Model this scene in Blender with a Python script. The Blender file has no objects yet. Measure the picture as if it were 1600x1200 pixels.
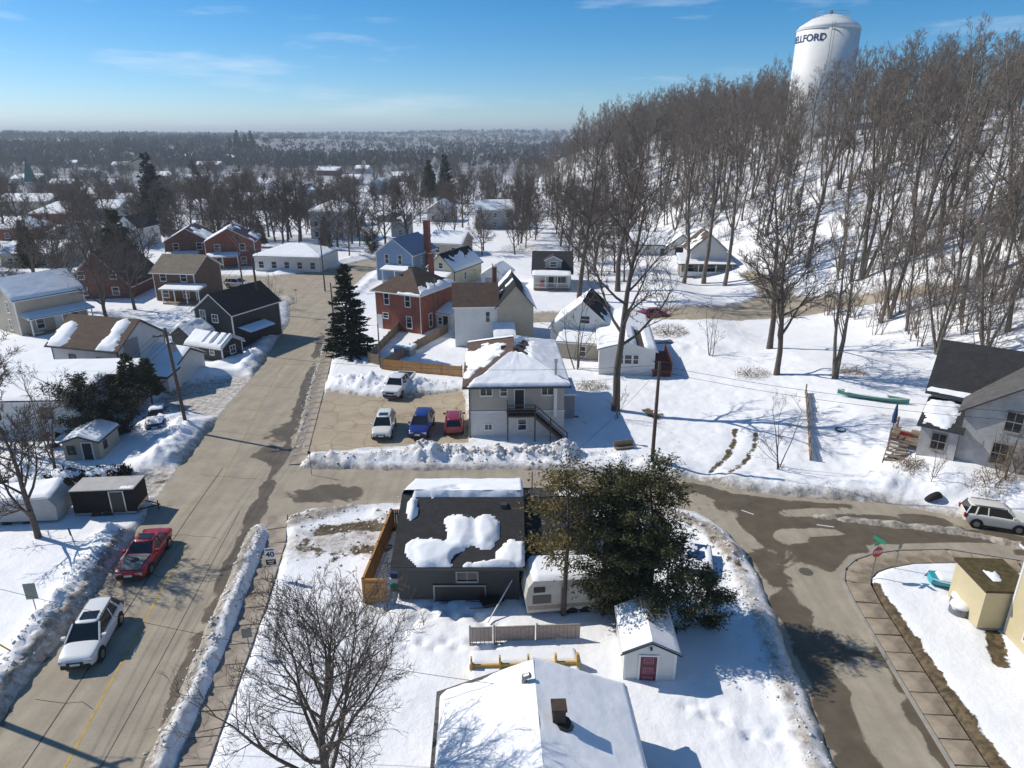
import bpy, math, random
import numpy as np
from mathutils import Vector, Matrix

sc = bpy.context.scene
col = sc.collection
R = math.radians
rnd = random.Random(11)

# ------------------------------------------------------------------ camera, sky, sun, exposure
F = 1070.0                      # focal length in photo pixels (1600 wide)
PIT = math.atan(390 / F)
CP, SP = math.cos(PIT), math.sin(PIT)
CZ = 26.0
cd = bpy.data.cameras.new('camera')
cam = bpy.data.objects.new('camera', cd)
col.objects.link(cam)
cam.location = (0, 0, CZ)
cam.rotation_euler = (math.pi / 2 - PIT, 0, 0)
cd.sensor_width = 36.0
cd.lens = 36.0 * F / 1600
cd.clip_start = 0.5
cd.clip_end = 20000
sc.camera = cam

SUN_EL, SUN_AZ = R(40), R(-70)          # azimuth from +Y, negative towards -X
w = bpy.data.worlds.new('World')
sc.world = w
w.use_nodes = True
nt = w.node_tree
bg = nt.nodes['Background']
sky = nt.nodes.new('ShaderNodeTexSky')
sky.sky_type = 'NISHITA'
sky.sun_disc = False
sky.sun_elevation = SUN_EL
sky.sun_rotation = SUN_AZ
sky.altitude = 300
sky.air_density = 0.72
sky.dust_density = 0.3
sky.ozone_density = 4.5
bg.inputs[1].default_value = 0.112
tc = nt.nodes.new('ShaderNodeTexCoord')
mp = nt.nodes.new('ShaderNodeMapping')
mp.inputs['Scale'].default_value = (2.2, 2.2, 16)
mp.inputs['Location'].default_value = (0.35, 0.1, 0.2)
mp.inputs['Rotation'].default_value = (0, R(-7), 0)
cn = nt.nodes.new('ShaderNodeTexNoise')
cn.inputs['Scale'].default_value = 1.6
cn.inputs['Detail'].default_value = 7
cn.inputs['Roughness'].default_value = 0.62
cr = nt.nodes.new('ShaderNodeValToRGB')
cr.color_ramp.elements[0].position = 0.53
cr.color_ramp.elements[0].color = (0, 0, 0, 1)
cr.color_ramp.elements[1].position = 0.78
cr.color_ramp.elements[1].color = (.5, .5, .5, 1)
cm = nt.nodes.new('ShaderNodeMix')
cm.data_type = 'RGBA'
cm.inputs[7].default_value = (8.5, 9.0, 9.6, 1)
nt.links.new(tc.outputs['Generated'], mp.inputs[0])
nt.links.new(mp.outputs[0], cn.inputs[0])
nt.links.new(cn.outputs[0], cr.inputs[0])
nt.links.new(cr.outputs[0], cm.inputs[0])
hs = nt.nodes.new('ShaderNodeHueSaturation')
hs.inputs['Hue'].default_value = .493
hs.inputs['Saturation'].default_value = 1.35
nt.links.new(sky.outputs[0], hs.inputs['Color'])
nt.links.new(hs.outputs[0], cm.inputs[6])
nt.links.new(cm.outputs[2], bg.inputs[0])

sd_ = bpy.data.lights.new('sun', 'SUN')
sd_.energy = 4.25
sd_.angle = R(0.53)
sd_.color = (1.0, 0.93, 0.82)
sun = bpy.data.objects.new('sun', sd_)
col.objects.link(sun)
ld = Vector((-math.sin(SUN_AZ) * math.cos(SUN_EL), -math.cos(SUN_AZ) * math.cos(SUN_EL), -math.sin(SUN_EL)))
sun.rotation_euler = ld.to_track_quat('-Z', 'Y').to_euler()
sun.location = (-60, 40, 80)

sc.view_settings.view_transform = 'Standard'
sc.view_settings.look = 'None'
sc.view_settings.exposure = 0.12
sc.view_settings.gamma = 1.0
sc.view_settings.use_curve_mapping = False
sc.render.engine = 'CYCLES'
sc.cycles.use_denoising = True
sc.cycles.max_bounces = 5
sc.cycles.diffuse_bounces = 3
sc.cycles.glossy_bounces = 2
sc.cycles.transmission_bounces = 2
sc.cycles.volume_bounces = 0
sc.cycles.caustics_reflective = False
sc.cycles.caustics_refractive = False

# ------------------------------------------------------------------ noise and terrain
def _hash(ix, iy, seed):
    n = (ix * 374761393 + iy * 668265263 + seed * 974634777) & 0xffffffff
    n = ((n ^ (n >> 13)) * 1274126177) & 0xffffffff
    return ((n ^ (n >> 16)) & 0xffff) / 65535.0

def vnoise(x, y, seed=0):
    x = np.asarray(x, float); y = np.asarray(y, float)
    fx = np.floor(x); fy = np.floor(y)
    ix = fx.astype(np.int64); iy = fy.astype(np.int64)
    tx = x - fx; ty = y - fy
    tx = tx * tx * (3 - 2 * tx); ty = ty * ty * (3 - 2 * ty)
    a = _hash(ix, iy, seed); b = _hash(ix + 1, iy, seed)
    c = _hash(ix, iy + 1, seed); d = _hash(ix + 1, iy + 1, seed)
    return (a + (b - a) * tx) * (1 - ty) + (c + (d - c) * tx) * ty

def fbm(x, y, seed=0, o=4):
    s = 0; a = 0.5; t = 0
    x = np.asarray(x, float); y = np.asarray(y, float)
    for i in range(o):
        s = s + a * vnoise(x, y, seed + i * 17); t += a
        a *= 0.5; x = x * 2.03 + 5.1; y = y * 2.03 + 1.7
    return s / t

def sstep(a, b, x):
    t = np.clip((x - a) / (b - a), 0, 1)
    return t * t * (3 - 2 * t)

FY = [-200, 0, 50, 80, 110, 135, 170, 210, 260, 330, 420, 520, 700, 900, 9000]
FX = [70, 62, 57, 51, 47, 39, 32, 24, 14, 6, 12, 50, 170, 400, 9000]

def base(x, y):
    x = np.asarray(x, float); y = np.asarray(y, float)
    q = (x - np.interp(y, FY, FX)) * 0.93
    qs = 4 * np.logaddexp(0, q / 4)
    hill = 34 * (1 - np.exp(-qs / 36)) + 2.0 * (fbm(x / 22, y / 22, 3, 3) - .5) * sstep(0, 12, q)
    r = np.sqrt(x * x + y * y)
    far = sstep(1000, 3600, r) * (24 + 36 * (fbm(x / 900 + 7, y / 900, 9, 3) - .35))
    far = far + sstep(520, 900, y) * sstep(-220, -420, x) * 13 * (1 - sstep(1400, 2200, y)) * sstep(.2, .6, fbm(x / 300, y / 300, 4, 2))
    far = far - 3.0 * sstep(160, 420, y) * (1 - sstep(800, 1300, y)) * (1 - sstep(0, 20, q))
    bank = 1.7 * sstep(27, 34, x) * sstep(45.5, 49.5, y + (x - 30) * .62) * (1 - sstep(75, 90, y))
    bank = bank + 0.9 * sstep(16, 30, x) * sstep(50, 60, y) * (1 - sstep(27, 34, x))
    return hill + far + bank

def base1(x, y):
    return float(base(np.array([x]), np.array([y]))[0])

_D = np.concatenate([np.arange(14, 160, .25), np.arange(160, 500, 1.0), np.arange(500, 4000, 8.0)])

def P(px, py, z=0.0):
    """photo pixel -> point of the ground (raised by z) that the pixel's ray meets"""
    u = (px - 800) / F; v = (py - 600) / F
    X = _D * u; Y = _D * (CP - v * SP); Z = CZ - _D * (SP + v * CP)
    g = base(X, Y) + z
    k = np.nonzero(Z <= g)[0]
    if len(k) == 0:
        i = len(_D) - 1
        return Vector((X[i], Y[i], g[i]))
    i = k[0]
    if i == 0:
        return Vector((X[0], Y[0], g[0]))
    a = (Z[i - 1] - g[i - 1]); b = (g[i] - Z[i]); t = a / (a + b + 1e-9)
    x = X[i - 1] + (X[i] - X[i - 1]) * t; y = Y[i - 1] + (Y[i] - Y[i - 1]) * t
    return Vector((x, y, base1(x, y) + z))

def hgt(p, py):
    """height of a thing standing at p whose top shows at picture row py"""
    v = (py - 600) / F
    d = p.y / (CP - v * SP)
    return CZ - d * (SP + v * CP) - base1(p.x, p.y)

# ------------------------------------------------------------------ materials
MATS = {}

def mat(name, c, rough=.75, var=.18, vs=2.0, bump=None, bs=.12, bd=.02, metal=0., spec=.3, coat=0., c2=None):
    if name in MATS:
        return MATS[name]
    m = bpy.data.materials.new(name)
    m.use_nodes = True
    n = m.node_tree; L = n.links.new
    b = n.nodes['Principled BSDF']
    b.inputs['Roughness'].default_value = rough
    b.inputs['Metallic'].default_value = metal
    b.inputs['Specular IOR Level'].default_value = spec
    b.inputs['Coat Weight'].default_value = coat
    b.inputs['Coat Roughness'].default_value = .08
    t = n.nodes.new('ShaderNodeTexCoord')
    no = n.nodes.new('ShaderNodeTexNoise')
    no.inputs['Scale'].default_value = vs
    no.inputs['Detail'].default_value = 6
    no.inputs['Roughness'].default_value = .65
    L(t.outputs['Object'], no.inputs['Vector'])
    rp = n.nodes.new('ShaderNodeValToRGB')
    rp.color_ramp.elements[0].position = .3
    rp.color_ramp.elements[1].position = .7
    lo = c2 if c2 else tuple(x * (1 - var) for x in c)
    hi = tuple(min(1, x * (1 + var * .6)) for x in c)
    rp.color_ramp.elements[0].color = (*lo, 1)
    rp.color_ramp.elements[1].color = (*hi, 1)
    L(no.outputs[0], rp.inputs[0])
    src = rp.outputs[0]
    if bump in ('lap', 'vert', 'rib'):
        sx = n.nodes.new('ShaderNodeSeparateXYZ')
        L(t.outputs['Object'], sx.inputs[0])
        if bump == 'lap':
            val = sx.outputs[2]
        else:
            ad = n.nodes.new('ShaderNodeMath'); ad.operation = 'ADD'
            L(sx.outputs[0], ad.inputs[0]); L(sx.outputs[1], ad.inputs[1]); val = ad.outputs[0]
        mu = n.nodes.new('ShaderNodeMath'); mu.operation = 'DIVIDE'; mu.inputs[1].default_value = bs
        L(val, mu.inputs[0])
        fr = n.nodes.new('ShaderNodeMath'); fr.operation = 'FRACT'
        L(mu.outputs[0], fr.inputs[0])
        bp = n.nodes.new('ShaderNodeBump'); bp.inputs['Strength'].default_value = .9
        bp.inputs['Distance'].default_value = bd
        if bump == 'lap':
            L(fr.outputs[0], bp.inputs['Height'])
        else:
            gt = n.nodes.new('ShaderNodeMath'); gt.operation = 'GREATER_THAN'; gt.inputs[1].default_value = .1
            L(fr.outputs[0], gt.inputs[0]); L(gt.outputs[0], bp.inputs['Height'])
        L(bp.outputs[0], b.inputs['Normal'])
    elif bump == 'grain':
        n2 = n.nodes.new('ShaderNodeTexNoise'); n2.inputs['Scale'].default_value = 1 / bs
        n2.inputs['Detail'].default_value = 4
        L(t.outputs['Object'], n2.inputs['Vector'])
        bp = n.nodes.new('ShaderNodeBump'); bp.inputs['Distance'].default_value = bd
        L(n2.outputs[0], bp.inputs['Height']); L(bp.outputs[0], b.inputs['Normal'])
    elif bump in ('brick', 'shingle'):
        br = n.nodes.new('ShaderNodeTexBrick')
        mpn = n.nodes.new('ShaderNodeMapping')
        sx = n.nodes.new('ShaderNodeSeparateXYZ'); L(t.outputs['Object'], sx.inputs[0])
        cx = n.nodes.new('ShaderNodeCombineXYZ')
        ad = n.nodes.new('ShaderNodeMath'); ad.operation = 'ADD'
        L(sx.outputs[0], ad.inputs[0])
        if bump == 'brick':
            L(sx.outputs[1], ad.inputs[1]); L(sx.outputs[2], cx.inputs[1])
        else:
            L(sx.outputs[2], ad.inputs[1])
            a2 = n.nodes.new('ShaderNodeMath'); a2.operation = 'ADD'
            L(sx.outputs[1], a2.inputs[0]); L(sx.outputs[2], a2.inputs[1]); L(a2.outputs[0], cx.inputs[1])
        L(ad.outputs[0], cx.inputs[0]); L(cx.outputs[0], br.inputs['Vector'])
        br.inputs['Scale'].default_value = 1.0
        br.inputs['Brick Width'].default_value = .24 if bump == 'brick' else .32
        br.inputs['Row Height'].default_value = .08 if bump == 'brick' else .17
        br.inputs['Mortar Size'].default_value = .012 if bump == 'brick' else .014
        br.inputs['Color1'].default_value = (1, 1, 1, 1)
        br.inputs['Color2'].default_value = (.68, .68, .68, 1)
        br.inputs['Mortar'].default_value = (1.25, 1.3, 1.4, 1) if bump == 'brick' else (.5, .5, .5, 1)
        mx = n.nodes.new('ShaderNodeMix'); mx.data_type = 'RGBA'; mx.blend_type = 'MULTIPLY'
        mx.inputs[0].default_value = .8
        L(src, mx.inputs[6]); L(br.outputs[0], mx.inputs[7]); src = mx.outputs[2]
    L(src, b.inputs['Base Color'])
    MATS[name] = m
    return m

def flat(name, c, rough=.6, metal=0., spec=.4, coat=0.):
    return mat(name, c, rough, .06, 3, None, metal=metal, spec=spec, coat=coat)

M = dict(
    snow=mat('snow', (.86, .88, .91), .65, .04, 1.3, 'grain', .5, .03, spec=.2),
    glass=flat('window_glass', (.018, .022, .028), .06, spec=.6),
    carglass=flat('car_glass', (.012, .016, .02), .05, spec=.6),
    trimw=flat('white_trim', (.72, .72, .70), .5),
    trimd=flat('dark_trim', (.045, .047, .05), .5),
    white=mat('white_siding', (.66, .66, .64), .6, .1, .7, 'lap', .13, .015),
    grey=mat('grey_siding', (.30, .31, .32), .65, .12, .7, 'lap', .13, .015),
    dgrey=mat('charcoal_siding', (.052, .056, .06), .55, .12, .6, 'lap', .12, .02),
    black=mat('black_siding', (.022, .024, .03), .55, .15, .6, 'lap', .14, .02),
    beige=mat('beige_siding', (.42, .37, .29), .65, .12, .7, 'lap', .13, .015),
    tan=mat('tan_boarding', (.44, .385, .33), .7, .12, .7, 'vert', .2, .02),
    cream=mat('cream_siding', (.60, .52, .33), .65, .08, .7, 'lap', .12, .012),
    yellow=mat('pale_yellow_siding', (.56, .52, .36), .65, .1, .7, 'lap', .13, .012),
    blue=mat('blue_siding', (.20, .29, .42), .65, .12, .7, 'lap', .13, .015),
    brown=mat('brown_boarding', (.15, .085, .055), .7, .2, .7, 'vert', .25, .02),
    greyold=mat('weathered_grey_boards', (.46, .44, .43), .8, .3, 1.0, 'lap', .16, .02),
    block=mat('painted_block', (.55, .545, .53), .75, .1, .8, 'lap', .2, .008),
    brick=mat('red_brick', (.25, .085, .058), .85, .25, 1.2, 'brick'),
    brickd=mat('dark_brick', (.17, .075, .055), .85, .25, 1.2, 'brick'),
    conc=mat('concrete', (.33, .31, .28), .85, .2, 1.5, 'grain', .3, .01),
    rdark=mat('charcoal_shingles', (.045, .045, .047), .9, .25, 1.0, 'shingle'),
    rbrown=mat('brown_shingles', (.125, .083, .062), .9, .25, 1.0, 'shingle'),
    rgrey=mat('grey_shingles', (.13, .125, .12), .9, .25, 1.0, 'shingle'),
    rtan=mat('tan_shingles', (.24, .20, .15), .9, .3, 1.0, 'shingle'),
    rmoss=mat('mossy_roofing', (.13, .095, .045), .95, .4, 2.5, 'shingle', c2=(.05, .05, .018)),
    rblack=mat('black_shingles', (.018, .019, .022), .85, .3, 1.0, 'shingle'),
    rblue=mat('blue_metal_roof', (.035, .11, .25), .45, .12, .6, 'rib', .4, .03),
    rgreen=mat('green_metal_roof', (.06, .14, .13), .5, .12, .6, 'rib', .4, .03),
    rmaroon=mat('maroon_metal_roof', (.05, .028, .05), .5, .12, .6, 'rib', .4, .03),
    wood=mat('new_cedar_boards', (.46, .235, .075), .75, .25, 2.0, 'vert', .15, .02),
    woodg=mat('weathered_wood', (.27, .20, .14), .85, .3, 2.5, 'vert', .15, .02),
    woodd=mat('dark_stained_wood', (.075, .052, .04), .8, .3, 2.5),
    woody=mat('yellow_pine', (.62, .40, .12), .7, .15, 2.0),
    redwood=mat('red_stained_deck', (.16, .04, .03), .75, .3, 2.0),
    pole=mat('pole_wood', (.115, .085, .065), .9, .3, 3.0),
    bark=mat('bark', (.125, .10, .082), .95, .35, 4.0, c2=(.055, .045, .038)),
    twig=mat('twigs', (.135, .11, .092), .95, .3, 1.0, c2=(.07, .055, .045)),
    barkh=mat('hill_bark', (.19, .16, .13), .95, .35, 3.0, c2=(.095, .08, .066)),
    twigh=mat('hill_twigs', (.215, .178, .145), .95, .3, .6, c2=(.13, .108, .09)),
    cedar=mat('cedar_foliage', (.085, .082, .028), .8, .4, .7, c2=(.024, .03, .012)),
    cedary=mat('yellowed_cedar_foliage', (.18, .135, .042), .8, .35, .9, c2=(.07, .06, .02)),
    spruce=mat('spruce_needles', (.028, .042, .022), .8, .4, 1.2, c2=(.012, .02, .012)),
    pine=mat('pine_needles', (.085, .085, .03), .8, .4, .8, c2=(.035, .042, .016)),
    dbush=mat('dark_evergreen', (.030, .032, .018), .8, .4, 1.2, c2=(.012, .014, .009)),
    dead=mat('dry_brush', (.22, .15, .085), .95, .3, 2.0),
    metal=flat('galvanised', (.42, .43, .44), .35, metal=.8),
    alu=flat('grey_steel', (.20, .21, .22), .45, metal=.5),
    rubber=flat('rubber', (.018, .018, .018), .85),
    wire=flat('wire', (.02, .02, .02), .6),
    rim=flat('wheel_rim', (.35, .36, .37), .35, metal=.7),
    lamp=flat('lamp_lens', (.55, .57, .6), .15),
    rlamp=flat('tail_lens', (.3, .02, .02), .2),
    blackp=flat('black_plastic', (.02, .02, .022), .5),
    signw=flat('sign_white', (.75, .75, .73), .5),
    signr=flat('sign_red', (.42, .02, .03), .5),
    signg=flat('sign_green', (.02, .28, .16), .5),
    signb=flat('sign_back', (.16, .19, .17), .5, metal=.3),
    signy=flat('sign_yellow', (.7, .5, .05), .5),
    ink=flat('ink_black', (.012, .012, .012), .6),
    navy=flat('navy_lettering', (.015, .05, .14), .6),
    red=flat('bright_red', (.5, .03, .02), .5),
    maroon=mat('maroon_door', (.13, .035, .055), .55, .15, 3),
    pink=flat('pink_outline', (.38, .16, .2), .6),
    lattice=mat('grey_lattice', (.33, .29, .24), .85, .25, 3),
    pinkp=mat('pinkish_translucent_panel', (.46, .36, .36), .7, .35, 5, c2=(.34, .29, .2)),
    tower=mat('tower_paint', (.74, .735, .71), .55, .1, .25),
    teal=flat('teal_canoe', (.05, .22, .20), .45),
    aqua=flat('aqua_boat', (.03, .36, .44), .4),
    tarp=mat('grey_tarp', (.42, .41, .40), .7, .15, 1.5),
    stone=mat('stone_wall', (.20, .17, .14), .9, .35, 3.0),
)

def attr_mat(name):
    m = bpy.data.materials.new(name); m.use_nodes = True
    n = m.node_tree
    return m, n, n.nodes['Principled BSDF'], n.links.new

def N(n, t, **k):
    o = n.nodes.new(t)
    for a, v in k.items():
        setattr(o, a, v)
    return o

def ramp(n, fac, p0, p1, c0=(0, 0, 0), c1=(1, 1, 1)):
    r = N(n, 'ShaderNodeValToRGB')
    r.color_ramp.elements[0].position = p0; r.color_ramp.elements[1].position = p1
    r.color_ramp.elements[0].color = (*c0, 1); r.color_ramp.elements[1].color = (*c1, 1)
    n.links.new(fac, r.inputs[0])
    return r.outputs[0]

def mixc(n, fac, a, b):
    m = N(n, 'ShaderNodeMix', data_type='RGBA')
    for i, v in ((0, fac), (6, a), (7, b)):
        if isinstance(v, (tuple, float, int)):
            m.inputs[i].default_value = (*v, 1) if isinstance(v, tuple) else v
        else:
            n.links.new(v, m.inputs[i])
    return m.outputs[2]

def math2(n, op, a, b):
    m = N(n, 'ShaderNodeMath', operation=op)
    for i, v in ((0, a), (1, b)):
        if isinstance(v, (float, int)):
            m.inputs[i].default_value = v
        else:
            n.links.new(v, m.inputs[i])
    return m.outputs[0]

def noise(n, scale, detail=5, rough=.6, vec=None, dist=0.):
    t = N(n, 'ShaderNodeTexNoise')
    t.inputs['Scale'].default_value = scale; t.inputs['Detail'].default_value = detail
    t.inputs['Roughness'].default_value = rough; t.inputs['Distortion'].default_value = dist
    if vec is None:
        vec = N(n, 'ShaderNodeTexCoord').outputs['Object']
    n.links.new(vec, t.inputs['Vector'])
    return t.outputs[0]

def attr(n, name):
    return N(n, 'ShaderNodeAttribute', attribute_name=name).outputs['Fac']

# snow-covered ground: clean snow, sooty ploughed snow, bare soil / dead grass (on the hill with twig shade painted in), wooded far land
GM, n, b, L = attr_mat('snowy_ground')
snowc = ramp(n, noise(n, .35, 5), .3, .7, (.80, .82, .86), (.90, .905, .92))
dirty = ramp(n, noise(n, 2.5, 6), .35, .7, (.22, .18, .135), (.60, .56, .50))
bare = ramp(n, noise(n, 3.0, 6), .35, .65, (.055, .04, .022), (.17, .125, .07))
wood = ramp(n, noise(n, .03, 6, .7), .42, .62, (.075, .066, .058), (.30, .29, .28))
dm = ramp(n, math2(n, 'ADD', attr(n, 'dirt'), math2(n, 'MULTIPLY', math2(n, 'SUBTRACT', noise(n, 1.7, 6, .7), .5), 1.1)), .35, .8)
gm = ramp(n, math2(n, 'ADD', attr(n, 'bare'), math2(n, 'MULTIPLY', math2(n, 'SUBTRACT', noise(n, 1.1, 7, .7), .5), 1.2)), .47, .56)
cc = mixc(n, dm, snowc, dirty)
cc = mixc(n, gm, cc, bare)
cc = mixc(n, attr(n, 'wood'), cc, wood)
L(cc, b.inputs['Base Color'])
b.inputs['Roughness'].default_value = .6
b.inputs['Specular IOR Level'].default_value = .25
bp = N(n, 'ShaderNodeBump'); bp.inputs['Distance'].default_value = .09; bp.inputs['Strength'].default_value = .7
L(math2(n, 'ADD', noise(n, 2.2, 8, .62), math2(n, 'MULTIPLY', attr(n, 'dirt'), math2(n, 'MULTIPLY', noise(n, 5.5, 8, .75), 1.6))), bp.inputs['Height']); L(bp.outputs[0], b.inputs['Normal'])

# asphalt: dry salted grey-tan, dark and glossy where melt water lies
RM, n, b, L = attr_mat('salted_asphalt')
mpn = N(n, 'ShaderNodeMapping'); mpn.inputs['Rotation'].default_value = (0, 0, R(-8)); mpn.inputs['Scale'].default_value = (1.6, .05, 1)
L(N(n, 'ShaderNodeTexCoord').outputs['Object'], mpn.inputs[0])
dry = ramp(n, noise(n, .5, 6, .65), .3, .72, (.315, .272, .21), (.44, .385, .30))
streak = ramp(n, noise(n, 1.0, 4, .6, mpn.outputs[0]), .35, .7, (.72, .72, .72), (1.1, 1.1, 1.1))
mm = N(n, 'ShaderNodeMix', data_type='RGBA', blend_type='MULTIPLY'); mm.inputs[0].default_value = .5
L(dry, mm.inputs[6]); L(streak, mm.inputs[7])
grit = ramp(n, noise(n, 14, 4, .7), .35, .7, (.86, .86, .86), (1.08, 1.08, 1.08))
m2 = N(n, 'ShaderNodeMix', data_type='RGBA', blend_type='MULTIPLY'); m2.inputs[0].default_value = 1
L(mm.outputs[2], m2.inputs[6]); L(grit, m2.inputs[7])
wm = ramp(n, math2(n, 'ADD', attr(n, 'wet'), math2(n, 'MULTIPLY', math2(n, 'SUBTRACT', noise(n, .33, 5, .55, None, .6), .5), 1.3)), .48, .55)
wetc = ramp(n, noise(n, .8, 5), .3, .7, (.095, .076, .052), (.15, .122, .086))
L(mixc(n, wm, m2.outputs[2], wetc), b.inputs['Base Color'])
rr = ramp(n, wm, 0, 1, (.88, .88, .88), (.5, .5, .5)); L(rr, b.inputs['Roughness'])
b.inputs['Specular IOR Level'].default_value = .3
bp = N(n, 'ShaderNodeBump'); bp.inputs['Distance'].default_value = .008
L(noise(n, 9, 5, .7), bp.inputs['Height']); L(bp.outputs[0], b.inputs['Normal'])

# cracked car park
LM, n, b, L = attr_mat('cracked_asphalt')
dry = ramp(n, noise(n, .35, 6, .65), .3, .72, (.30, .24, .165), (.46, .385, .28))
vc = N(n, 'ShaderNodeTexVoronoi', feature='DISTANCE_TO_EDGE'); vc.inputs['Scale'].default_value = .36
wv = N(n, 'ShaderNodeMix', data_type='RGBA', blend_type='ADD'); wv.inputs[0].default_value = .9
to = N(n, 'ShaderNodeTexCoord').outputs['Object']
nz = N(n, 'ShaderNodeTexNoise'); nz.inputs['Scale'].default_value = .8; nz.inputs['Detail'].default_value = 5
L(to, nz.inputs['Vector']); L(to, wv.inputs[6]); L(nz.outputs[1], wv.inputs[7]); L(wv.outputs[2], vc.inputs['Vector'])
ck = ramp(n, vc.outputs[0], .003, .03, (.68, .66, .64), (1, 1, 1))
mm = N(n, 'ShaderNodeMix', data_type='RGBA', blend_type='MULTIPLY'); mm.inputs[0].default_value = 1
L(dry, mm.inputs[6]); L(ck, mm.inputs[7])
wm = ramp(n, math2(n, 'ADD', attr(n, 'wet'), math2(n, 'MULTIPLY', math2(n, 'SUBTRACT', noise(n, .5, 5, .55), .5), 1.3)), .5, .6)
L(mixc(n, wm, mm.outputs[2], (.08, .068, .055)), b.inputs['Base Color'])
b.inputs['Roughness'].default_value = .85
YM = mat('worn_yellow_paint', (.50, .32, .06), .8, .3, 3.0, c2=(.30, .235, .12))
SM = mat('tar_seam', (.07, .062, .053), .85, .3, 2.0)
SLAB = mat('sidewalk_concrete', (.40, .345, .28), .85, .28, .55, 'grain', .3, .01, c2=(.17, .14, .11))

# ------------------------------------------------------------------ mesh helpers
class MB:
    def __init__(s):
        s.v = []; s.f = []; s.m = []

    def poly(s, pts, m=0):
        k = len(s.v); s.v += [tuple(p) for p in pts]
        s.f.append(tuple(range(k, k + len(pts)))); s.m.append(m)
        return s

    def box(s, x0, x1, y0, y1, z0, z1, m=0):
        k = len(s.v)
        s.v += [(x0, y0, z0), (x1, y0, z0), (x1, y1, z0), (x0, y1, z0), (x0, y0, z1), (x1, y0, z1), (x1, y1, z1), (x0, y1, z1)]
        for q in ((0, 3, 2, 1), (4, 5, 6, 7), (0, 1, 5, 4), (1, 2, 6, 5), (2, 3, 7, 6), (3, 0, 4, 7)):
            s.f.append(tuple(k + i for i in q)); s.m.append(m)
        return s

    def prism(s, bot, top, m=0, ms=None):
        k = len(s.v); c = len(bot)
        s.v += [tuple(p) for p in bot] + [tuple(p) for p in top]
        s.f.append(tuple(range(k + c - 1, k - 1, -1))); s.m.append(m if ms is None else ms)
        s.f.append(tuple(range(k + c, k + 2 * c))); s.m.append(m)
        for i in range(c):
            j = (i + 1) % c
            s.f.append((k + i, k + j, k + c + j, k + c + i)); s.m.append(m if ms is None else ms)
        return s

    def tube(s, pts, rs, n=6, m=0, cap=True):
        k0 = len(s.v); pts = [Vector(p) for p in pts]
        for i, p in enumerate(pts):
            d = (pts[min(i + 1, len(pts) - 1)] - pts[max(i - 1, 0)])
            d = d.normalized() if d.length > 1e-9 else Vector((0, 0, 1))
            a = d.cross(Vector((0, 0, 1)) if abs(d.z) < .9 else Vector((1, 0, 0))).normalized()
            c = d.cross(a)
            r = rs[i] if isinstance(rs, (list, tuple)) else rs
            for j in range(n):
                t = 2 * math.pi * j / n
                s.v.append(tuple(p + a * (r * math.cos(t)) + c * (r * math.sin(t))))
        for i in range(len(pts) - 1):
            for j in range(n):
                j2 = (j + 1) % n
                s.f.append((k0 + i * n + j, k0 + i * n + j2, k0 + (i + 1) * n + j2, k0 + (i + 1) * n + j)); s.m.append(m)
        if cap:
            s.f.append(tuple(range(k0 + n - 1, k0 - 1, -1))); s.m.append(m)
            e = k0 + (len(pts) - 1) * n
            s.f.append(tuple(range(e, e + n))); s.m.append(m)
        return s

    def lathe(s, prof, n=20, m=0, c=(0, 0, 0), ax='z'):
        k0 = len(s.v)
        for r, h in prof:
            for j in range(n):
                t = 2 * math.pi * j / n
                a, bb = r * math.cos(t), r * math.sin(t)
                s.v.append((c[0] + a, c[1] + bb, c[2] + h) if ax == 'z' else (c[0] + a, c[1] + h, c[2] + bb))
        for i in range(len(prof) - 1):
            for j in range(n):
                j2 = (j + 1) % n
                s.f.append((k0 + i * n + j, k0 + i * n + j2, k0 + (i + 1) * n + j2, k0 + (i + 1) * n + j)); s.m.append(m)
        s.f.append(tuple(range(k0 + n - 1, k0 - 1, -1))); s.m.append(m)
        e = k0 + (len(prof) - 1) * n
        s.f.append(tuple(range(e, e + n))); s.m.append(m)
        return s

    def mesh(s, name, mats, smooth=False):
        me = bpy.data.meshes.new(name)
        me.from_pydata(s.v, [], s.f)
        for m in (mats if isinstance(mats, (list, tuple)) else [mats]):
            me.materials.append(M[m] if isinstance(m, str) else m)
        me.polygons.foreach_set('material_index', s.m)
        if smooth:
            me.polygons.foreach_set('use_smooth', [True] * len(s.f))
        me.update()
        return me

    def build(s, name, mats, parent=None, smooth=False):
        return link(name, s.mesh(name, mats, smooth), parent)

def link(name, me, parent=None):
    o = bpy.data.objects.new(name, me)
    col.objects.link(o)
    o.parent = parent
    return o

def tag(o, label=None, cat=None, group=None, kind=None):
    if label: o['label'] = label
    if cat: o['category'] = cat
    if group: o['group'] = group
    if kind: o['kind'] = kind
    return o

def thing(name, label, cat, loc, rz=0., group=None):
    o = bpy.data.objects.new(name, None)
    col.objects.link(o)
    o.location = loc
    o.rotation_euler = (0, 0, rz)
    o.empty_display_size = .3
    return tag(o, label, cat, group)

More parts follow.
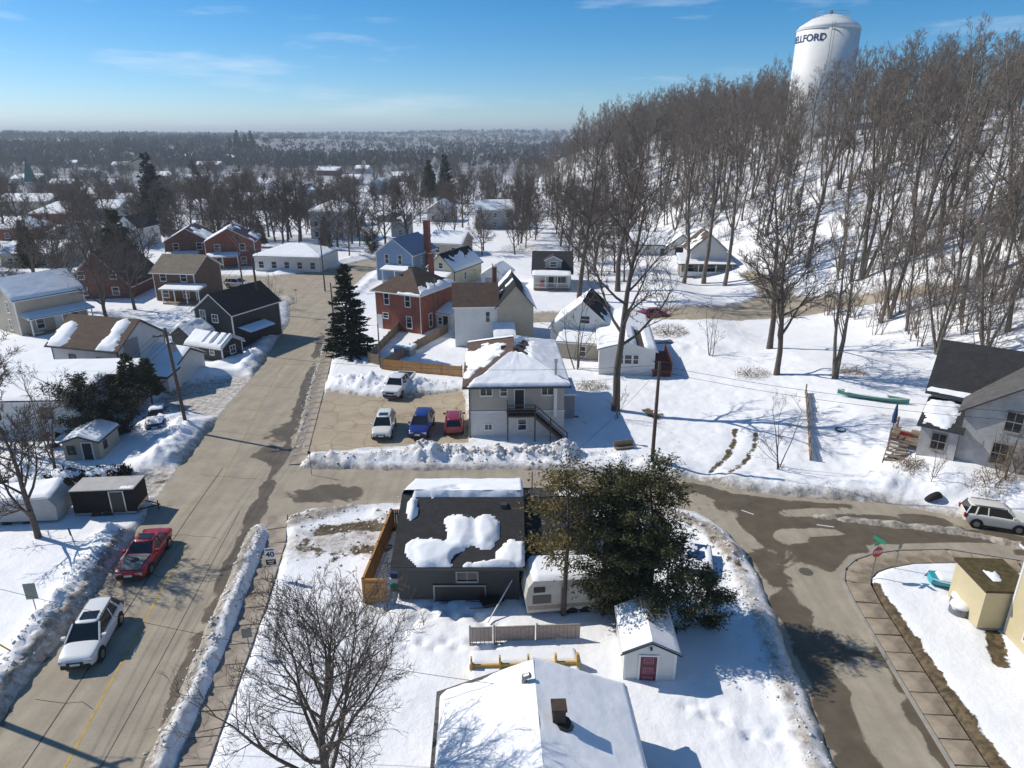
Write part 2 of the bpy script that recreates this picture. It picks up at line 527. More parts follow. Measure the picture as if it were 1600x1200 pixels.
def grid_mesh(name, V, ni, nj, m, keep=None, smooth=True, attrs=None):
    """V: (ni*nj,3) array, i fastest outer"""
    idx = np.arange(ni * nj).reshape(ni, nj)
    q = np.stack([idx[:-1, :-1], idx[1:, :-1], idx[1:, 1:], idx[:-1, 1:]], -1).reshape(-1, 4)
    if keep is not None:
        q = q[keep.reshape(-1)]
        used = np.unique(q); rem = np.full(ni * nj, -1); rem[used] = np.arange(len(used))
        q = rem[q]; V = V[used]
        if attrs: attrs = {k: a[used] for k, a in attrs.items()}
    me = bpy.data.meshes.new(name)
    me.vertices.add(len(V)); me.vertices.foreach_set('co', V.astype(np.float32).ravel())
    me.loops.add(len(q) * 4); me.loops.foreach_set('vertex_index', q.astype(np.int32).ravel())
    me.polygons.add(len(q)); me.polygons.foreach_set('loop_start', np.arange(0, len(q) * 4, 4, dtype=np.int32))
    me.update(calc_edges=True)
    me.polygons.foreach_set('use_smooth', np.ones(len(q), bool))
    me.materials.append(m)
    for k, a in (attrs or {}).items():
        at = me.attributes.new(k, 'FLOAT', 'POINT'); at.data.foreach_set('value', a.astype(np.float32).ravel())
    me.validate()
    return me

def tri_mesh(name, V, T, m, smooth=False):
    me = bpy.data.meshes.new(name)
    me.vertices.add(len(V)); me.vertices.foreach_set('co', np.asarray(V, np.float32).ravel())
    me.loops.add(len(T) * 3); me.loops.foreach_set('vertex_index', np.asarray(T, np.int32).ravel())
    me.polygons.add(len(T)); me.polygons.foreach_set('loop_start', np.arange(0, len(T) * 3, 3, dtype=np.int32))
    me.update(calc_edges=True)
    if smooth: me.polygons.foreach_set('use_smooth', np.ones(len(T), bool))
    me.materials.append(m)
    return me

# ------------------------------------------------------------------ ground and roads
def sdpoly(X, Y, poly):
    d = np.full(X.shape, 1e9); inside = np.zeros(X.shape, bool)
    for i in range(len(poly)):
        ax, ay = poly[i]; bx, by = poly[(i + 1) % len(poly)]
        ex, ey = bx - ax, by - ay
        t = np.clip(((X - ax) * ex + (Y - ay) * ey) / (ex * ex + ey * ey + 1e-9), 0, 1)
        d = np.minimum(d, (X - ax - ex * t) ** 2 + (Y - ay - ey * t) ** 2)
        c = ((ay > Y) != (by > Y)) & (X < ex * (Y - ay) / (ey if ey else 1e-9) + ax)
        inside ^= c
    return np.where(inside, -1, 1) * np.sqrt(d)

def sdline(X, Y, pts):
    d = np.full(X.shape, 1e9)
    for (ax, ay), (bx, by) in zip(pts[:-1], pts[1:]):
        ex, ey = bx - ax, by - ay
        t = np.clip(((X - ax) * ex + (Y - ay) * ey) / (ex * ex + ey * ey + 1e-9), 0, 1)
        d = np.minimum(d, (X - ax - ex * t) ** 2 + (Y - ay - ey * t) ** 2)
    return np.sqrt(d)

MAIN = [(-23.5, 8), (-24.1, 24.8), (-24.6, 31), (-25.9, 41), (-27.2, 47.8), (-28.3, 59), (-29.8, 77), (-32.9, 99), (-36, 109), (-43, 118),
        (-60, 122), (-90, 127), (-90, 135), (-60, 133), (-46, 132), (-38, 138), (-31, 152), (-20, 172), (-14, 170), (-22, 152), (-29, 136), (-29, 125),
        (-29.3, 112), (-25.7, 92), (-22.8, 76), (-19.9, 57.6), (-18.9, 51), (-18.7, 46.8), (-18.4, 40.5), (-17.7, 35), (-16.7, 28.5), (-15.8, 22), (-14.5, 8)]
SIDE = [(-20.5, 51), (-10, 50.4), (0, 50.6), (9.4, 49.8), (14.8, 48.7), (19.6, 46.5), (27.9, 45.2), (32.2, 42.9), (40, 38), (60, 27), (57, 21), (38, 34.5),
        (33.3, 37.9), (29.2, 39.2), (24.5, 38.9), (22.2, 38), (20.6, 36.2), (19.8, 28), (19.3, 22.4), (18.5, 8), (13.2, 8), (14.3, 22.4), (15.1, 30.4),
        (15.7, 36.5), (15.2, 41), (13.7, 44), (8, 45.4), (0, 46.0), (-9.5, 45.2), (-15, 44.2), (-17, 42.5), (-19, 42)]
UPPER = [(v_.x, v_.y) for v_ in [P(*q) for q in ((800, 506), (900, 504), (1000, 500), (1090, 500), (1170, 500), (1240, 496), (1300, 485), (1370, 472), (1440, 462), (1520, 455),
         (1520, 447), (1440, 450), (1370, 458), (1300, 466), (1248, 466), (1222, 452), (1200, 432), (1172, 424), (1160, 430), (1185, 448), (1190, 462), (1165, 474), (1090, 480), (1000, 486), (900, 489), (800, 491))]]
LOT = [(-19.6, 68.6), (-13.3, 66.6), (-5.5, 68.6), (-4.6, 62), (-4.2, 56), (-9, 55.2), (-13.6, 54.6), (-17.6, 53.8), (-18.4, 60)]
DRIVE1 = [(-27, 46.5), (-31, 45.5), (-36, 47.5), (-36, 50), (-31, 50), (-28, 51)]
DRIVE2 = [(-29.2, 62), (-33, 63), (-37, 66), (-36, 71), (-31, 74), (-29.6, 73)]
WALKL = [(-13.6, 14), (-14.0, 22.4), (-15.1, 33.1), (-16.0, 39.8), (-17.0, 43.4)]
WALKL2 = [(-18.0, 51.6), (-18.6, 55), (-20.6, 67), (-22.7, 79), (-25.6, 95), (-27.8, 108)]
WALKR = [(40, 32.2), (32.5, 37.1), (28.8, 38.3), (25.6, 38.15), (24.0, 37.8), (22.7, 37.2), (21.8, 36.4), (21.3, 35.4), (21.0, 33.5), (20.5, 28.0), (20.1, 22.4), (19.5, 10)]

def growth(a, step, ratio, end):
    o = []; x = a; s = step
    while x < end:
        s *= ratio; x += s; o.append(x)
    return o

gx_in = list(np.arange(-62, -32, .4)) + list(np.arange(-32, 32, .22)) + list(np.arange(32, 70, .4))
gxs = np.array([-v for v in growth(62, .4, 1.13, 5200)][::-1] + gx_in + growth(gx_in[-1], .4, 1.13, 5200))
gy_in = list(np.arange(12, 60, .2)) + list(np.arange(60, 78, .3)) + list(np.arange(78, 136, .45))
gys = np.array([12 - v for v in growth(0, .6, 1.3, 260)][::-1] + gy_in + growth(gy_in[-1], .5, 1.06, 7000))
GX, GY = np.meshgrid(gxs, gys, indexing='ij')
near = (np.abs(GX) < 95) & (GY < 178) & (GY > -20)
NX, NY = GX[near], GY[near]
sd_main = sdpoly(NX, NY, MAIN); sd_side = sdpoly(NX, NY, SIDE); sd_up = sdpoly(NX, NY, UPPER)
sd_lot = sdpoly(NX, NY, LOT)
sd_walk = np.minimum(np.minimum(sdline(NX, NY, WALKL), sdline(NX, NY, WALKL2)), sdline(NX, NY, WALKR)) - .72
sd_road = np.minimum(np.minimum(sd_main, sd_side), np.minimum(sd_up, sd_lot))
wig = (fbm(NX / 1.3, NY / 1.3, 21, 4) - .5) * .9
sd_p = np.minimum(sd_road + wig * .7, sd_walk + .12 + wig * .25)
depth = .26 + .16 * (fbm(NX / 6, NY / 6, 31, 4) - .5) + .10 * (fbm(NX / 1.2, NY / 1.2, 32, 4) - .5)
H = -.17 + (depth + .17) * sstep(-.05, .55, sd_p)
dirt = .62 * np.exp(-np.maximum(sd_road, 0) / .9) + .25 * np.exp(-np.maximum(sd_road, 0) / 3)
bare = np.zeros_like(H)
# (points, height, half width, roughness, dirt)
STROKES = [
    ([(-25.2, 10), (-25.5, 26), (-26.3, 34), (-27.4, 40.5)], .85, .75, 1.5, .2), ([(-24.6, 10), (-24.9, 26), (-25.6, 34), (-26.6, 40.5)], .15, .3, 1.5, .5),
    ([(-29.6, 52.5), (-30.2, 58.5)], 1.35, 1.5, .7, .1), ([(-31.5, 60.5), (-33.5, 59.5)], 1.2, 1.6, .5, .0),
    ([(-31.4, 76), (-33, 88), (-34.8, 99), (-38, 109), (-44, 116)], .9, 1.0, .8, .1),
    ([(-36, 74), (-33, 72.5)], 1.3, 2.0, .5, .05), ([(-34.5, 78.5), (-31.5, 79.5)], .8, 1.2, .5, .1),
    ([(-15.0, 10), (-15.4, 26), (-16.3, 34), (-17.2, 41)], .52, .42, 1.5, .26), ([(-15.6, 10), (-16.1, 26), (-17.0, 34), (-17.8, 41)], .42, .36, 1.2, .75),
    ([(-18.9, 55), (-20.3, 62), (-22.3, 72), (-24.2, 84), (-26.7, 98)], .34, .45, 1.2, .45),
    ([(-17.0, 51.9), (-12.5, 52.1), (-7, 52.4)], .7, .9, 1.5, .3), ([(-8, 52.6), (0, 52.7), (4.5, 52.3)], 1.0, 1.0, 1.7, .30),
    ([(4.5, 52.5), (9.5, 51.6), (13, 50.8)], .7, 1.2, 1.0, .15),
    ([(-18.5, 71.2), (-14.5, 70), (-11, 69.4)], 1.35, 1.7, .9, .05), ([(-10, 70.3), (-5.5, 70.5)], .6, 1.0, .9, .1),
    ([(17.5, 48.6), (22, 47.6), (28, 46.9)], .8, 1.5, .5, .0), ([(29.5, 47.6), (33.5, 45.2), (40, 41)], 1.0, 1.5, .6, .05),
    ([(14.3, 38), (13.8, 30), (12.9, 20), (12.4, 10)], .35, .7, 1.0, .35), ([(10.5, 43.8), (13.6, 41), (14.2, 38)], .45, .9, 1.0, .5),
    ([(22, 43.3), (26, 42.4), (31, 41.2), (38, 37.6)], .62, .5, .7, .30),
    ([(-12, 44.3), (-15.5, 42.2)], .3, .9, 1.0, .5), ([(-14, 39.5), (-9, 40.6)], .1, 3.0, 1.0, .34), ([(-9.5, 43.2), (-8.6, 42)], .25, .8, 1.0, .3),
    ([(-46, 121.0), (-38, 114), (-36.3, 110)], .7, 1.0, .8, .1), ([(-46, 136), (-39, 142), (-33, 155)], .9, 1.2, .8, .05),
    ([(-27.5, 112), (-26.5, 126), (-26, 138)], .6, 1.0, .8, .1), ([(17, 84), (24, 82)], .9, 2.0, .4, .0),
]
for pts, hh, hw, rg, dt in STROKES:
    d = sdline(NX, NY, pts)
    lump = .4 + .9 * fbm(NX / 1.6 + 3, NY / 1.6, 41, 3)
    chunk = rg * (1.0 * np.abs(fbm(NX / 1.1, NY / 1.1, 43, 3) - .5) * 2 + .6 * (vnoise(NX / .42, NY / .42, 47) - .4))
    g = hh * .62 * np.exp(-(d / hw) ** 2) * (lump + chunk)
    H = H + g * np.where(sd_road < -.25, np.clip(.15 + .85 * sstep(.12, .3, g), 0, 1), 1)
    dirt = np.maximum(dirt, dt * np.exp(-(d / hw) ** 2) * 1.9)
# bare, thawed ground
for pts, r, a in [([(-13.2, 41.0), (-9.8, 41.8)], 1.0, .8), ([(-9.6, 41.5), (-7.9, 41.3)], .8, .75), ([(-14.4, 39.6), (-11.4, 38.0)], 1.5, .5), ([(-10.2, 38.9), (-8.6, 38.8)], 1.2, .62), ([(-14.8, 42.5), (-9, 43.6)], .8, .42),
                  ([(22.0, 35.3), (21.5, 28), (21.2, 22.4), (20.6, 10)], .55, .95), ([(20.6, 58), (19.6, 55), (18.2, 52.6), (16.0, 49.6)], .5, .62), ([(22.2, 57), (21, 54), (19.4, 51.6), (17.2, 48.9)], .42, .58), ([(19, 50.5), (15.6, 49.4)], 1.2, .4), ([(14.0, 61.5), (13.6, 63)], 1.0, .75),
                  ([(14.4, 60.7), (15.0, 55), (15.2, 52.3), (16.6, 48.6)], .9, .35), ([(17.4, 86), (20.5, 85.5)], 1.6, .75), ([(14, 64), (15, 62)], .9, .45), ([(-46, 63.5), (-52, 64)], 2.2, .6),
                  ([(27.3, 35), (26.6, 31), (25.4, 28.5)], .6, .8), ([(31, 50), (33, 47)], .8, .45), ([(-38, 66), (-31, 70)], 1.4, .45), ([(-36, 49), (-28, 48.5)], 1.6, .5),
                  ([(10, 41.5), (13.4, 40), (14.4, 36)], .9, .45), ([(-2.5, 71), (5.5, 63), (7, 59.8)], .6, .55), ([(28, 60), (33, 57)], .9, .3)]:
    d = sdline(NX, NY, pts)
    e = np.exp(-(d / r) ** 2)
    bare = np.maximum(bare, a * e)
    H = H - .14 * a * e * (sd_p > 0)
for dv in (DRIVE1, DRIVE2):
    s_ = sdpoly(NX, NY, dv)
    H = np.where(s_ < 1.2, H * sstep(-.3, 1.2, s_) + (-.02 + .07 * fbm(NX / .8, NY / .8, 51, 3)) * (1 - sstep(-.3, 1.2, s_)), H)
    dirt = np.maximum(dirt, .72 * (1 - sstep(-.5, 1.5, s_)))
# foot trails in the yards
def trail(pts, step=.62):
    global H
    P_ = [np.array(p) for p in pts]; k = 0
    for a, b_ in zip(P_[:-1], P_[1:]):
        d = b_ - a; ln = np.hypot(*d); u = d / ln; nn = np.array([-u[1], u[0]])
        for s in np.arange(0, ln, step):
            c = a + u * s + nn * (.16 if k % 2 else -.16) * rnd.uniform(.6, 1.6); k += 1
            e = np.exp(-(((NX - c[0]) ** 2 + (NY - c[1]) ** 2) / .065))
            H = H - .3 * e
trail([(-4.6, 32.6), (-5.6, 31.4), (-6.2, 30)]); trail([(-4.4, 32.4), (-1.8, 32), (-.6, 30.6), (-1, 29.4)]); trail([(-1, 29.4), (-1.3, 27), (-2.6, 25)], .5)
trail([(-5.6, 29.8), (-3.6, 29.9), (-1, 29.7)], .7); trail([(-3.9, 32.9), (-3.3, 36), (-5.5, 32.2)]); trail([(-9, 33.5), (-7, 32.4)]); trail([(8.5, 25.8), (11, 24), (13, 23.5)], .5)
lum = np.exp(-(((NX - 11) / 4) ** 2 + ((NY - 24.5) / 4) ** 2)) + .6 * np.exp(-(((NX + 5) / 4) ** 2 + ((NY - 31) / 2) ** 2)) + .5 * (NX > 8) * (NX < 34) * (NY > 50) * (NY < 100)
H = H + lum * .28 * (fbm(NX / .75, NY / .75, 91, 3) - .5)
Z = base(GX, GY)
H = np.where(sd_p < -.3, np.minimum(H, np.where(H > .05, H, -.12)), H)
fade = np.zeros_like(Z); fade[near] = H
fade[~near] = .3
Z = Z + fade
wood_a = sstep(330, 620, np.sqrt(GX ** 2 + GY ** 2)) * .9
dirt_a = np.zeros_like(Z); dirt_a[near] = np.clip(dirt, 0, 1)
bare_shade_a = np.zeros_like(Z); bare_shade_a[near] = bare
q_ = GX - np.interp(GY, FY, FX)
bare_shade_a = np.maximum(bare_shade_a, .34 * sstep(4, 20, q_) * (GY < 420))  # hillside brown: leaf litter, with twig shadows painted into the same colour
V = np.stack([GX, GY, Z], -1).reshape(-1, 3)
ground = link('ground', grid_mesh('ground', V, len(gxs), len(gys), GM, attrs=dict(dirt=dirt_a.ravel(), bare=bare_shade_a.ravel(), wood=wood_a.ravel())))
tag(ground, 'snow-covered ground of yards, verges and wooded hillside', None, None, 'structure')

# ploughed lumps of snow and ice lying on the banks
def ground_z(x, y):
    i = np.clip(np.searchsorted(gxs, x) - 1, 0, len(gxs) - 2); j = np.clip(np.searchsorted(gys, y) - 1, 0, len(gys) - 2)
    tx = (x - gxs[i]) / (gxs[i + 1] - gxs[i]); ty = (y - gys[j]) / (gys[j + 1] - gys[j])
    return (Z[i, j] * (1 - tx) + Z[i + 1, j] * tx) * (1 - ty) + (Z[i, j + 1] * (1 - tx) + Z[i + 1, j + 1] * tx) * ty
_o = np.array([(1, 0, 0), (-1, 0, 0), (0, 1, 0), (0, -1, 0), (0, 0, 1), (0, 0, -1), (.6, .6, .6), (-.6, .6, .6), (.6, -.6, .6), (-.6, -.6, .6), (.6, .6, -.6), (-.6, .6, -.6), (.6, -.6, -.6), (-.6, -.6, -.6)], float)
_t = []
for sx in (1, -1):
    for sy in (1, -1):
        for sz in (1, -1):
            a, b_, c = (0 if sx > 0 else 1), (2 if sy > 0 else 3), (4 if sz > 0 else 5)
            m_ = 6 + (0 if sx > 0 else 1) + (0 if sy > 0 else 2) + (0 if sz > 0 else 4)
            fl = (sx * sy * sz) > 0
            for q in ((a, b_, m_), (b_, c, m_), (c, a, m_)):
                _t.append(q if fl else q[::-1])
_t = np.array(_t)
rs = np.random.RandomState(9); VV, TT, off = [], [], 0
for pts, hh, hw, rg, dt in STROKES:
    if rg < .75 or pts[0][1] > 75: continue
    for (ax, ay), (bx, by) in zip(pts[:-1], pts[1:]):
        ln = math.hypot(bx - ax, by - ay)
        for k in range(int(ln * 12 * hw ** .6 * (2 if rg > 1.6 else 1))):
            f_ = rs.rand(); x = ax + (bx - ax) * f_ + rs.normal(0, hw * .75); y = ay + (by - ay) * f_ + rs.normal(0, hw * .75)
            s_ = (.025 + .09 * rs.rand() ** 2.5) * (1.9 if rg > 1.6 else 1)
            v = _o * (1 + rs.normal(0, .22, _o.shape)) * s_ * np.array([1.2, 1, .8]); a = rs.uniform(0, 6.28)
            v = np.stack([v[:, 0] * math.cos(a) - v[:, 1] * math.sin(a) + x, v[:, 0] * math.sin(a) + v[:, 1] * math.cos(a) + y, v[:, 2] + max(float(ground_z(x, y)), base1(x, y)) + s_ * .25], -1)
            VV.append(v); TT.append(_t + off); off += len(v)
tag(link('snow_chunks', tri_mesh('snow_chunks', np.concatenate(VV), np.concatenate(TT), mat('ploughed_snow', (.80, .80, .80), .7, .2, 1.2, 'grain', .05, .02, c2=(.52, .48, .42)))), 'lumps of ploughed snow and ice lying along the banks', 'snow', None, 'stuff')

def paved(name, polys, m, z, wetf, ext=.75, res=.5, label=None):
    xs = [p[0] for q in polys for p in q]; ys = [p[1] for q in polys for p in q]
    ax = np.arange(max(min(xs) - 2, -90), min(max(xs) + 2, 90), res); ay = np.arange(min(ys) - 2, max(ys) + 2, res)
    X, Y = np.meshgrid(ax, ay, indexing='ij')
    s = np.full(X.shape, 1e9)
    for q in polys:
        s = np.minimum(s, sdpoly(X, Y, q))
    k = (s < ext)
    keep = k[:-1, :-1] & k[1:, :-1] & k[1:, 1:] & k[:-1, 1:]
    V = np.stack([X, Y, base(X, Y) + z], -1).reshape(-1, 3)
    o = link(name, grid_mesh(name, V, len(ax), len(ay), m, keep, attrs=dict(wet=wetf(X, Y).ravel())))
    return tag(o, label, None, None, 'structure')

def wet_road(X, Y):
    e = sdline(X, Y, [(-15.8, 22), (-16.7, 28.5), (-17.7, 35), (-18.4, 40.5), (-19.3, 49), (-20.6, 60), (-23.5, 76), (-26.4, 92)])
    a = .80 * np.exp(-(e / .75) ** 2) * (.55 + .9 * fbm(X / 3, Y / 3, 61, 2))
    a = np.maximum(a, .85 * np.exp(-(np.hypot((X + 14.5) / 4.6, (Y - 46.6) / 1.9)) ** 2))
    a = np.maximum(a, .70 * np.exp(-(np.hypot((X + 21.3) / 1.8, (Y - 57) / 9)) ** 2))
    side = sdpoly(X, Y, SIDE)
    zone = (1 - sstep(-1.0, .4, side)) * sstep(1, 9, X) * sstep(26, 30, Y + (X > 22) * 30)
    a = np.maximum(a, .74 * zone)
    a = np.maximum(a, .80 * np.exp(-(sdline(X, Y, [(17, 42), (16.6, 36), (16.0, 30), (15.1, 22), (14.6, 10)]) / 1.5) ** 2))
    a = np.maximum(a, .70 * np.exp(-(sdline(X, Y, [(20, 32), (19.4, 26), (19, 20)]) / .8) ** 2))
    a = np.maximum(a, .58 * np.exp(-(sdline(X, Y, [(-24.0, 8), (-24.3, 25), (-24.6, 29)]) / 1.3) ** 2))
    for cx, cy, rx, ry in [(14.6, 42.6, 1.5, 2.4), (10, 45.6, 4, .8), (18.7, 34.0, 1.3, 4.2), (19.2, 40.6, .9, .7), (21.5, 41.2, 1.8, .4), (22, 43.8, 1.8, .4), (27.5, 44.2, 2, .5), (5, 46.6, 6, .9), (30, 39.4, 5, .35)]:
        a = a - .85 * np.exp(-(((X - cx) / rx) ** 2 + ((Y - cy) / ry) ** 2))
    return np.clip(a, -.2, 1) - .02

road = paved('road', [MAIN, SIDE, UPPER], RM, 0.0, wet_road, label='salt-stained grey street with dark wet patches of melt water')
lot = paved('parking_lot', [LOT], LM, 0.004, lambda X, Y: .45 * np.exp(-(np.hypot((X + 5.5) / 1.5, (Y - 64.5) / 1.5)) ** 2) + .1, ext=.8, res=.4,
            label='cracked tan asphalt car park beside the apartment house')

def strip(name, pts, wd, m, z, parent, dash=None):
    P_ = []
    for (ax, ay), (bx, by) in zip(pts[:-1], pts[1:]):
        k = max(1, int(math.hypot(bx - ax, by - ay) / 1.0))
        P_ += [(ax + (bx - ax) * i / k, ay + (by - ay) * i / k) for i in range(k)]
    P_.append(pts[-1])
    mb = MB()
    for i in range(len(P_) - 1):
        if dash and (i % dash[0]) >= dash[1]:
            continue
        (ax, ay), (bx, by) = P_[i], P_[i + 1]
        l = math.hypot(bx - ax, by - ay) or 1; nx, ny = -(by - ay) / l * wd / 2, (bx - ax) / l * wd / 2
        za, zb = base1(ax, ay) + z, base1(bx, by) + z
        mb.poly([(ax - nx, ay - ny, za), (bx - nx, by - ny, zb), (bx + nx, by + ny, zb), (ax + nx, ay + ny, za)])
    return tag(mb.build(name, m, parent), kind='structure') if parent is None else mb.build(name, m, parent)

strip('centre_line', [(-18.2, 10), (-19.6, 22.7), (-20.6, 29.7), (-21.9, 39.5)], .13, YM, .005, road)
strip('centre_line', [(-23.0, 47.4), (-24.6, 58), (-26.9, 73.5), (-31.0, 103)], .13, mat('faded_yellow_paint', (.34, .265, .13), .85, .3, 1.5, c2=(.245, .21, .15)), .005, road)
strip('tar_seam', [(-20.6, 10), (-21.4, 22.7), (-22.3, 32), (-23.4, 43), (-24.0, 51)], .06, SM, .005, road)
strip('tar_seam', [(-17.8, 20), (-18.5, 29), (-19.4, 38), (-20, 44)], .04, SM, .005, road)
for k in range(9):
    y0 = 20 + k * 7.5 + rnd.uniform(-2, 2); xa = -24.2 - (y0 - 25) * .125 + rnd.uniform(0, 2); xs_ = [(xa + i * .8, y0 + rnd.uniform(-.18, .18) - i * .12) for i in range(rnd.randint(4, 8))]
    strip('crack', xs_, .035, SM, .005, road)
strip('lane_dash', [(21.6, 42.2), (22.7, 41.9)], .1, 'signw', .005, road)
strip('lane_dash', [(16.9, 44.2), (17.6, 43.6)], .1, 'signw', .005, road)
mh = MB().lathe([(.42, 0), (.42, .012), (.0, .012)], 20, 0, (20.9, 37.0 - .0, .002))
mh.v = [(x - 2.3, y - .35, z) for x, y, z in mh.v]
mh.build('manhole_cover', mat('cast_iron', (.12, .105, .085), .6, .3, 6), road)

# sidewalks: one raised slab after another
def sidewalk(name, label, pts, wd, lift=.07):
    t = thing(name, label, None, (0, 0, 0)); t['kind'] = 'structure'
    cum = []
    for (ax, ay), (bx, by) in zip(pts[:-1], pts[1:]):
        l = math.hypot(bx - ax, by - ay); k = max(1, round(l / 1.5))
        for i in range(k):
            p = (ax + (bx - ax) * (i + .5) / k, ay + (by - ay) * (i + .5) / k)
            cum.append((p, math.atan2(by - ay, bx - ax), l / k))
    for p, a, l in cum:
        mb = MB(); g = .025
        mb.prism([(-l / 2 + g, -wd / 2, -.1), (l / 2 - g, -wd / 2, -.1), (l / 2 - g, wd / 2, -.1), (-l / 2 + g, wd / 2, -.1)],
                 [(-l / 2 + g + .01, -wd / 2 + .01, 0), (l / 2 - g - .01, -wd / 2 + .01, 0), (l / 2 - g - .01, wd / 2 - .01, 0), (-l / 2 + g + .01, wd / 2 - .01, 0)])
        o = mb.build('slab', SLAB, t)
        o.location = (p[0], p[1], base1(*p) + lift + rnd.uniform(-.012, .012))
        o.rotation_euler = (rnd.uniform(-.008, .008), rnd.uniform(-.008, .008), a)
    return t

sidewalk('sidewalk', 'concrete sidewalk of separate slabs along the main street', WALKL, 1.35)
sidewalk('sidewalk', 'concrete sidewalk of separate slabs beside the car park and spruce', WALKL2, 1.35)
SLAB = mat('wet_sidewalk_concrete', (.40, .335, .25), .7, .28, .5, 'grain', .3, .01, c2=(.105, .08, .055))
sidewalk('sidewalk', 'stained concrete sidewalk of separate slabs along the side street corner', WALKR, 1.4)
kb = MB(); off = []
for i, (x, y) in enumerate(WALKR):
    ax, ay = WALKR[max(0, i - 1)]; bx, by = WALKR[min(len(WALKR) - 1, i + 1)]
    l = math.hypot(bx - ax, by - ay); nx, ny = (by - ay) / l, -(bx - ax) / l
    off.append(((x + nx * .76, y + ny * .76), (x + nx * .93, y + ny * .93)))
for (a, b_), (c, d) in zip(off[:-1], off[1:]):
    kb.prism([(*a, -.1), (*c, -.1), (*d, -.1), (*b_, -.1)], [(*a, .1), (*c, .1), (*d, .1), (*b_, .1)])
tag(kb.build('kerb', 'conc'), 'low concrete kerb edging the side street sidewalk', None, None, 'structure')

# ------------------------------------------------------------------ houses
UNITW = {}

def window(t, face, W, D, x, y, u, z, ww, hh, trim='trimw', style='sash', dx=0.):
    """face: f l r b of the volume at (x,y) with size W,D; u along the face, z sill"""
    key = (round(ww, 2), round(hh, 2), trim, style)
    if key not in UNITW:
        fr = MB(); e = .09; d = .05
        fr.box(-ww / 2 - e, -ww / 2, -d, .01, -e, hh + e).box(ww / 2, ww / 2 + e, -d, .01, -e, hh + e)
        fr.box(-ww / 2, ww / 2, -d, .01, hh, hh + e).box(-ww / 2 - .04, ww / 2 + .04, -d - .04, .01, -e - .03, 0)
        if style == 'sash':
            fr.box(-ww / 2, ww / 2, -.035, .01, hh * .5 - .03, hh * .5 + .03)
        elif style == 'slide':
            fr.box(-.03, .03, -.035, .01, 0, hh)
        elif style == 'cross':
            fr.box(-ww / 2, ww / 2, -.035, .01, hh * .5 - .03, hh * .5 + .03)
            fr.box(-.02, .02, -.034, .01, 0, hh * .5 - .03).box(-.02, .02, -.034, .01, hh * .5 + .03, hh)
        gl = MB().box(-ww / 2, ww / 2, -.012, .012, 0, hh)
        UNITW[key] = (fr.mesh('window_frame', trim), gl.mesh('pane', 'glass'))
    a, g = UNITW[key]
    o = link('window', a, t)
    if face == 'f': o.location = (x + u, y, z)
    elif face == 'b': o.location = (x + u, y + D, z); o.rotation_euler = (0, 0, math.pi)
    elif face == 'l': o.location = (x, y + u, z); o.rotation_euler = (0, 0, -math.pi / 2)
    else: o.location = (x + W, y + u, z); o.rotation_euler = (0, 0, math.pi / 2)
    link('pane', g, o)
    return o

def door(t, face, W, D, x, y, u, z, ww=.9, hh=2.05, m='trimw', nm='door'):
    mb = MB().box(-ww / 2, ww / 2, -.04, .01, 0, hh)
    o = mb.build(nm, m, t)
    fr = MB().box(-ww / 2 - .09, -ww / 2, -.055, .01, 0, hh + .09).box(ww / 2, ww / 2 + .09, -.055, .01, 0, hh + .09).box(-ww / 2, ww / 2, -.055, .01, hh, hh + .09)
    if face == 'f': o.location = (x + u, y, z)
    elif face == 'l': o.location = (x, y + u, z); o.rotation_euler = (0, 0, -math.pi / 2)
    else: o.location = (x + W, y + u, z); o.rotation_euler = (0, 0, math.pi / 2)
    fr.build('door_frame', 'trimw', o)
    if ww < 1.5:
        MB().tube([(ww * .36, -.04, hh * .48), (ww * .36, -.1, hh * .48)], .035, 8).build('handle', 'alu', o)
    return o

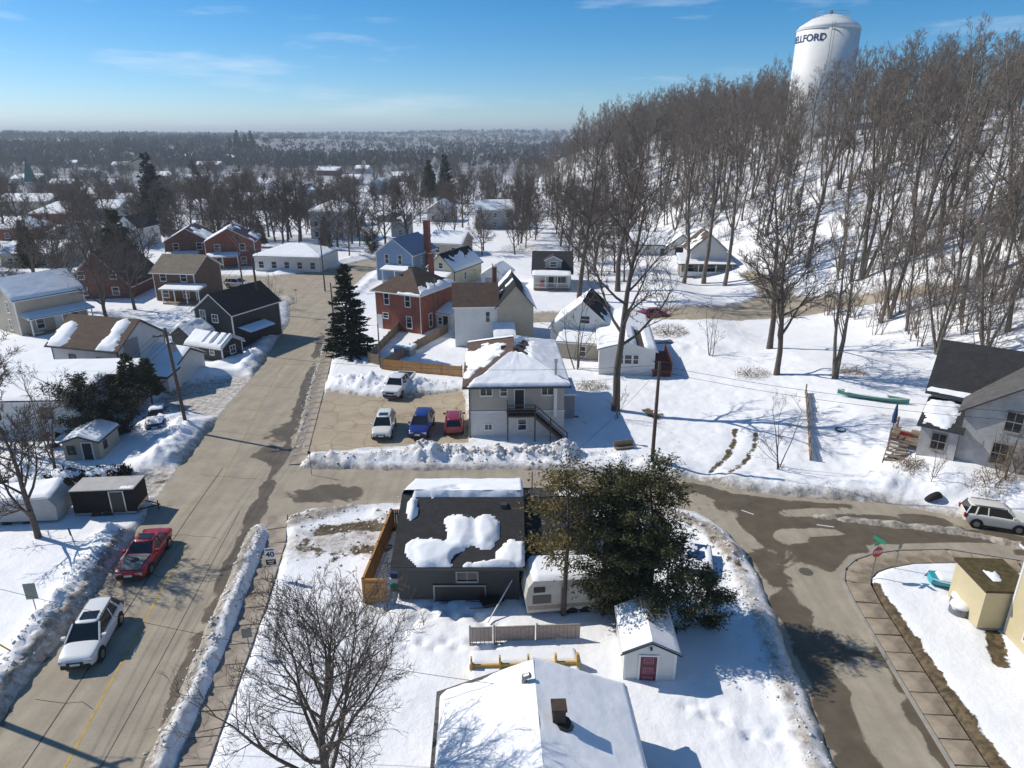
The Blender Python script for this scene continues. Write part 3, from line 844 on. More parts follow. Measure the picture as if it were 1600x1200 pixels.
def snow_on(parent, q, mode, T=.16, res=.3, seed=0, name='roof_snow'):
    """snow lying on the slope with corners eave0, eave1, ridge1, ridge0"""
    e0, e1, r1, r0 = [np.array(v, float) for v in q]
    lw = max(np.linalg.norm(e1 - e0), np.linalg.norm(r1 - r0)); lh = max(np.linalg.norm(r0 - e0), np.linalg.norm(r1 - e1))
    ni = max(6, int(lw / res)); nj = max(6, int(lh / res))
    s, t = np.meshgrid(np.linspace(0, 1, ni), np.linspace(0, 1, nj), indexing='ij')
    Pn = (e0 + (e1 - e0) * s[..., None]) * (1 - t[..., None]) + (r0 + (r1 - r0) * s[..., None]) * t[..., None]
    sx = s * lw; tx = t * lh
    nz = fbm(sx / 1.1 + seed * 3.1, tx / 1.1 + seed, 71 + seed, 4)
    ln = (1 - t) * np.linalg.norm(e1 - e0) + t * np.linalg.norm(r1 - r0)
    edge = np.minimum(np.minimum(s * ln, (1 - s) * ln), np.minimum(t * lh, (1 - t) * lh + (.45 if lh > 2.2 else .12)))
    if mode == 'full':
        m = np.full(s.shape, 1.)
    elif callable(mode):
        m = mode(s, t) + (nz - .5) * .55
    else:
        big = fbm(sx / 2.8 + seed * 1.7, tx / 2.8 + seed * .3, 77 + seed, 3)
        m = (mode - .5) * 1.15 + (big - .5) * 1.7 + (nz - .5) * .5 + .12 * (1 - t)
    m = np.minimum(m, (edge + .02) * 2.2 if mode == 'full' else (edge - .03) * 3)
    th = np.where(m > 0, T * (.3 + .7 * sstep(0, .28, m)) * (.8 + .5 * nz), -.04)
    th = np.where((m > 0) | (mode != 'full'), th, .02)
    nrm = np.cross(e1 - e0, r0 - e0); nrm = nrm / np.linalg.norm(nrm)
    if nrm[2] < 0: nrm = -nrm
    Pn = Pn + np.array([0, 0, 1.]) * (th[..., None]) + np.array([0, 0, .012])
    k = m > 0
    keep = k[:-1, :-1] | k[1:, :-1] | k[1:, 1:] | k[:-1, 1:]
    if not keep.any():
        return None
    o = None
    todo = keep.copy(); k_ = 0
    while todo.any() and k_ < 12:            # every separate patch of snow is a piece of its own
        i0, j0 = [int(v[0]) for v in np.nonzero(todo)]
        comp = np.zeros_like(keep); stack = [(i0, j0)]; todo[i0, j0] = False
        while stack:
            i, j = stack.pop(); comp[i, j] = True
            for a, b_ in ((i + 1, j), (i - 1, j), (i, j + 1), (i, j - 1)):
                if 0 <= a < todo.shape[0] and 0 <= b_ < todo.shape[1] and todo[a, b_]:
                    todo[a, b_] = False; stack.append((a, b_))
        if comp.sum() > 7:
            o = link(name, grid_mesh(name, Pn.reshape(-1, 3), ni, nj, M['snow'], comp), parent); k_ += 1
    return o

SEED = [0]

def volume(t, x, y, W, D, h, roof='x', rise=2., oh=.4, wm='white', rm='rdark', z0=0., snow=None, wins=(), doors=(), trim='trimw', base_m='conc', res=.3, corner=True, T=.16, gut=True, bottom=.8):
    """one block of a building: walls (with gables), foundation, roof, roof snow, windows, doors"""
    snow = snow or {}
    zt = z0 + h
    mb = MB()
    x1, y1 = x + W, y + D
    b0 = z0 + .3 if base_m else z0 - bottom
    A = [(x, y), (x1, y), (x1, y1), (x, y1)]
    for i in range(4):
        p, q = A[i], A[(i + 1) % 4]
        pts = [(*p, b0), (*q, b0), (*q, zt), (*p, zt)]
        if roof == 'x' and i in (1, 3): pts.insert(3, (p[0], y + D / 2, zt + rise))
        if roof == 'y' and i in (0, 2): pts.insert(3, (x + W / 2, p[1], zt + rise))
        if roof == 'shed':
            pts = [(*p, b0), (*q, b0), (*q, zt + (rise if q[1] == y1 else 0)), (*p, zt + (rise if p[1] == y1 else 0))]
        mb.poly(pts)
    mb.build('wall', wm, t)
    if base_m:
        MB().box(x + .03, x1 - .03, y + .03, y1 - .03, z0 - bottom, z0 + .3).build('foundation', base_m, t)
    if corner:
        e = .11; p_ = .022
        for cx, cy in A:
            sx = 1 if cx == x else -1; sy = 1 if cy == y else -1
            xa, xb = sorted((cx - sx * p_, cx + sx * e)); ya, yb = sorted((cy - sy * p_, cy + sy * e))
            MB().box(xa, xb, ya, yb, b0, zt - .02).build('corner_board', trim, t)
    th = .13
    sl = {}
    X0, X1, Y0, Y1 = x - oh, x1 + oh, y - oh, y1 + oh
    if roof == 'x':
        k = rise / (D / 2); ze = zt - k * oh; zr = zt + rise; ym = y + D / 2
        sl['f'] = [(X0, Y0, ze), (X1, Y0, ze), (X1, ym, zr), (X0, ym, zr)]
        sl['b'] = [(X1, Y1, ze), (X0, Y1, ze), (X0, ym, zr), (X1, ym, zr)]
    elif roof == 'y':
        k = rise / (W / 2); ze = zt - k * oh; zr = zt + rise; xm = x + W / 2
        sl['l'] = [(X0, Y1, ze), (X0, Y0, ze), (xm, Y0, zr), (xm, Y1, zr)]
        sl['r'] = [(X1, Y0, ze), (X1, Y1, ze), (xm, Y1, zr), (xm, Y0, zr)]
    elif roof == 'hip':
        k = rise / (min(W, D) / 2); ze = zt - k * oh; zr = zt + rise
        if W >= D:
            a = (x + D / 2, y + D / 2, zr); c = (x1 - D / 2, y + D / 2, zr)
            sl['f'] = [(X0, Y0, ze), (X1, Y0, ze), c, a]; sl['b'] = [(X1, Y1, ze), (X0, Y1, ze), a, c]
            sl['l'] = [(X0, Y1, ze), (X0, Y0, ze), a, a]; sl['r'] = [(X1, Y0, ze), (X1, Y1, ze), c, c]
        else:
            a = (x + W / 2, y + W / 2, zr); c = (x + W / 2, y1 - W / 2, zr)
            sl['l'] = [(X0, Y1, ze), (X0, Y0, ze), a, c]; sl['r'] = [(X1, Y0, ze), (X1, Y1, ze), c, a]
            sl['f'] = [(X0, Y0, ze), (X1, Y0, ze), a, a]; sl['b'] = [(X1, Y1, ze), (X0, Y1, ze), c, c]
    elif roof == 'shed':
        k = rise / D; ze = zt - k * oh; zr = zt + rise + (k * oh if False else 0)
        sl['f'] = [(X0, Y0, ze), (X1, Y0, ze), (X1, y1, zr), (X0, y1, zr)]
    else:
        sl['f'] = [(X0, Y0, zt), (X1, Y0, zt), (X1, Y1, zt), (X0, Y1, zt)]
    rb = MB()
    for kx, q in sl.items():
        pts = q if q[2] != q[3] else q[:3]
        rb.prism([(a, c, z - .02) for a, c, z in pts], [(a, c, z + th) for a, c, z in pts], 0, 1)
    ro = rb.build('roof', [rm, trim], t)
    if gut and roof in ('x', 'hip', 'shed'):
        g = sl['f']; MB().box(g[0][0], g[1][0], g[0][1] - .11, g[0][1] - .004, g[0][2] - .02, g[0][2] + .09).build('gutter', trim, ro)
    for kx, q in sl.items():
        md = snow.get(kx, snow.get('*'))
        if md is not None:
            SEED[0] += 1
            snow_on(ro, [(a, c, z + th) for a, c, z in q], md, T, res, SEED[0])
    for wn in wins:
        window(t, wn[0], W, D, x, y, *wn[1:])
    for dn in doors:
        door(t, dn[0], W, D, x, y, *dn[1:])
    return ro

def frame2(A, B):
    """ground pixels of the near wall's two lower corners -> origin, heading, width"""
    a = P(*A); b_ = P(*B)
    return a, math.atan2(b_.y - a.y, b_.x - a.x), math.hypot(b_.x - a.x, b_.y - a.y)

def chimney(t, x, y, z0, z1, m='brick', w=.55):
    o = MB().box(x - w / 2, x + w / 2, y - w / 2, y + w / 2, z0, z1).box(x - w / 2 - .05, x + w / 2 + .05, y - w / 2 - .05, y + w / 2 + .05, z1 - .12, z1 + .002).build('chimney', m, t)
    return o

def vent(ro, x, y, z, r=.07, h=.5, m='alu'):
    return MB().tube([(x, y, z - .3), (x, y, z + h)], r, 8).build('vent_pipe', m, ro)

def boxvent(ro, x, y, z):
    return MB().box(x - .2, x + .2, y - .2, y + .2, z - .15, z + .16).build('roof_vent', 'trimd', ro)

def porch(t, x, y, W, D, h, wm='trimw', rise=.4, snow='full', posts=3, rail=True, rm='rgrey', z0=.5, deckm='woodg'):
    """open porch in front (towards -y) of the wall line y"""
    p = MB().box(x, x + W, y - D, y - .01, z0 - .15, z0).build('porch_floor', deckm, t)
    MB().box(x + .1, x + W - .1, y - D + .1, y - .05, -.6, z0 - .15).build('porch_skirt', deckm, t)
    th = .1
    q = [(x - .25, y - D - .3, h), (x + W + .25, y - D - .3, h), (x + W + .25, y - .003, h + rise), (x - .25, y - .003, h + rise)]
    ro = MB().prism([(a, c, z - th) for a, c, z in q], q, 0, 1).build('porch_roof', [rm, wm], t)
    if snow is not None:
        SEED[0] += 1; snow_on(ro, q, snow, .2, .3, SEED[0], 'porch_snow')
    for i in range(posts):
        px = x + .1 + (W - .2) * i / max(1, posts - 1)
        MB().box(px - .07, px + .07, y - D + .03, y - D + .17, z0, h - th + .02).build('porch_post', wm, t)
    if rail:
        r = MB().box(x + .17, x + W - .17, y - D + .07, y - D + .13, z0 + .85, z0 + .93).box(x + .17, x + W - .17, y - D + .07, y - D + .13, z0 + .1, z0 + .16)
        for i in range(int(W / .16)):
            r.box(x + .2 + i * .16, x + .24 + i * .16, y - D + .08, y - D + .12, z0 + .16, z0 + .85)
        r.build('railing', wm, t)
    return ro

# --- charcoal bungalow in the middle with its cedar fence
dk = thing('bungalow', 'charcoal-sided bungalow with dark shingles and melting snow patches beside cedar trees', 'house', P(625, 943), R(0))
def dsnow(s, t):
    a = .45 - np.hypot((s - .30) / .26, (t - .16) / .22) * .5
    b_ = .45 - np.hypot((s - .50) / .16, (t - .40) / .28) * .5
    c = .40 - np.hypot((s - .70) / .12, (t - .48) / .26) * .5
    d = .42 - np.hypot((s - .97) / .16, (t - .16) / .28) * .5
    e = .35 - np.hypot((s - .74) / .34, (t - .02) / .08) * .5
    f_ = .3 - np.hypot((s - .10) / .05, (t - .80) / .24) * .5
    g = .35 - np.abs(t - 1.0) * 9 - .6 * (s < .1)
    hole = .5 - np.hypot((s - .50) / .09, (t - .10) / .12) * .6
    return np.maximum.reduce([a, b_, c, d, e, f_, g]) - np.maximum(0, hole) * 1.3
ro = volume(dk, 0, 0, 7.0, 9.6, 2.75, 'x', 1.75, .35, 'dgrey', 'rdark', trim='trimd', snow={'f': dsnow, 'b': .9}, T=.26, res=.13, base_m='conc')
window(dk, 'f', 7, 9.6, 0, 0, 4.0, 1.62, 1.15, .55, 'alu', 'slide')
MB().box(2.1, 5.0, -.07, -.01, .2, 1.25).build('covered_opening', 'blackp', dk)
fr = MB().box(2.0, 2.1, -.1, -.01, .1, 1.35).box(5.0, 5.1, -.1, -.01, .1, 1.35).box(2.1, 5.0, -.1, -.01, 1.25, 1.35)
fr.build('opening_frame', 'alu', dk)
for vx, vy in ((3.8, 3.0), (6.1, 3.9)):
    boxvent(ro, vx, vy, 2.75 + .13 + vy * .365)
ro2 = volume(dk, 7.02, 1.6, 4.4, 7.6, 2.5, 'x', 1.45, .3, 'dgrey', 'rdark', trim='trimd', snow={'f': lambda s, t: .2 - t * 5 + .0 * s, 'b': .3}, res=.15)
boxvent(ro2, 8.4, 4.6, 3.95)
vent(ro2, 7.9, 5.6, 4.1, .035, 1.7, 'trimd'); vent(ro2, 8.4, 5.2, 4.0, .05, .4, 'trimd')

def board_fence(name, label, pts, h, m, cat='fence', post=2.2, z0=0., bw=.14, group=None, topcap=False):
    """posts, rails and one boarded panel per bay"""
    a0 = pts[0]
    t = thing(name, label, cat, (a0[0], a0[1], base1(*a0)), 0, group)
    zb = base1(*a0)
    for (ax, ay), (bx, by) in zip(pts[:-1], pts[1:]):
        l = math.hypot(bx - ax, by - ay); k = max(1, round(l / post)); ux, uy = (bx - ax) / l, (by - ay) / l; ang = math.atan2(uy, ux)
        for i in range(k + 1):
            px, py = ax + ux * l * i / k, ay + uy * l * i / k
            o = MB().box(-.06, .06, -.06, .06, -.5, h + .12).build('post', m, t)
            o.location = (px - a0[0], py - a0[1], base1(px, py) - zb + z0); o.rotation_euler = (0, 0, ang)
        for i in range(k):
            px, py = ax + ux * l * i / k, ay + uy * l * i / k
            s = l / k; mb = MB(); nb = int((s - .14) / bw)
            for j in range(nb):
                xa = .07 + j * (s - .14) / nb
                mb.box(xa, xa + bw - .012, -.02, .01, .02 - .4, h + rnd.uniform(-.015, .015))
            mb.box(.061, s - .061, .012, .05, .35, .44).box(.061, s - .061, .012, .05, h - .3, h - .21)
            if topcap: mb.box(.061, s - .061, -.06, .07, h + .02, h + .055)
            o = mb.build('fence_panel', m, t)
            o['kind'] = 'stuff'
            o.location = (px - a0[0], py - a0[1], base1(px, py) - zb + z0); o.rotation_euler = (0, 0, ang)
    return t

pa, pb, pc, pd = P(604, 945), P(570, 945), P(603, 832), P(625, 832)
board_fence('fence', 'tall new cedar board fence beside the charcoal bungalow', [(pa.x, pa.y), (pb.x, pb.y), (-8.3, 41.2), (-6.7, 41.2)], 1.75, 'wood', topcap=True)
for i, (m_, z, lb) in enumerate((('maroon', 0, 'maroon bin at the bottom of the stack by the bungalow wall'), ('signg', .38, 'green bin, second from bottom of the stack by the bungalow wall'), ('signw', .76, 'white bin, third in the stack by the bungalow wall'), ('navy', 1.14, 'navy bin on top of the stack by the bungalow wall'))):
    bn = thing('storage_bin', lb, 'bin', P(619, 925) + Vector((0, 0, z)))
    MB().prism([(-.24, -.21, 0), (.18, -.21, 0), (.18, .21, 0), (-.24, .21, 0)], [(-.28, -.25, .33), (.22, -.25, .33), (.22, .25, .33), (-.28, .25, .33)]).build('bin_body', m_, bn)
    MB().box(-.3, .24, -.27, .27, .332, .37).build('lid', m_, bn)
c_ = thing('wheelbarrow', 'dark overturned barrow on the shaded snow by the bungalow', 'wheelbarrow', P(766, 950) + Vector((0, 0, .25)), .4)
MB().prism([(-.35, -.25, 0), (.4, -.3, 0), (.4, .3, 0), (-.35, .25, 0)], [(-.6, -.4, .35), (.6, -.45, .35), (.6, .45, .35), (-.6, .4, .35)]).build('tray', 'blackp', c_)
MB().tube([(-.4, -.3, .1), (-1.4, -.35, .4)], .03, 6).build('handle', 'woodd', c_); MB().tube([(-.4, .3, .1), (-1.4, .35, .4)], .03, 6).build('handle', 'woodd', c_)
MB().lathe([(.05, -.05), (.2, -.05), (.2, .05), (.05, .05)], 16, 0, (.7, 0, .0), 'y').build('wheel', 'rubber', c_)
lp = P(762, 980)
tag(MB().tube([lp + Vector((0, 0, .3)), P(818, 925) + Vector((0, 0, 2.3))], .04, 8).build('leaning_pole', 'trimw'), 'long white pole leaning from yard towards the camper', 'pole')

# --- apartment house by the car park
ap = thing('apartment_house', 'two-storey tan apartment house with brown hip roof and outside stair', 'building', P(734, 686), R(2))
def asl(s, t):
    return .5 - np.maximum(np.abs(s - .52) / .36, np.abs(t - .40) / .42) * .55
def asf(s, t):
    return .5 - np.maximum(0, t - .78) * 4 - np.maximum(0, .10 - s) * 8
def asr(s, t):
    streak = np.sin((t * 9 + s * 2) * 1.0)
    return .42 - np.maximum(0, t - .45) * (.75 + .9 * streak)
ro = volume(ap, 0, 0, 8.5, 12.5, 5.3, 'hip', 1.75, .55, 'tan', 'rbrown', trim='trimd', snow={'l': asl, 'f': asf, 'r': asr, 'b': 'full'}, T=.22, res=.16, corner=False)
MB().box(-.04, 8.54, -.04, 12.54, -.6, 2.7).build('lower_wall', 'block', ap)
MB().box(-.07, 8.57, -.07, -.042, 2.62, 2.74).build('belt_trim', 'trimw', ap)
for u, z, a, b_, st in ((1.55, 4.25, 1.0, .72, 'slide'), (3.1, 4.2, .55, .72, 'sash'), (7.0, 4.25, 1.0, .72, 'slide')):
    window(ap, 'f', 8.5, 12.5, 0, -.0, u, z, a, b_, 'trimw', st)
window(ap, 'f', 8.5, 12.5, 0, -.045, 4.75, .9, .72, 1.0, 'trimw', 'sash')
window(ap, 'f', 8.5, 12.5, 0, -.045, 1.7, .95, .6, .5, 'trimw', 'slide')
door(ap, 'f', 8.5, 12.5, 0, 0, 4.5, 2.82, .8, 1.9, 'blackp')
MB().tube([(.05, -.12, -.2), (.05, -.12, 5.1)], .05, 8).build('downspout', 'trimd', ap)
MB().box(7.55, 7.85, -.3, -.05, 2.2, 5.15).build('chimney_chase', 'trimw', ap)
st = MB().tube([(7.75, .6, 5.4), (7.75, .6, 7.1)], .12, 10); st.tube([(7.75, .6, 7.1), (7.75, .6, 7.3)], .18, 10); st.build('flue', 'metal', ap)
for q in ((3.2, 6.2), (4.9, 6.0), (4.3, 4.4)):
    boxvent(ro, q[0], q[1], 5.45 + min(q[0], 8.5 - q[0], q[1]) * .41)
MB().box(3.35, 5.9, -1.35, -.05, 2.62, 2.78).build('landing', 'woodd', ap)
for i, (px, z1) in enumerate(((3.42, 3.85), (5.83, 3.75))):
    MB().box(px - .06, px + .06, -1.33, -1.21, -.6, z1).build('stair_post', 'woodd', ap)
rl = MB()
for z in (3.05, 3.35, 3.7):
    rl.box(3.48, 5.77, -1.3, -1.25, z, z + .09)
    rl.box(3.38, 3.43, -1.2, -.1, z, z + .09)
rl.build('landing_rail', 'woodd', ap)
n_st = 13
for i in range(n_st):
    f_ = (i + .5) / n_st
    MB().box(5.9 + f_ * 2.7 - .13, 5.9 + f_ * 2.7 + .15, -1.32, -.32, 2.66 - f_ * 2.66 - .02, 2.66 - f_ * 2.66 + .04).build('tread', 'woodd', ap)
for yy in (-1.36, -.32):
    MB().prism([(5.9, yy, 2.4), (8.75, yy, -.25), (8.75, yy + .05, -.25), (5.9, yy + .05, 2.4)], [(5.9, yy, 2.7), (8.75, yy, .05), (8.75, yy + .05, .05), (5.9, yy + .05, 2.7)]).build('stringer', 'woodd', ap)
MB().tube([(5.85, -1.33, 3.75), (8.7, -1.33, 1.05)], .045, 6).tube([(5.85, -1.33, 3.3), (8.7, -1.33, .6)], .035, 6).build('handrail', 'woodd', ap)
for px, z1 in ((7.2, 2.45), (8.7, 1.1)):
    MB().box(px - .05, px + .05, -1.37, -1.29, -.6, z1).build('rail_post', 'woodd', ap)
MB().box(8.56, 10.0, 4.0, 8.5, -.5, 2.6).build('rear_annex', 'grey', ap)
MB().box(8.56, 10.2, 3.9, 8.6, 2.6, 2.75).build('annex_roof', 'snow', ap)

# --- brick house and its neighbours behind the car park
A_, a_, w_ = frame2((590, 515), (672, 527))
bh = thing('brick_house', 'red brick two-storey house with brown hip roof behind the spruce', 'house', A_, a_)
W_ = 7.4
ro = volume(bh, 0, 0, W_, 8.5, 5.9, 'hip', 2.5, .5, 'brick', 'rbrown', snow={'r': lambda s, t: .42 - t * 1.5, 'f': lambda s, t: .3 - t * 6 - (s < .55)}, T=.2, res=.2, corner=False, wins=[('f', 1.9, 3.9, .75, 1.55), ('f', 5.4, 3.9, .75, 1.55), ('f', 1.6, 1.9, .8, .7), ('f', 5.5, .9, .8, 1.6), ('r', 2.4, .8, .7, 1.8)])
door(bh, 'f', W_, 8.5, 0, 0, .5, .2, .8, 2.0, 'trimw')
MB().tube([(W_ + .06, -.08, 0), (W_ + .06, -.08, 5.7)], .05, 8).build('downspout', 'trimw', bh)
MB().tube([(W_ + .08, 3.6, .4), (W_ + .08, 3.6, 7.4)], .06, 8).build('service_mast', 'alu', bh)
chimney(bh, 5.2, 6.5, 6.5, 10.2, 'brick', .6)
boxvent(ro, 2.9, 2.4, 7.6); boxvent(ro, 3.3, 4.0, 8.4)
volume(bh, W_ + .02, 3.8, 2.4, 3.2, 2.4, 'shed', .7, .2, 'white', 'rgrey', snow={'f': 'full'}, wins=[('f', .7, .9, .5, .9)], doors=[('f', 1.6, .2, .8, 1.9, 'glass')], corner=False)
volume(bh, -.3, 8.52, 5.5, 3.5, 3.2, 'x', 1.2, .3, 'brick', 'rbrown', snow={'b': .4}, corner=False)

A_, a_, w_ = frame2((712, 545), (765, 545))
wh = thing('farmhouse', 'white house with brown front roof and black snowy cross gable beside brick house', 'house', A_, R(4))
volume(wh, 0, 0, 5.4, 6.5, 5.6, 'x', 2.2, .3, 'white', 'rbrown', wins=[('f', 4.2, 3.5, .5, 1.3), ('f', 4.3, .9, .4, .5)], corner=True)
volume(wh, 5.42, -.2, 4.6, 9.5, 5.6, 'y', 2.6, .35, 'beige', 'rblack', snow={'r': lambda s, t: .5 - t * 1.1, 'l': .35}, wins=[('r', 2.0, 3.8, .6, 1.4), ('r', 5.5, 3.8, .6, 1.4), ('r', 2.0, 1.0, .6, 1.4), ('r', 5.5, 1.0, .6, 1.4)], trim='trimd', corner=False)
volume(wh, 5.0, -2.8, 2.4, 2.58, 2.2, 'shed', 1.0, .2, 'tan', 'rgrey', snow={'f': 'full'}, corner=False)
chimney(wh, 5.4, 6.2, 6.5, 9.4, 'brick', .5)

A_, a_, w_ = frame2((590, 440), (630, 447))
bl = thing('blue_house', 'blue-sided house with blue metal gable roof and brick chimney', 'house', A_, R(-20))
volume(bl, 0, 0, 7.6, 9.5, 5.4, 'y', 2.7, .35, 'blue', 'rblue', wins=[('f', 2.3, 3.6, .7, 1.6), ('f', 5.0, 3.6, .7, 1.6), ('r', 3.5, 3.3, .6, 1.2)], corner=True)
porch(bl, 2.2, 0, 5.2, 2.0, 2.8, posts=3, rail=False)
chimney(bl, 7.9, 5.6, 0, 11.0, 'brick', 1.0)

A_, a_, w_ = frame2((668, 450), (706, 462))
yh = thing('yellow_house', 'small cream house with snowy gable roof and front porch behind brick house', 'house', A_, R(-24))
volume(yh, 0, 0, 5.6, 10.5, 3.6, 'y', 2.6, .35, 'yellow', 'rblack', snow={'r': lambda s, t: .55 - t * .8, 'l': .6}, wins=[('f', 2.9, 3.8, .8, .9), ('r', 4.0, 1.4, .6, 1.2), ('r', 7.8, 1.4, .6, 1.2)], trim='trimd')
porch(yh, .2, 0, 4.8, 2.0, 2.7, posts=3, rail=False)

A_, a_, w_ = frame2((752, 450), (770, 452))
gg = thing('garage', 'small white garage with rounded snowy roof behind the farmhouse', 'garage', A_, R(-18))
volume(gg, 0, 0, 4.2, 6.0, 2.4, 'y', 1.3, .2, 'white', 'rgrey', snow={'*': 'full'}, wins=[('r', 3, 1.0, .7, .7)], T=.25)
door(gg, 'f', 4.2, 6, 0, 0, 2.1, 0, 2.6, 2.0, 'grey', 'garage_door')

A_, a_, w_ = frame2((834, 456), (890, 459))
ph = thing('porch_house', 'grey dormered cottage with white front porch and red chair left of big trees', 'house', A_ + Vector((0, 1.8, 0)), R(-3))
volume(ph, 0, 0, 6.6, 8.5, 3.1, 'x', 3.0, .4, 'white', 'rdark', snow={}, corner=True, wins=[('r', 3.5, 1.0, .8, 1.2)])
volume(ph, 2.0, .7, 2.9, 3.0, 5.1, 'y', .7, .2, 'grey', 'rdark', base_m=None, bottom=-3.2, wins=[('f', 1.45, 4.0, 1.1, .85)], corner=False)
porch(ph, 0, 0, 6.3, 1.9, 2.9, posts=4, z0=.7)
window(ph, 'f', 6.6, 8.5, 0, 0, 4.8, 1.3, 1.8, 1.2, 'trimw', 'slide'); door(ph, 'f', 6.6, 8.5, 0, 0, 3.1, .7, .9, 2.0, 'woodd')
ch = thing('porch_chair', 'red chair standing on the white cottage porch', 'chair', A_ + Vector((1.5, .9, .7)), R(-3))
MB().box(-.35, .35, -.3, .3, .35, .45).build('seat', 'red', ch); MB().box(-.35, .35, .25, .33, .45, 1.05).build('backrest', 'red', ch)
for a in (-.3, .3):
    for b_ in (-.25, .25):
        MB().box(a - .03, a + .03, b_ - .03, b_ + .03, 0, .35).build('leg', 'red', ch)

A_, a_, w_ = frame2((852, 535), (930, 545))
gw = thing('gable_house', 'white house with steep black gable roof behind the white trailer home', 'house', P(860, 548), R(-14))
volume(gw, 0, 0, 8.0, 7.5, 3.2, 'y', 3.4, .35, 'white', 'rblack', snow={'r': lambda s, t: .45 - t * .9, 'l': .8}, wins=[('f', 4.3, 3.9, 1.1, .9)], corner=True)
volume(gw, 1.6, -3.4, 7.6, 3.38, 2.3, 'shed', .5, .3, 'beige', 'rgrey', snow={'f': 'full'}, wins=[('f', 3.0, .7, .7, 1.2)], corner=False)

A_, a_, w_ = frame2((935, 588), (1013, 590))
tr = thing('mobile_home', 'white mobile home with low snowy roof behind the tall bare tree', 'house', A_, R(-6))
volume(tr, 0, 0, 6.2, 15, 3.2, 'y', .85, .3, 'white', 'rbrown', snow={'l': 'full', 'r': lambda s, t: .5 - (np.abs(t - .55) < .16) * (s < .45) * .75}, T=.25, res=.25, base_m=None, bottom=.6, corner=True)
for u, ww in ((2.4, .55), (3.25, .75), (4.1, .55)):
    window(tr, 'f', 6.2, 15, 0, 0, u, 1.65, ww, 1.0, 'trimw', 'sash')
dkk = thing('deck', 'dark red stained deck with railing beside the mobile home', 'deck', P(1018, 592), R(-6))
MB().box(0, 2.2, 0, 7.5, .9, 1.05).build('deck_floor', 'redwood', dkk)
MB().box(.1, 2.1, .05, 7.4, -.5, .9).build('deck_skirt', 'redwood', dkk)
rl = MB()
for i in range(8):
    rl.box(2.1, 2.2, i * 1.05, i * 1.05 + .1, 1.05, 2.0)
rl.box(2.08, 2.22, 0, 7.5, 2.0, 2.07).box(2.13, 2.17, .1, 7.4, 1.3, 1.4).box(2.13, 2.17, .1, 7.4, 1.6, 1.7).box(0, 2.07, .0, .08, 2.0, 2.07)
rl.build('railing', 'redwood', dkk)

# --- houses on the slope at the right back
A_, a_, w_ = frame2((1066, 436), (1150, 438))
pz = thing('hillside_house', 'white gabled house with wraparound porch below the wooded hill', 'house', A_ + Vector((0, 2.0, .4)), R(-3))
volume(pz, 1.8, .6, 6.6, 7.5, 4.6, 'y', 2.9, .4, 'white', 'rbrown', snow={'r': .7, 'l': .3}, wins=[('f', 3.2, 4.3, .8, 1.5)], trim='trimd', corner=False, bottom=2)
volume(pz, 0, 0.1, 9.0, 3.0, 2.5, 'shed', .9, .5, 'beige', 'rdark', snow={'f': 'full'}, wins=[('f', 1.6, .7, 1.8, 1.3), ('f', 5.6, .7, 2.2, 1.3)], trim='trimd', corner=False, bottom=2)
MB().box(-.3, 9.3, -1.7, -.05, -1.6, .1).build('porch_base', 'stone', pz)
MB().box(-.3, 9.3, -1.75, -1.68, .1, .95).build('porch_wall', 'trimw', pz)
for px in (-.2, 3, 6.2, 9.2):
    MB().box(px - .08, px + .08, -1.66, -1.5, .1, 2.5).build('porch_post', 'trimw', pz)
q = [(-.8, -2.1, 2.36), (9.8, -2.1, 2.36), (9.8, -.41, 2.5), (-.8, -.41, 2.5)]
po = MB().prism([(a, b_, z - .1) for a, b_, z in q], q, 0, 1).build('porch_roof', ['rdark', 'trimd'], pz)
snow_on(po, q, 'full', .2, .3, 91, 'porch_snow')
A_ = P(985, 402)
gb = thing('garage', 'long white garage with open dark door left of hillside house', 'garage', A_, R(-6))
volume(gb, 0, 0, 7.6, 7, 2.8, 'x', 1.9, .35, 'white', 'rgrey', snow={'*': 'full'}, trim='trimd', bottom=2)
volume(gb, 7.62, -1.6, 5.6, 8.0, 2.9, 'y', 2.2, .4, 'white', 'rgrey', snow={'*': 'full'}, trim='trimd', bottom=2)
door(gb, 'f', 5.6, 8, 7.62, -1.6, 3.2, 0, 3.3, 2.5, 'ink', 'garage_door'); door(gb, 'f', 7.6, 7, 0, 0, 6.7, 0, .9, 2.0, 'trimd')  # wide black panel paints the dark inside of the open garage doorway

# --- weathered house on the bank at the right
oh = thing('weathered_house', 'weathered grey-white house with dark gable roof on the bank at right', 'house', P(1428, 716, .1), R(-38))
ohx = dict(trim='trimd', bottom=2.2)
volume(oh, 2.6, .8, 10.4, 7.5, 4.7, 'y', 3.9, .45, 'greyold', 'rgrey', corner=False, **ohx)
for u, z, a, b_ in ((2.6, 3.6, 1.0, 1.5), (6.2, 3.6, 1.0, 1.5), (2.2, .9, .95, 1.6), (6.2, .9, .95, 1.5)):
    window(oh, 'f', 10.4, 7.5, 2.6, .8, u + .5, z, a, b_, 'lattice', 'cross')
volume(oh, 0, .3, 2.58, 4.2, 2.9, 'shed', .9, .3, 'greyold', 'rdark', snow={'f': lambda s, t: .5 - np.maximum(np.abs(s - .42) / .34, np.abs(t - .5) / .42) * .55}, wins=[('f', 1.35, 1.1, .95, 1.3, 'lattice', 'cross')], corner=False, T=.22, res=.14, **ohx)
volume(oh, -.2, 4.55, 7.0, 7.5, 4.6, 'x', 3.2, .4, 'greyold', 'rdark', snow={'f': lambda s, t: .3 - t * 3.2}, corner=False, **ohx)
ds = thing('wooden_deck', 'small wooden deck and stair beside the weathered house', 'deck', P(1384, 706, .1) + Vector((0, 0, .55)), R(-38))
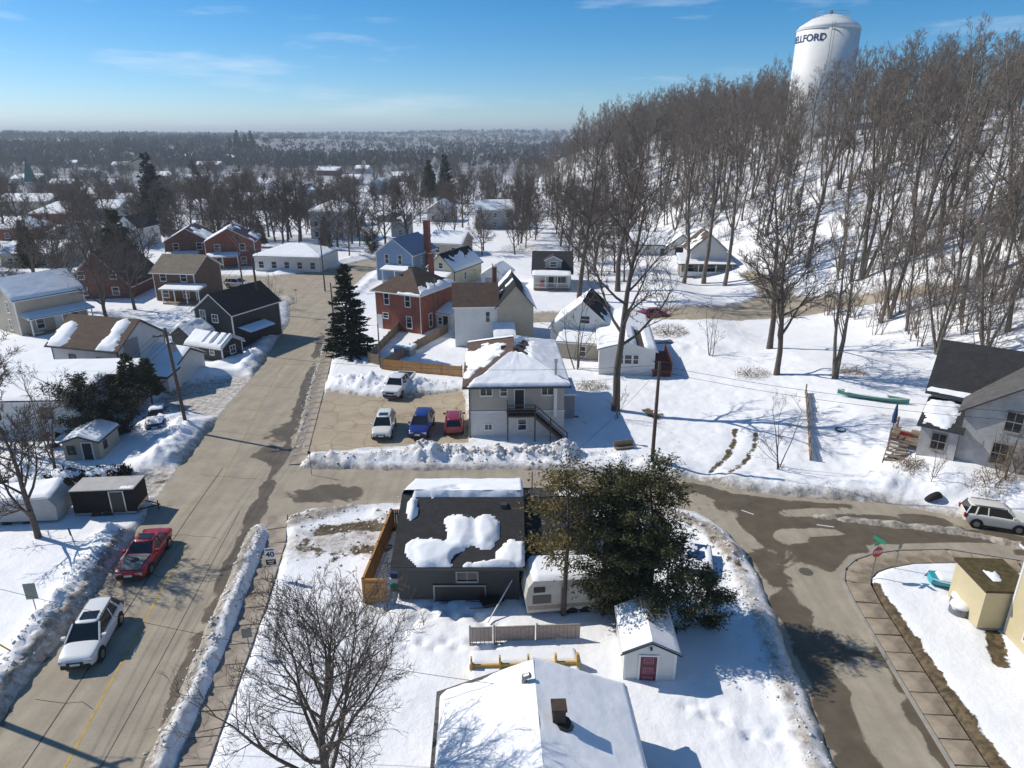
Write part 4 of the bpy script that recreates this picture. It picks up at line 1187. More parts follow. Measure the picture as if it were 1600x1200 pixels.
MB().box(0, 3.0, 0, 3.2, .55, .7).build('deck_floor', 'woodg', ds)
for a in (.08, 2.9):
    for b_ in (.08, 3.1):
        MB().box(a - .07, a + .07, b_ - .07, b_ + .07, -1.4, 1.6).build('deck_post', 'woodg', ds)
MB().box(.15, 2.83, .05, .1, 1.5, 1.58).box(.15, 2.83, .05, .1, 1.1, 1.18).box(.05, .1, .15, 3.03, 1.5, 1.58).box(.05, .1, .15, 3.03, 1.1, 1.18).build('railing', 'woodg', ds)
for i in range(8):
    MB().box(.1, 1.5, -.35 - i * .3, -.03 - i * .3, .45 - i * .26, .52 - i * .26).build('stair_tread', 'woodg', ds)
MB().prism([(.06, -2.6, -1.9), (.1, -2.6, -1.9), (.1, 0, .35), (.06, 0, .35)], [(.06, -2.6, -1.6), (.1, -2.6, -1.6), (.1, 0, .62), (.06, 0, .62)]).build('stringer', 'woodg', ds)
MB().prism([(1.5, -2.6, -1.9), (1.54, -2.6, -1.9), (1.54, 0, .35), (1.5, 0, .35)], [(1.5, -2.6, -1.6), (1.54, -2.6, -1.6), (1.54, 0, .62), (1.5, 0, .62)]).build('stringer', 'woodg', ds)
o = thing('cooler', 'bright red cooler standing on the small wooden deck', 'cooler', ds.location + Vector((1.7, .6, .7)), R(-38))
MB().box(-.35, .35, -.25, .25, 0, .4).build('cooler_body', 'red', o); MB().box(-.37, .37, -.27, .27, .4, .5).build('lid', 'signw', o)
o = thing('patio_umbrella', 'folded dark blue patio umbrella on the small wooden deck', 'umbrella', ds.location + Vector((1.0, 1.4, .7)))
MB().tube([(0, 0, 0), (0, 0, 2.7)], .03, 8).build('pole', 'alu', o); MB().tube([(0, 0, .8), (0, 0, 1.5), (0, 0, 2.6)], [.18, .2, .04], 10).build('canopy', 'navy', o)

# --- pale yellow house at the right edge
yl = thing('yellow_house', 'pale yellow house at right edge with mossy-roofed lean-to', 'house', (25.75, 31.0, 0), R(-3))
volume(yl, 1.3, -10.7, 9, 10.5, 5.8, 'y', 2.4, .3, 'cream', 'rbrown', corner=True, wins=[('l', 8.6, 1.0, .9, 1.4), ('l', 4.6, 1.0, .9, 1.4), ('l', 8.6, 3.9, .8, 1.3)])
volume(yl, 0, .05, 2.5, 2.9, 2.7, 'flat', 0, .12, 'cream', 'rmoss', trim='woodd', corner=False, snow={'f': lambda s, t: .4 - np.maximum(np.abs(s - .45) / .15, np.abs(t - .45) / .2) * .45}, res=.1, T=.1)
for a, b_, r, lb in ((0, 0, .5, 'snow-capped round metal barrel nearer the street corner beside yellow lean-to'), (.5, .75, .48, 'snow-capped round metal barrel tucked behind the other by yellow lean-to')):
    o = thing('barrel', lb, 'barrel', P(1496, 962) + Vector((a, b_, 0)))
    MB().lathe([(r, -.2), (r * 1.03, .35), (r, .7)], 20).build('barrel_body', 'alu', o, True)
    MB().lathe([(r * 1.03, .7), (r * .95, .85), (r * .5, .94), (.01, .96)], 20).build('snow_cap', 'snow', o, True)

# --- left side of the main street
wl = thing('white_house', 'white two-storey house with brown roof and snow slabs left of main street', 'house', P(95, 605), R(-15))
volume(wl, 0, 0, 8.6, 6.8, 5.0, 'x', 2.3, .4, 'white', 'rbrown', trim='trimd', corner=True, res=.2, T=.25,
       snow={'f': lambda s, t: np.maximum(.45 - np.abs(s - .14) * 4.2 - np.maximum(0, t - .68) * 5, .45 - np.abs(s - .82) * 5 - np.maximum(0, t - .85) * 4)},
       wins=[('f', 2.6, 2.4, .75, 1.5, 'trimd', 'sash'), ('f', 6.2, 2.3, .75, 1.5, 'trimd', 'sash'), ('r', 1.9, 3.3, .85, 1.7, 'trimd', 'sash'), ('r', 1.9, .8, .85, 1.7, 'trimd', 'sash')])
MB().box(8.625, 8.66, .9, 2.9, 0, 5.6).build('grey_panel', 'grey', wl)
volume(wl, 8.7, 3.2, 4.0, 4.5, 2.6, 'x', 1.2, .3, 'white', 'rdark', trim='trimd', snow={'f': 'full', 'b': 'full'}, corner=False)
volume(wl, 10.4, 1.2, 2.8, 1.9, 1.9, 'shed', .5, .2, 'white', 'rdark', trim='trimd', snow={'f': 'full'}, corner=False)
ll = thing('long_building', 'long low white building with flat snowy roof at left edge', 'building', P(-70, 684), R(3))
volume(ll, 0, 0, 11.5, 5.0, 3.4, 'shed', .6, .3, 'white', 'rbrown', snow={'f': 'full'}, T=.25, wins=[('f', 8.6, 1.8, .9, .9, 'trimd', 'slide'), ('f', 4, 1.8, .9, .9, 'trimd', 'slide')], corner=False)
volume(ll, .5, 5.6, 13, 3.2, 3.9, 'shed', .3, .3, 'brown', 'rbrown', snow={'f': 'full'}, T=.25, corner=False, trim='woodd')
bk = thing('black_house', 'black-sided gabled house with white trim and snowy lean-to by the street', 'house', P(303, 562), R(-23))
volume(bk, -3.6, 4.4, 6.2, 8.6, 4.9, 'y', 2.3, .3, 'black', 'rblack', wins=[('f', 1.4, 3.4, .8, 1.6, 'trimw', 'cross'), ('f', 3.4, 3.7, .9, .9, 'trimw', 'cross')], res=.25)
volume(bk, -4.3, .9, 3.6, 3.48, 2.6, 'y', 1.2, .25, 'black', 'rblack', snow={'r': lambda s, t: .5 - t * .45, 'l': .3}, T=.22, res=.18)
volume(bk, -.6, 0, 5.4, 3.3, 2.1, 'x', .95, .3, 'black', 'rgrey', snow={'f': lambda s, t: .45 - .9 * (np.sin(s * 30) > .5) * (t > .18) * (s > .45), 'b': 'full'}, T=.24, res=.14, wins=[('f', 1.3, 1.1, .6, .7, 'trimw', 'cross'), ('f', 3.8, 1.1, .6, .7, 'trimw', 'cross'), ('r', 1.7, 1.0, .75, .9, 'trimw', 'cross')])
q = [(2.66, 5.0, 3.0), (4.8, 5.0, 2.6), (4.8, 9.5, 2.6), (2.66, 9.5, 3.0)]
o = MB().prism([(a, b_, z - .12) for a, b_, z in q], q).build('awning_roof', 'rblack', bk); snow_on(o, q, 'full', .2, .25, 95, 'awning_snow')
A_, a_, w_ = frame2((35, 528), (105, 513))
bg_ = thing('beige_house', 'beige two-storey house with snowy porch roof at left edge', 'house', A_, a_)
volume(bg_, 0, 0, 9.0, 7.2, 5.2, 'x', 2.3, .35, 'beige', 'rdark', snow={'*': 'full'}, T=.2, wins=[('l', 2.0, 3.3, .7, 1.4), ('l', 5.2, 3.3, .6, .8), ('l', 2.4, .8, .7, 1.4), ('f', 2.6, .8, .9, 1.3), ('f', 7.2, .8, .9, 1.3)])
door(bg_, 'f', 9.0, 7.2, 0, 0, 5.0, .3, .9, 2.0, 'trimw')
porch(bg_, .6, 0, 8.2, 2.0, 2.7, posts=3, rail=False, z0=.3)
sh = thing('garden_shed', 'small beige garden shed with snowy gable roof near wishing well', 'shed', P(104, 724), R(4))
volume(sh, 0, 0, 2.9, 3.4, 1.9, 'y', .5, .2, 'beige', 'rdark', snow={'*': .85}, T=.1, res=.15, trim='trimd', corner=False, wins=[('f', .65, .9, .5, .6, 'trimd', 'sash'), ('r', 1.0, 1.0, .4, .5, 'trimd', 'sash')], doors=[('f', 1.95, .05, .75, 1.75, 'blackp')])
o = thing('wishing_well', 'black ornamental wishing well with little roof on the snow', 'ornament', P(83, 702))
MB().lathe([(.5, -.3), (.55, .35), (.42, .45)], 14).build('basin', 'blackp', o)
for a in (-.4, .4):
    MB().tube([(a, 0, .3), (a * .4, 0, .9), (a * .7, 0, 1.3)], .06, 6).build('post', 'blackp', o)
MB().prism([(-.75, -.55, 1.25), (.75, -.55, 1.25), (.75, .55, 1.25), (-.75, .55, 1.25)], [(-.6, -.03, 1.65), (.6, -.03, 1.65), (.6, .03, 1.65), (-.6, .03, 1.65)]).build('roof', 'blackp', o)
ws = thing('garden_shed', 'small white garden shed with maroon panelled door behind foreground roof', 'shed', P(973, 1068), R(-2))
volume(ws, 0, 0, 2.55, 3.2, 2.0, 'y', .62, .16, 'white', 'rdark', trim='trimw', snow={'*': 'full'}, T=.1, res=.15, base_m=None, bottom=.4, corner=True, gut=False)
rk = MB().tube([(-.22, -.19, 1.93), (1.275, -.19, 2.66), (2.77, -.19, 1.93)], .05, 4).build('bargeboard', 'trimd', ws)
d_ = door(ws, 'f', 2.55, 3.2, 0, 0, 1.2, .0, .82, 1.75, 'maroon')
pn = MB()
for z in (.15, .72, 1.3):
    for e in (0, .09):
        pn.box(-.25 + e, .25 - e, -.048, -.041, z + e, z + .035 + e).box(-.25 + e, .25 - e, -.048, -.041, z + .33 - e, z + .365 - e).box(-.25 + e, -.215 + e, -.048, -.041, z + .035 + e, z + .33 - e).box(.215 - e, .25 - e, -.048, -.041, z + .035 + e, z + .33 - e)
pn.build('door_moulding', 'pink', d_)
MB().box(1.22, 1.32, -.14, -.01, 2.2, 2.32).build('shed_lamp', 'blackp', ws)

# --- foreground house roof
fh = thing('foreground_house', 'snow-covered gable roof of the nearest house with grey edges and dark chimney', 'house', (-2.55, 11.0, 0), R(2.2))
volume(fh, 0, 0, 7.9, 12.6, 2.75, 'y', 1.55, .3, 'grey', 'rgrey', trim='rgrey', snow={'l': lambda s, t: .6 - np.maximum(0, .09 - t) * 22 - np.maximum(0, .035 - s) * 40, 'r': lambda s, t: .7 - np.maximum(0, s - .985) * 40}, T=.24, res=.16, corner=False)
cx, cy = 4.75, 9.6
def fcz(x): return 2.75 + 1.55 - abs(x - 3.95) * .39
o = chimney(fh, cx, cy, 3.2, 5.15, 'woodd', .5)
MB().lathe([(.55, 0), (.4, .3), (.12, .38)], 10, 0, (cx + .1, cy - .15, fcz(cx) + .1)).build('chimney_flashing', 'blackp', fh)
MB().tube([(cx - 1.25, cy + 1.9, 3.5), (cx - 1.25, cy + 1.9, 4.85)], [.14, .1], 8).tube([(cx - 1.25, cy + 1.9, 4.75), (cx - 1.0, cy + 1.85, 4.9)], .12, 8).build('roof_vent', 'alu', fh)

# --- things between the bungalow and the foreground house
sf = thing('picnic_bench', 'long yellow-pine bench frame filled with snow behind foreground roof', 'bench', P(737, 1055), R(3))
for i, px in enumerate((0, 1.45, 2.9, 4.3, 5.4)):
    MB().prism([(px - .05, -.65, -.3), (px + .05, -.65, -.3), (px + .05, .65, -.3), (px - .05, .65, -.3)], [(px - .05, -.1, 1.15), (px + .05, -.1, 1.15), (px + .05, .1, 1.15), (px - .05, .1, 1.15)]).build('end_frame', 'woody', sf)
MB().box(-.1, 5.5, -.15, -.05, .45, .75).build('beam', 'woody', sf); MB().box(-.1, 5.5, .06, .14, .2, .4).build('beam', 'woody', sf)
for sgn, nm in ((-1, 'bench_snow'), (1, 'bench_snow')):
    snow_on(sf, [(-.1, .16 * sgn if sgn > 0 else -1.1, .3), (5.5, .16 * sgn if sgn > 0 else -1.1, .3), (5.5, 1.1 if sgn > 0 else -.16, .32), (-.1, 1.1 if sgn > 0 else -.16, .32)], 'full', .22, .12, 60 + sgn, nm)
lt = thing('lattice_screen', 'grey lattice screen with pinkish panels in the snowy yard', 'screen', P(735, 1010), R(3))
for i, (x0, x1) in enumerate(((0, 1.25), (1.3, 3.55), (3.6, 6.0))):
    MB().box(x0 - .05, x0 + .05, -.05, .05, -.4, 1.35).build('post', 'lattice', lt)
    MB().box(x0 + .06, x1 - .06, -.012, .012, .3, 1.15).build('screen_panel', 'pinkp', lt)
    sl_ = MB()
    for k in range(int((x1 - x0) / .22)):
        sl_.box(x0 + .1 + k * .22, x0 + .125 + k * .22, -.03, -.014, .05, 1.2)
    sl_.box(x0 + .06, x1 - .06, -.035, .035, 1.16, 1.24).box(x0 + .06, x1 - .06, -.035, .035, .12, .2)
    o = sl_.build('lattice_panel', 'lattice', lt); o['kind'] = 'stuff'
rv = thing('camper', 'old white camper trailer with snow on top under the cedars', 'camper', P(824, 975) + Vector((0, .3, 0)), R(7))
pr = [(0, .5), (.15, .5), (5.6, .5), (5.75, 1.2), (5.5, 2.45), (.35, 2.6), (.05, 2.2), (-.12, 1.4)]
MB().prism([(a, 0, z) for a, z in pr], [(a, 2.2, z) for a, z in pr]).build('camper_body', mat('camper_shell', (.52, .51, .46), .5, .15, 1.5), rv)
MB().box(.05, 5.6, -.012, -.002, .7, .95).build('stripe', 'lattice', rv)
MB().box(.35, 1.0, -.03, -.002, 1.85, 2.2).build('window', 'glass', rv); MB().box(.3, 1.35, -.03, -.002, 1.1, 1.65).build('window', 'glass', rv)
MB().box(3.2, 4.4, -.03, -.002, 1.5, 2.1).build('window', 'glass', rv)
for a in (2.6, 3.4):
    MB().lathe([(.1, -.12), (.33, -.12), (.33, .08), (.1, .08)], 18, 0, (a, .1, .33), 'y').build('wheel', 'rubber', rv)
MB().box(2.9, 3.1, .3, 1.9, .2, .5).box(0, .1, .9, 1.3, -.1, .5).build('chassis', 'blackp', rv)
snow_on(rv, [(.3, 0, 2.6), (5.5, 0, 2.45), (5.5, 2.2, 2.45), (.3, 2.2, 2.6)], .95, .16, .2, 67, 'snow_cover')
tc_ = thing('tarp_canopy', 'dark blue tarp over a snow-covered load under the cedars', 'tarp', P(1062, 905), R(-10))
MB().prism([(0, 0, -.3), (2.2, 0, -.3), (2.2, 2.6, -.3), (0, 2.6, -.3)], [(.15, .1, .8), (2.05, .1, .7), (2.0, 2.4, 1.1), (.2, 2.4, 1.2)]).build('tarp', 'navy', tc_)
snow_on(tc_, [(.15, .1, .8), (2.05, .1, .7), (2.0, 2.4, 1.1), (.2, 2.4, 1.2)], .8, .12, .15, 68, 'snow_cover')

# cedar fences behind the car park
f1 = [P(577, 578), P(597, 580), P(722, 592)]
board_fence('fence', 'orange cedar board fence along the back of the car park', [(f1[1].x, f1[1].y), ((f1[1].x + f1[2].x) / 2, f1[1].y - 1.3), (f1[2].x, f1[2].y)], 1.5, 'wood')
g1 = P(577, 570); g2 = P(628, 515)
board_fence('fence', 'weathered board fence between spruce and brick house', [(g1.x + 1.3, g1.y - .8), (g1.x, g1.y), (g2.x, g2.y)], 1.5, 'woodg')
g3 = P(598, 582); g4 = P(700, 522)
board_fence('fence', 'weathered board fence running back towards the white farmhouse', [(g3.x, g3.y + .4), (g4.x, g4.y)], 1.5, 'woodg')
hs_ = thing('playhouse', 'small grey playhouse shed with blue-shaded snowy roof inside the fences', 'shed', P(616, 558), R(-20))
volume(hs_, 0, 0, 2.2, 1.6, 1.2, 'flat', 0, .12, 'grey', 'rgrey', snow={'f': 'full'}, T=.15, res=.15, corner=False, bottom=.5, base_m=None, gut=False)
w1 = P(1265, 724); w2 = P(1258, 618)
board_fence('fence', 'old grey fence running up the snow between bare trees and weathered house', [(w1.x, w1.y), (w2.x, w2.y)], 1.1, 'woodg', post=2.4)

# ------------------------------------------------------------------ vehicles
def loft(mb, secs, m=0, capm=None):
    k = len(secs[0]); b0 = len(mb.v)
    for s_ in secs: mb.v += [tuple(p) for p in s_]
    for i in range(len(secs) - 1):
        for j in range(k):
            j2 = (j + 1) % k
            mb.f.append((b0 + i * k + j, b0 + i * k + j2, b0 + (i + 1) * k + j2, b0 + (i + 1) * k + j)); mb.m.append(m)
    mb.f.append(tuple(range(b0 + k - 1, b0 - 1, -1))); mb.m.append(m)
    e = b0 + (len(secs) - 1) * k
    mb.f.append(tuple(range(e, e + k))); mb.m.append(m)

def car_paint(name, c):
    return mat(name, c, .32, .05, 1.0, spec=.5, coat=.6)

SPEC = {
    # L, W, stations (x, zlow, zshoulder, halfwidth), cabin: base front/rear x, roof front/rear x, roof z, wheel r, axles
    'suv': (4.65, 1.86, [(2.32, .40, .72, .70), (2.22, .30, .88, .83), (1.9, .24, .98, .90), (1.0, .22, 1.06, .93), (-1.6, .22, 1.08, .93), (-2.1, .28, 1.05, .90), (-2.3, .38, .95, .80)],
            1.15, -2.18, .35, -1.75, 1.68, .36, (1.42, -1.35)),
    'coupe': (5.0, 1.92, [(2.5, .38, .62, .76), (2.4, .26, .78, .90), (2.0, .22, .88, .95), (.7, .20, .95, .95), (-1.2, .20, .97, .96), (-2.1, .26, .98, .95), (-2.5, .38, .93, .86)],
              .75, -1.75, -.05, -1.0, 1.43, .36, (1.55, -1.4)),
    'pickup': (5.8, 2.02, [(2.9, .5, .95, .82), (2.8, .4, 1.1, .95), (2.3, .36, 1.2, 1.0), (1.4, .36, 1.24, 1.0), (-1.0, .36, 1.26, 1.0), (-2.7, .42, 1.26, .98), (-2.9, .5, 1.2, .94)],
               1.5, -.95, .95, -.75, 1.92, .40, (1.85, -1.75)),
    'hatch': (4.1, 1.74, [(2.05, .40, .75, .68), (1.98, .30, .9, .80), (1.7, .24, 1.0, .86), (1.0, .22, 1.06, .87), (-1.5, .22, 1.08, .87), (-1.95, .3, 1.05, .85), (-2.05, .4, .95, .78)],
              1.1, -1.98, .45, -1.75, 1.62, .33, (1.27, -1.27)),
    'sedan': (4.5, 1.78, [(2.25, .38, .66, .68), (2.15, .28, .8, .82), (1.8, .22, .9, .88), (.9, .2, .96, .89), (-1.4, .2, .98, .89), (-2.0, .26, .98, .87), (-2.25, .38, .9, .78)],
              .9, -1.75, .2, -1.05, 1.46, .32, (1.35, -1.3)),
}

def vehicle(name, kind, paint, loc, rz, label, sunroof=False, hood=None, rails=False, snowtop=False, detail=True, group=None, cat='car'):
    L_, W_, stt, cf, crr, rf, rr_, zr, wr, ax = SPEC[kind]
    t = thing(name, label, cat, loc, rz, group)
    mb = MB(); secs = []
    for x, zl, zs, hw in stt:
        half = [(hw * .86, zl), (hw * .98, zl + .1), (hw, zl + (zs - zl) * .55), (hw * .985, zs - .08), (hw * .9, zs), (hw * .45, zs + .025)]
        secs.append([(x, y, z) for y, z in half] + [(x, -y, z) for y, z in reversed(half)])
    loft(mb, secs)
    body = mb.build('body', paint, t, True)
    sm = body.modifiers.new('smooth', 'SUBSURF'); sm.levels = sm.render_levels = 2
    hwm = W_ / 2
    zs = stt[3][2]
    hb, ht = hwm * .90, hwm * .70
    bz, tz = zs - .03, zr - .06
    B = [(cf, hb, bz), (cf, -hb, bz), (crr, -hb * .96, bz), (crr, hb * .96, bz)]
    Tt = [(rf, ht, tz), (rf, -ht, tz), (rr_, -ht * .95, tz), (rr_, ht * .95, tz)]
    g = MB(); g.prism([B[0], B[1], B[2], B[3]], [Tt[0], Tt[1], Tt[2], Tt[3]]); g.build('windows', 'carglass', t)
    pl = MB()
    for a, b_ in zip(B, Tt):
        pl.tube([a, b_], .05, 6)
    xm = (cf + crr) / 2 * .4 + (rf + rr_) / 2 * .6 - .1
    for s_ in (1, -1):
        pl.tube([(xm, s_ * hb * .985, bz), (xm - .02, s_ * ht * 1.0, tz)], .045, 6)
        if kind in ('suv', 'hatch'):
            pl.tube([(crr + .55, s_ * hb * .98, bz), (rr_ + .45, s_ * ht * .99, tz)], .06, 6)
    pl.build('pillars', paint, t)
    rs = []
    for x, k, dz in ((rf + .06, .93, -.05), (rf - .12, 1.0, .0), ((rf + rr_) / 2, 1.02, .045), (rr_ + .15, .99, .0), (rr_ - .06, .9, -.05)):
        h_ = ht * k + .03
        rs.append([(x, h_, tz - .02 + dz), (x, h_ * .93, tz + .05 + dz), (x, h_ * .5, tz + .075 + dz), (x, -h_ * .5, tz + .075 + dz), (x, -h_ * .93, tz + .05 + dz), (x, -h_, tz - .02 + dz)])
    m2 = MB(); loft(m2, rs); ro_ = m2.build('roof', paint, t, True)
    sm = ro_.modifiers.new('smooth', 'SUBSURF'); sm.levels = sm.render_levels = 1
    if sunroof:
        xa = rf - .2
        MB().box(xa - .62, xa, -ht * .62, ht * .62, tz + .085, tz + .115).build('sunroof', 'carglass', ro_)
    if rails:
        for s_ in (1, -1):
            MB().tube([(rf - .2, s_ * ht * .93, tz + .1), (rr_ + .2, s_ * ht * .93, tz + .1)], .025, 6).build('roof_rail', 'trimd', ro_)
    if hood:
        hx0 = stt[1][0] - .1
        hq = [(hx0, .62, stt[1][2] + .075), (cf + .08, .74, stt[3][2] + .05), (cf + .08, -.74, stt[3][2] + .05), (hx0, -.62, stt[1][2] + .075)]
        mm_ = MB(); mid = [((a[0] + b_[0]) / 2, (a[1] + b_[1]) / 2, stt[2][2] + .075) for a, b_ in ((hq[0], hq[1]), (hq[3], hq[2]))]
        mm_.poly([hq[0], mid[0], mid[1], hq[3]]).poly([mid[0], hq[1], hq[2], mid[1]])
        hd = mm_.build('bonnet', hood, t)
        MB().lathe([(.26, 0), (.22, .08), (.01, .09)], 16, 0, (mid[0][0] - .2, 0, stt[2][2] + .05)).build('bonnet_scoop', 'blackp', hd)
    for i, x in enumerate(ax):
        for s_ in (1, -1):
            MB().lathe([(wr + .07, -.01), (wr + .07, .01)], 22, 0, (x, s_ * (hwm - .0), wr + .02), 'y').build('wheel_arch', 'ink', t)
            o = MB().lathe([(wr * .62, -.11), (wr * .96, -.11), (wr, -.07), (wr, .07), (wr * .96, .11), (wr * .62, .11)], 22, 0, (x, s_ * (hwm - .085), wr), 'y').build('wheel', 'rubber', t, False)
            rmb = MB().lathe([(wr * .6, -.125), (wr * .6, .125)], 18, 0, (x, s_ * (hwm - .085), wr), 'y')
            rmb.build('rim', 'rim', o)
    fx, rx = stt[1][0], stt[-2][0]
    for s_ in (1, -1):
        MB().box(fx - .06, fx + .07, s_ * hwm * .62 - .2, s_ * hwm * .62 + .2, stt[1][2] - .24, stt[1][2] - .08).build('headlight', 'lamp', t)
        MB().box(rx - .16, rx + .05, s_ * hwm * .84 - .1, s_ * hwm * .84 + .1, stt[-2][2] - .3, stt[-2][2] - .02).build('tail_light', 'rlamp', t)
        MB().box(cf - .35, cf - .18, s_ * (hwm * .98) - .02 if s_ > 0 else -hwm * .98 - .18, s_ * (hwm * .98) + .18 if s_ > 0 else -hwm * .98 + .02, bz + .05, bz + .2).build('mirror', paint, t)
    MB().box(fx - .05, stt[0][0] + .025, -hwm * .42, hwm * .42, stt[0][2] - .2, stt[0][2] - .02).build('grille', 'blackp', t)
    MB().box(fx - .05, stt[0][0] + .03, -hwm * .75, hwm * .75, stt[0][1] - .06, stt[0][1] + .14).build('bumper', 'blackp', t)
    MB().box(stt[0][0] + .02, stt[0][0] + .045, -.24, .24, stt[0][1] + .12, stt[0][1] + .24).build('number_plate', 'signw', t)
    if kind == 'pickup':
        z1 = stt[4][2]
        MB().box(-2.75, -1.05, -.86, .86, z1 - .02, z1 + .045).build('cargo_bed', 'blackp', t)
        MB().box(-2.85, -1.02, .865, .98, z1 - .05, z1 + .07).box(-2.85, -1.02, -.98, -.865, z1 - .05, z1 + .07).box(-2.9, -2.76, -.86, .86, z1 - .05, z1 + .065).build('bed_rail', paint, t)
    if snowtop:
        snow_on(t, [(rf, -ht, tz + .08), (rf, ht, tz + .08), (rr_, ht, tz + .08), (rr_, -ht, tz + .08)], 'full', .18, .12, 77, 'snow_cover')
        snow_on(t, [(fx, -hb * .8, stt[1][2] + .04), (fx, hb * .8, stt[1][2] + .04), (cf, hb, bz + .08), (cf, -hb, bz + .08)], 'full', .15, .12, 78, 'snow_cover')
    return t

pw, pr_, pwh = car_paint('white_paint', (.72, .73, .74)), car_paint('red_paint', (.42, .012, .016)), car_paint('cream_white_paint', (.70, .69, .64))
pb_, pc_, pg_ = car_paint('blue_paint', (.012, .025, .17)), car_paint('crimson_paint', (.22, .012, .03)), car_paint('silver_paint', (.42, .43, .45))
RDIR = math.atan2(-1, .14)            # along the main street towards the camera
vehicle('parked_car', 'suv', pw, (-22.7, 30.2, 0.0), RDIR + R(2), 'white SUV with dark sunroof parked at the snowbank in front of red car', sunroof=True, rails=True)
vehicle('parked_car', 'coupe', pr_, (-23.75, 37.9, 0.0), RDIR + R(-3), 'red two-door muscle car with grey bonnet parked by the snowbank', sunroof=True, hood=mat('grey_bonnet', (.16, .17, .165), .4, .1, 2))
p_ = P(618, 622); vehicle('pickup_truck', 'pickup', pw, (p_.x + .1, p_.y + 2.0, .01), R(-100), 'white pickup truck parked alone in the car park', cat='truck')
p_ = P(594, 690); vehicle('parked_car', 'suv', pwh, (p_.x, p_.y + 2.2, .01), R(-87), 'white SUV leftmost in the car park row beside the blue car', sunroof=True)
p_ = P(655, 688); vehicle('parked_car', 'suv', pb_, (p_.x, p_.y + 2.2, .01), R(-93), 'dark blue car in the middle of the car park row')
p_ = P(707, 684); vehicle('parked_car', 'hatch', pc_, (p_.x, p_.y + 2.2, .01), R(93), 'crimson hatchback parked against the apartment house')
p_ = P(1560, 828); vehicle('parked_car', 'hatch', pwh, (p_.x, p_.y + .6, .03), R(-19), 'white boxy hatchback parked beside the snowbank at right', rails=True)
p_ = P(372, 449); vehicle('parked_car', 'suv', pg_, (p_.x, p_.y, .0), R(-15), 'silver SUV at the far crossing left of utility poles')
p_ = P(243, 668); vehicle('parked_car', 'sedan', pb_, (p_.x, p_.y + .6, .1), R(-70), 'car buried under snow beside the dark evergreen bush', snowtop=True)
p_ = P(1020, 497); vehicle('parked_car', 'sedan', pc_, (p_.x, p_.y + 1, .1), R(175), 'dark maroon car behind the mobile home on upper road')

bt = thing('cargo_trailer', 'black enclosed cargo trailer with pale roof beside the main street', 'trailer', P(119, 812), R(5))
MB().box(0, 4.3, 0, 2.0, .35, 2.25).build('trailer_body', mat('black_trailer_skin', (.010, .010, .011), .6, .15, 2, 'vert', .4, .01, spec=.15), bt)
MB().box(-.04, 4.34, -.04, 2.04, 2.252, 2.32).build('trailer_roof', 'tarp', bt)
MB().box(2.65, 3.55, -.03, -.003, .45, 2.1).build('side_door', 'blackp', bt)
MB().box(2.58, 2.65, -.04, -.003, .4, 2.15).box(3.55, 3.62, -.04, -.003, .4, 2.15).box(2.65, 3.55, -.04, -.003, 2.1, 2.15).build('door_frame', 'metal', bt)
MB().box(-.005, 4.305, -.015, -.002, .36, .5).box(4.302, 4.32, .1, 1.9, .36, .75).build('kick_plate', 'metal', bt)
for a in (1.5, 2.25):
    MB().lathe([(.1, -.1), (.33, -.1), (.33, .1), (.1, .1)], 18, 0, (a, -.02, .33), 'y').build('wheel', 'rubber', bt)
MB().tube([(4.2, .3, .42), (5.5, 1.0, .42), (4.2, 1.7, .42)], .05, 6).tube([(5.35, 1, 0), (5.35, 1, .75)], .04, 6).build('drawbar', 'blackp', bt)
snow_on(bt, [(0, 0, 2.32), (4.3, 0, 2.32), (4.3, 2, 2.32), (0, 2, 2.32)], .42, .05, .12, 81, 'snow_cover')
ct = thing('covered_boat', 'grey tarp-covered trailer with thick snow on top at left edge', 'trailer', P(-8, 826), R(5))
pr = [(0, .5), (4.3, .45), (4.4, 1.5), (3.9, 2.3), (0, 2.1), (-1.6, 1.6), (-1.6, .6)]
MB().prism([(a, 0, z) for a, z in pr], [(a, 2.3, z) for a, z in pr]).build('tarp_cover', 'tarp', ct)
snow_on(ct, [(-1.5, -.05, 1.7), (4.2, -.05, 2.12), (4.0, 2.3, 2.35), (-1.5, 2.3, 1.9)], 'full', .3, .2, 82, 'snow_cover')
for a in (.8, 2.2):
    MB().lathe([(.1, -.1), (.3, -.1), (.3, .1), (.1, .1)], 16, 0, (a, .15, .3), 'y').build('wheel', 'rubber', ct)

def boat(name, label, p, rz, L_, W_, m, snowy=True, upside=False, z=.25):
    t = thing(name, label, 'boat', p + Vector((0, 0, z)), rz)
    secs = []
    for i in range(9):
        f_ = i / 8; x = (f_ - .5) * L_; hw = W_ / 2 * max(.03, math.sin(math.pi * (f_ if L_ > 5 else min(1, f_ * .82 + .18))) ** .7)
        zz = .10 * (2 * f_ - 1) ** 4
        secs.append([(x, hw, .5 + zz), (x, hw * .85, .2), (x, hw * .3, .02 + zz), (x, -hw * .3, .02 + zz), (x, -hw * .85, .2), (x, -hw, .5 + zz)])
    mb = MB(); loft(mb, secs); mb.build('hull', m, t, False)
    MB().tube([s_[0] for s_ in secs] , .035, 6).tube([s_[-1] for s_ in secs], .035, 6).build('gunwale', 'trimw', t)
    if snowy:
        snow_on(t, [(-L_ * .4, -W_ * .33, .52), (L_ * .22, -W_ * .36, .52), (L_ * .22, W_ * .36, .52), (-L_ * .4, W_ * .33, .52)], .95, .1, .12, 85, 'snow_cover')
    return t
boat('rowing_boat', 'aqua blue boat under a grey cover beside the yellow lean-to', P(1500, 922), R(-12), 3.6, 1.3, 'aqua')
boat('canoe', 'teal canoe lying on the snow left of the weathered house', P(1362, 628), R(-26), 6.2, 1.1, 'teal')
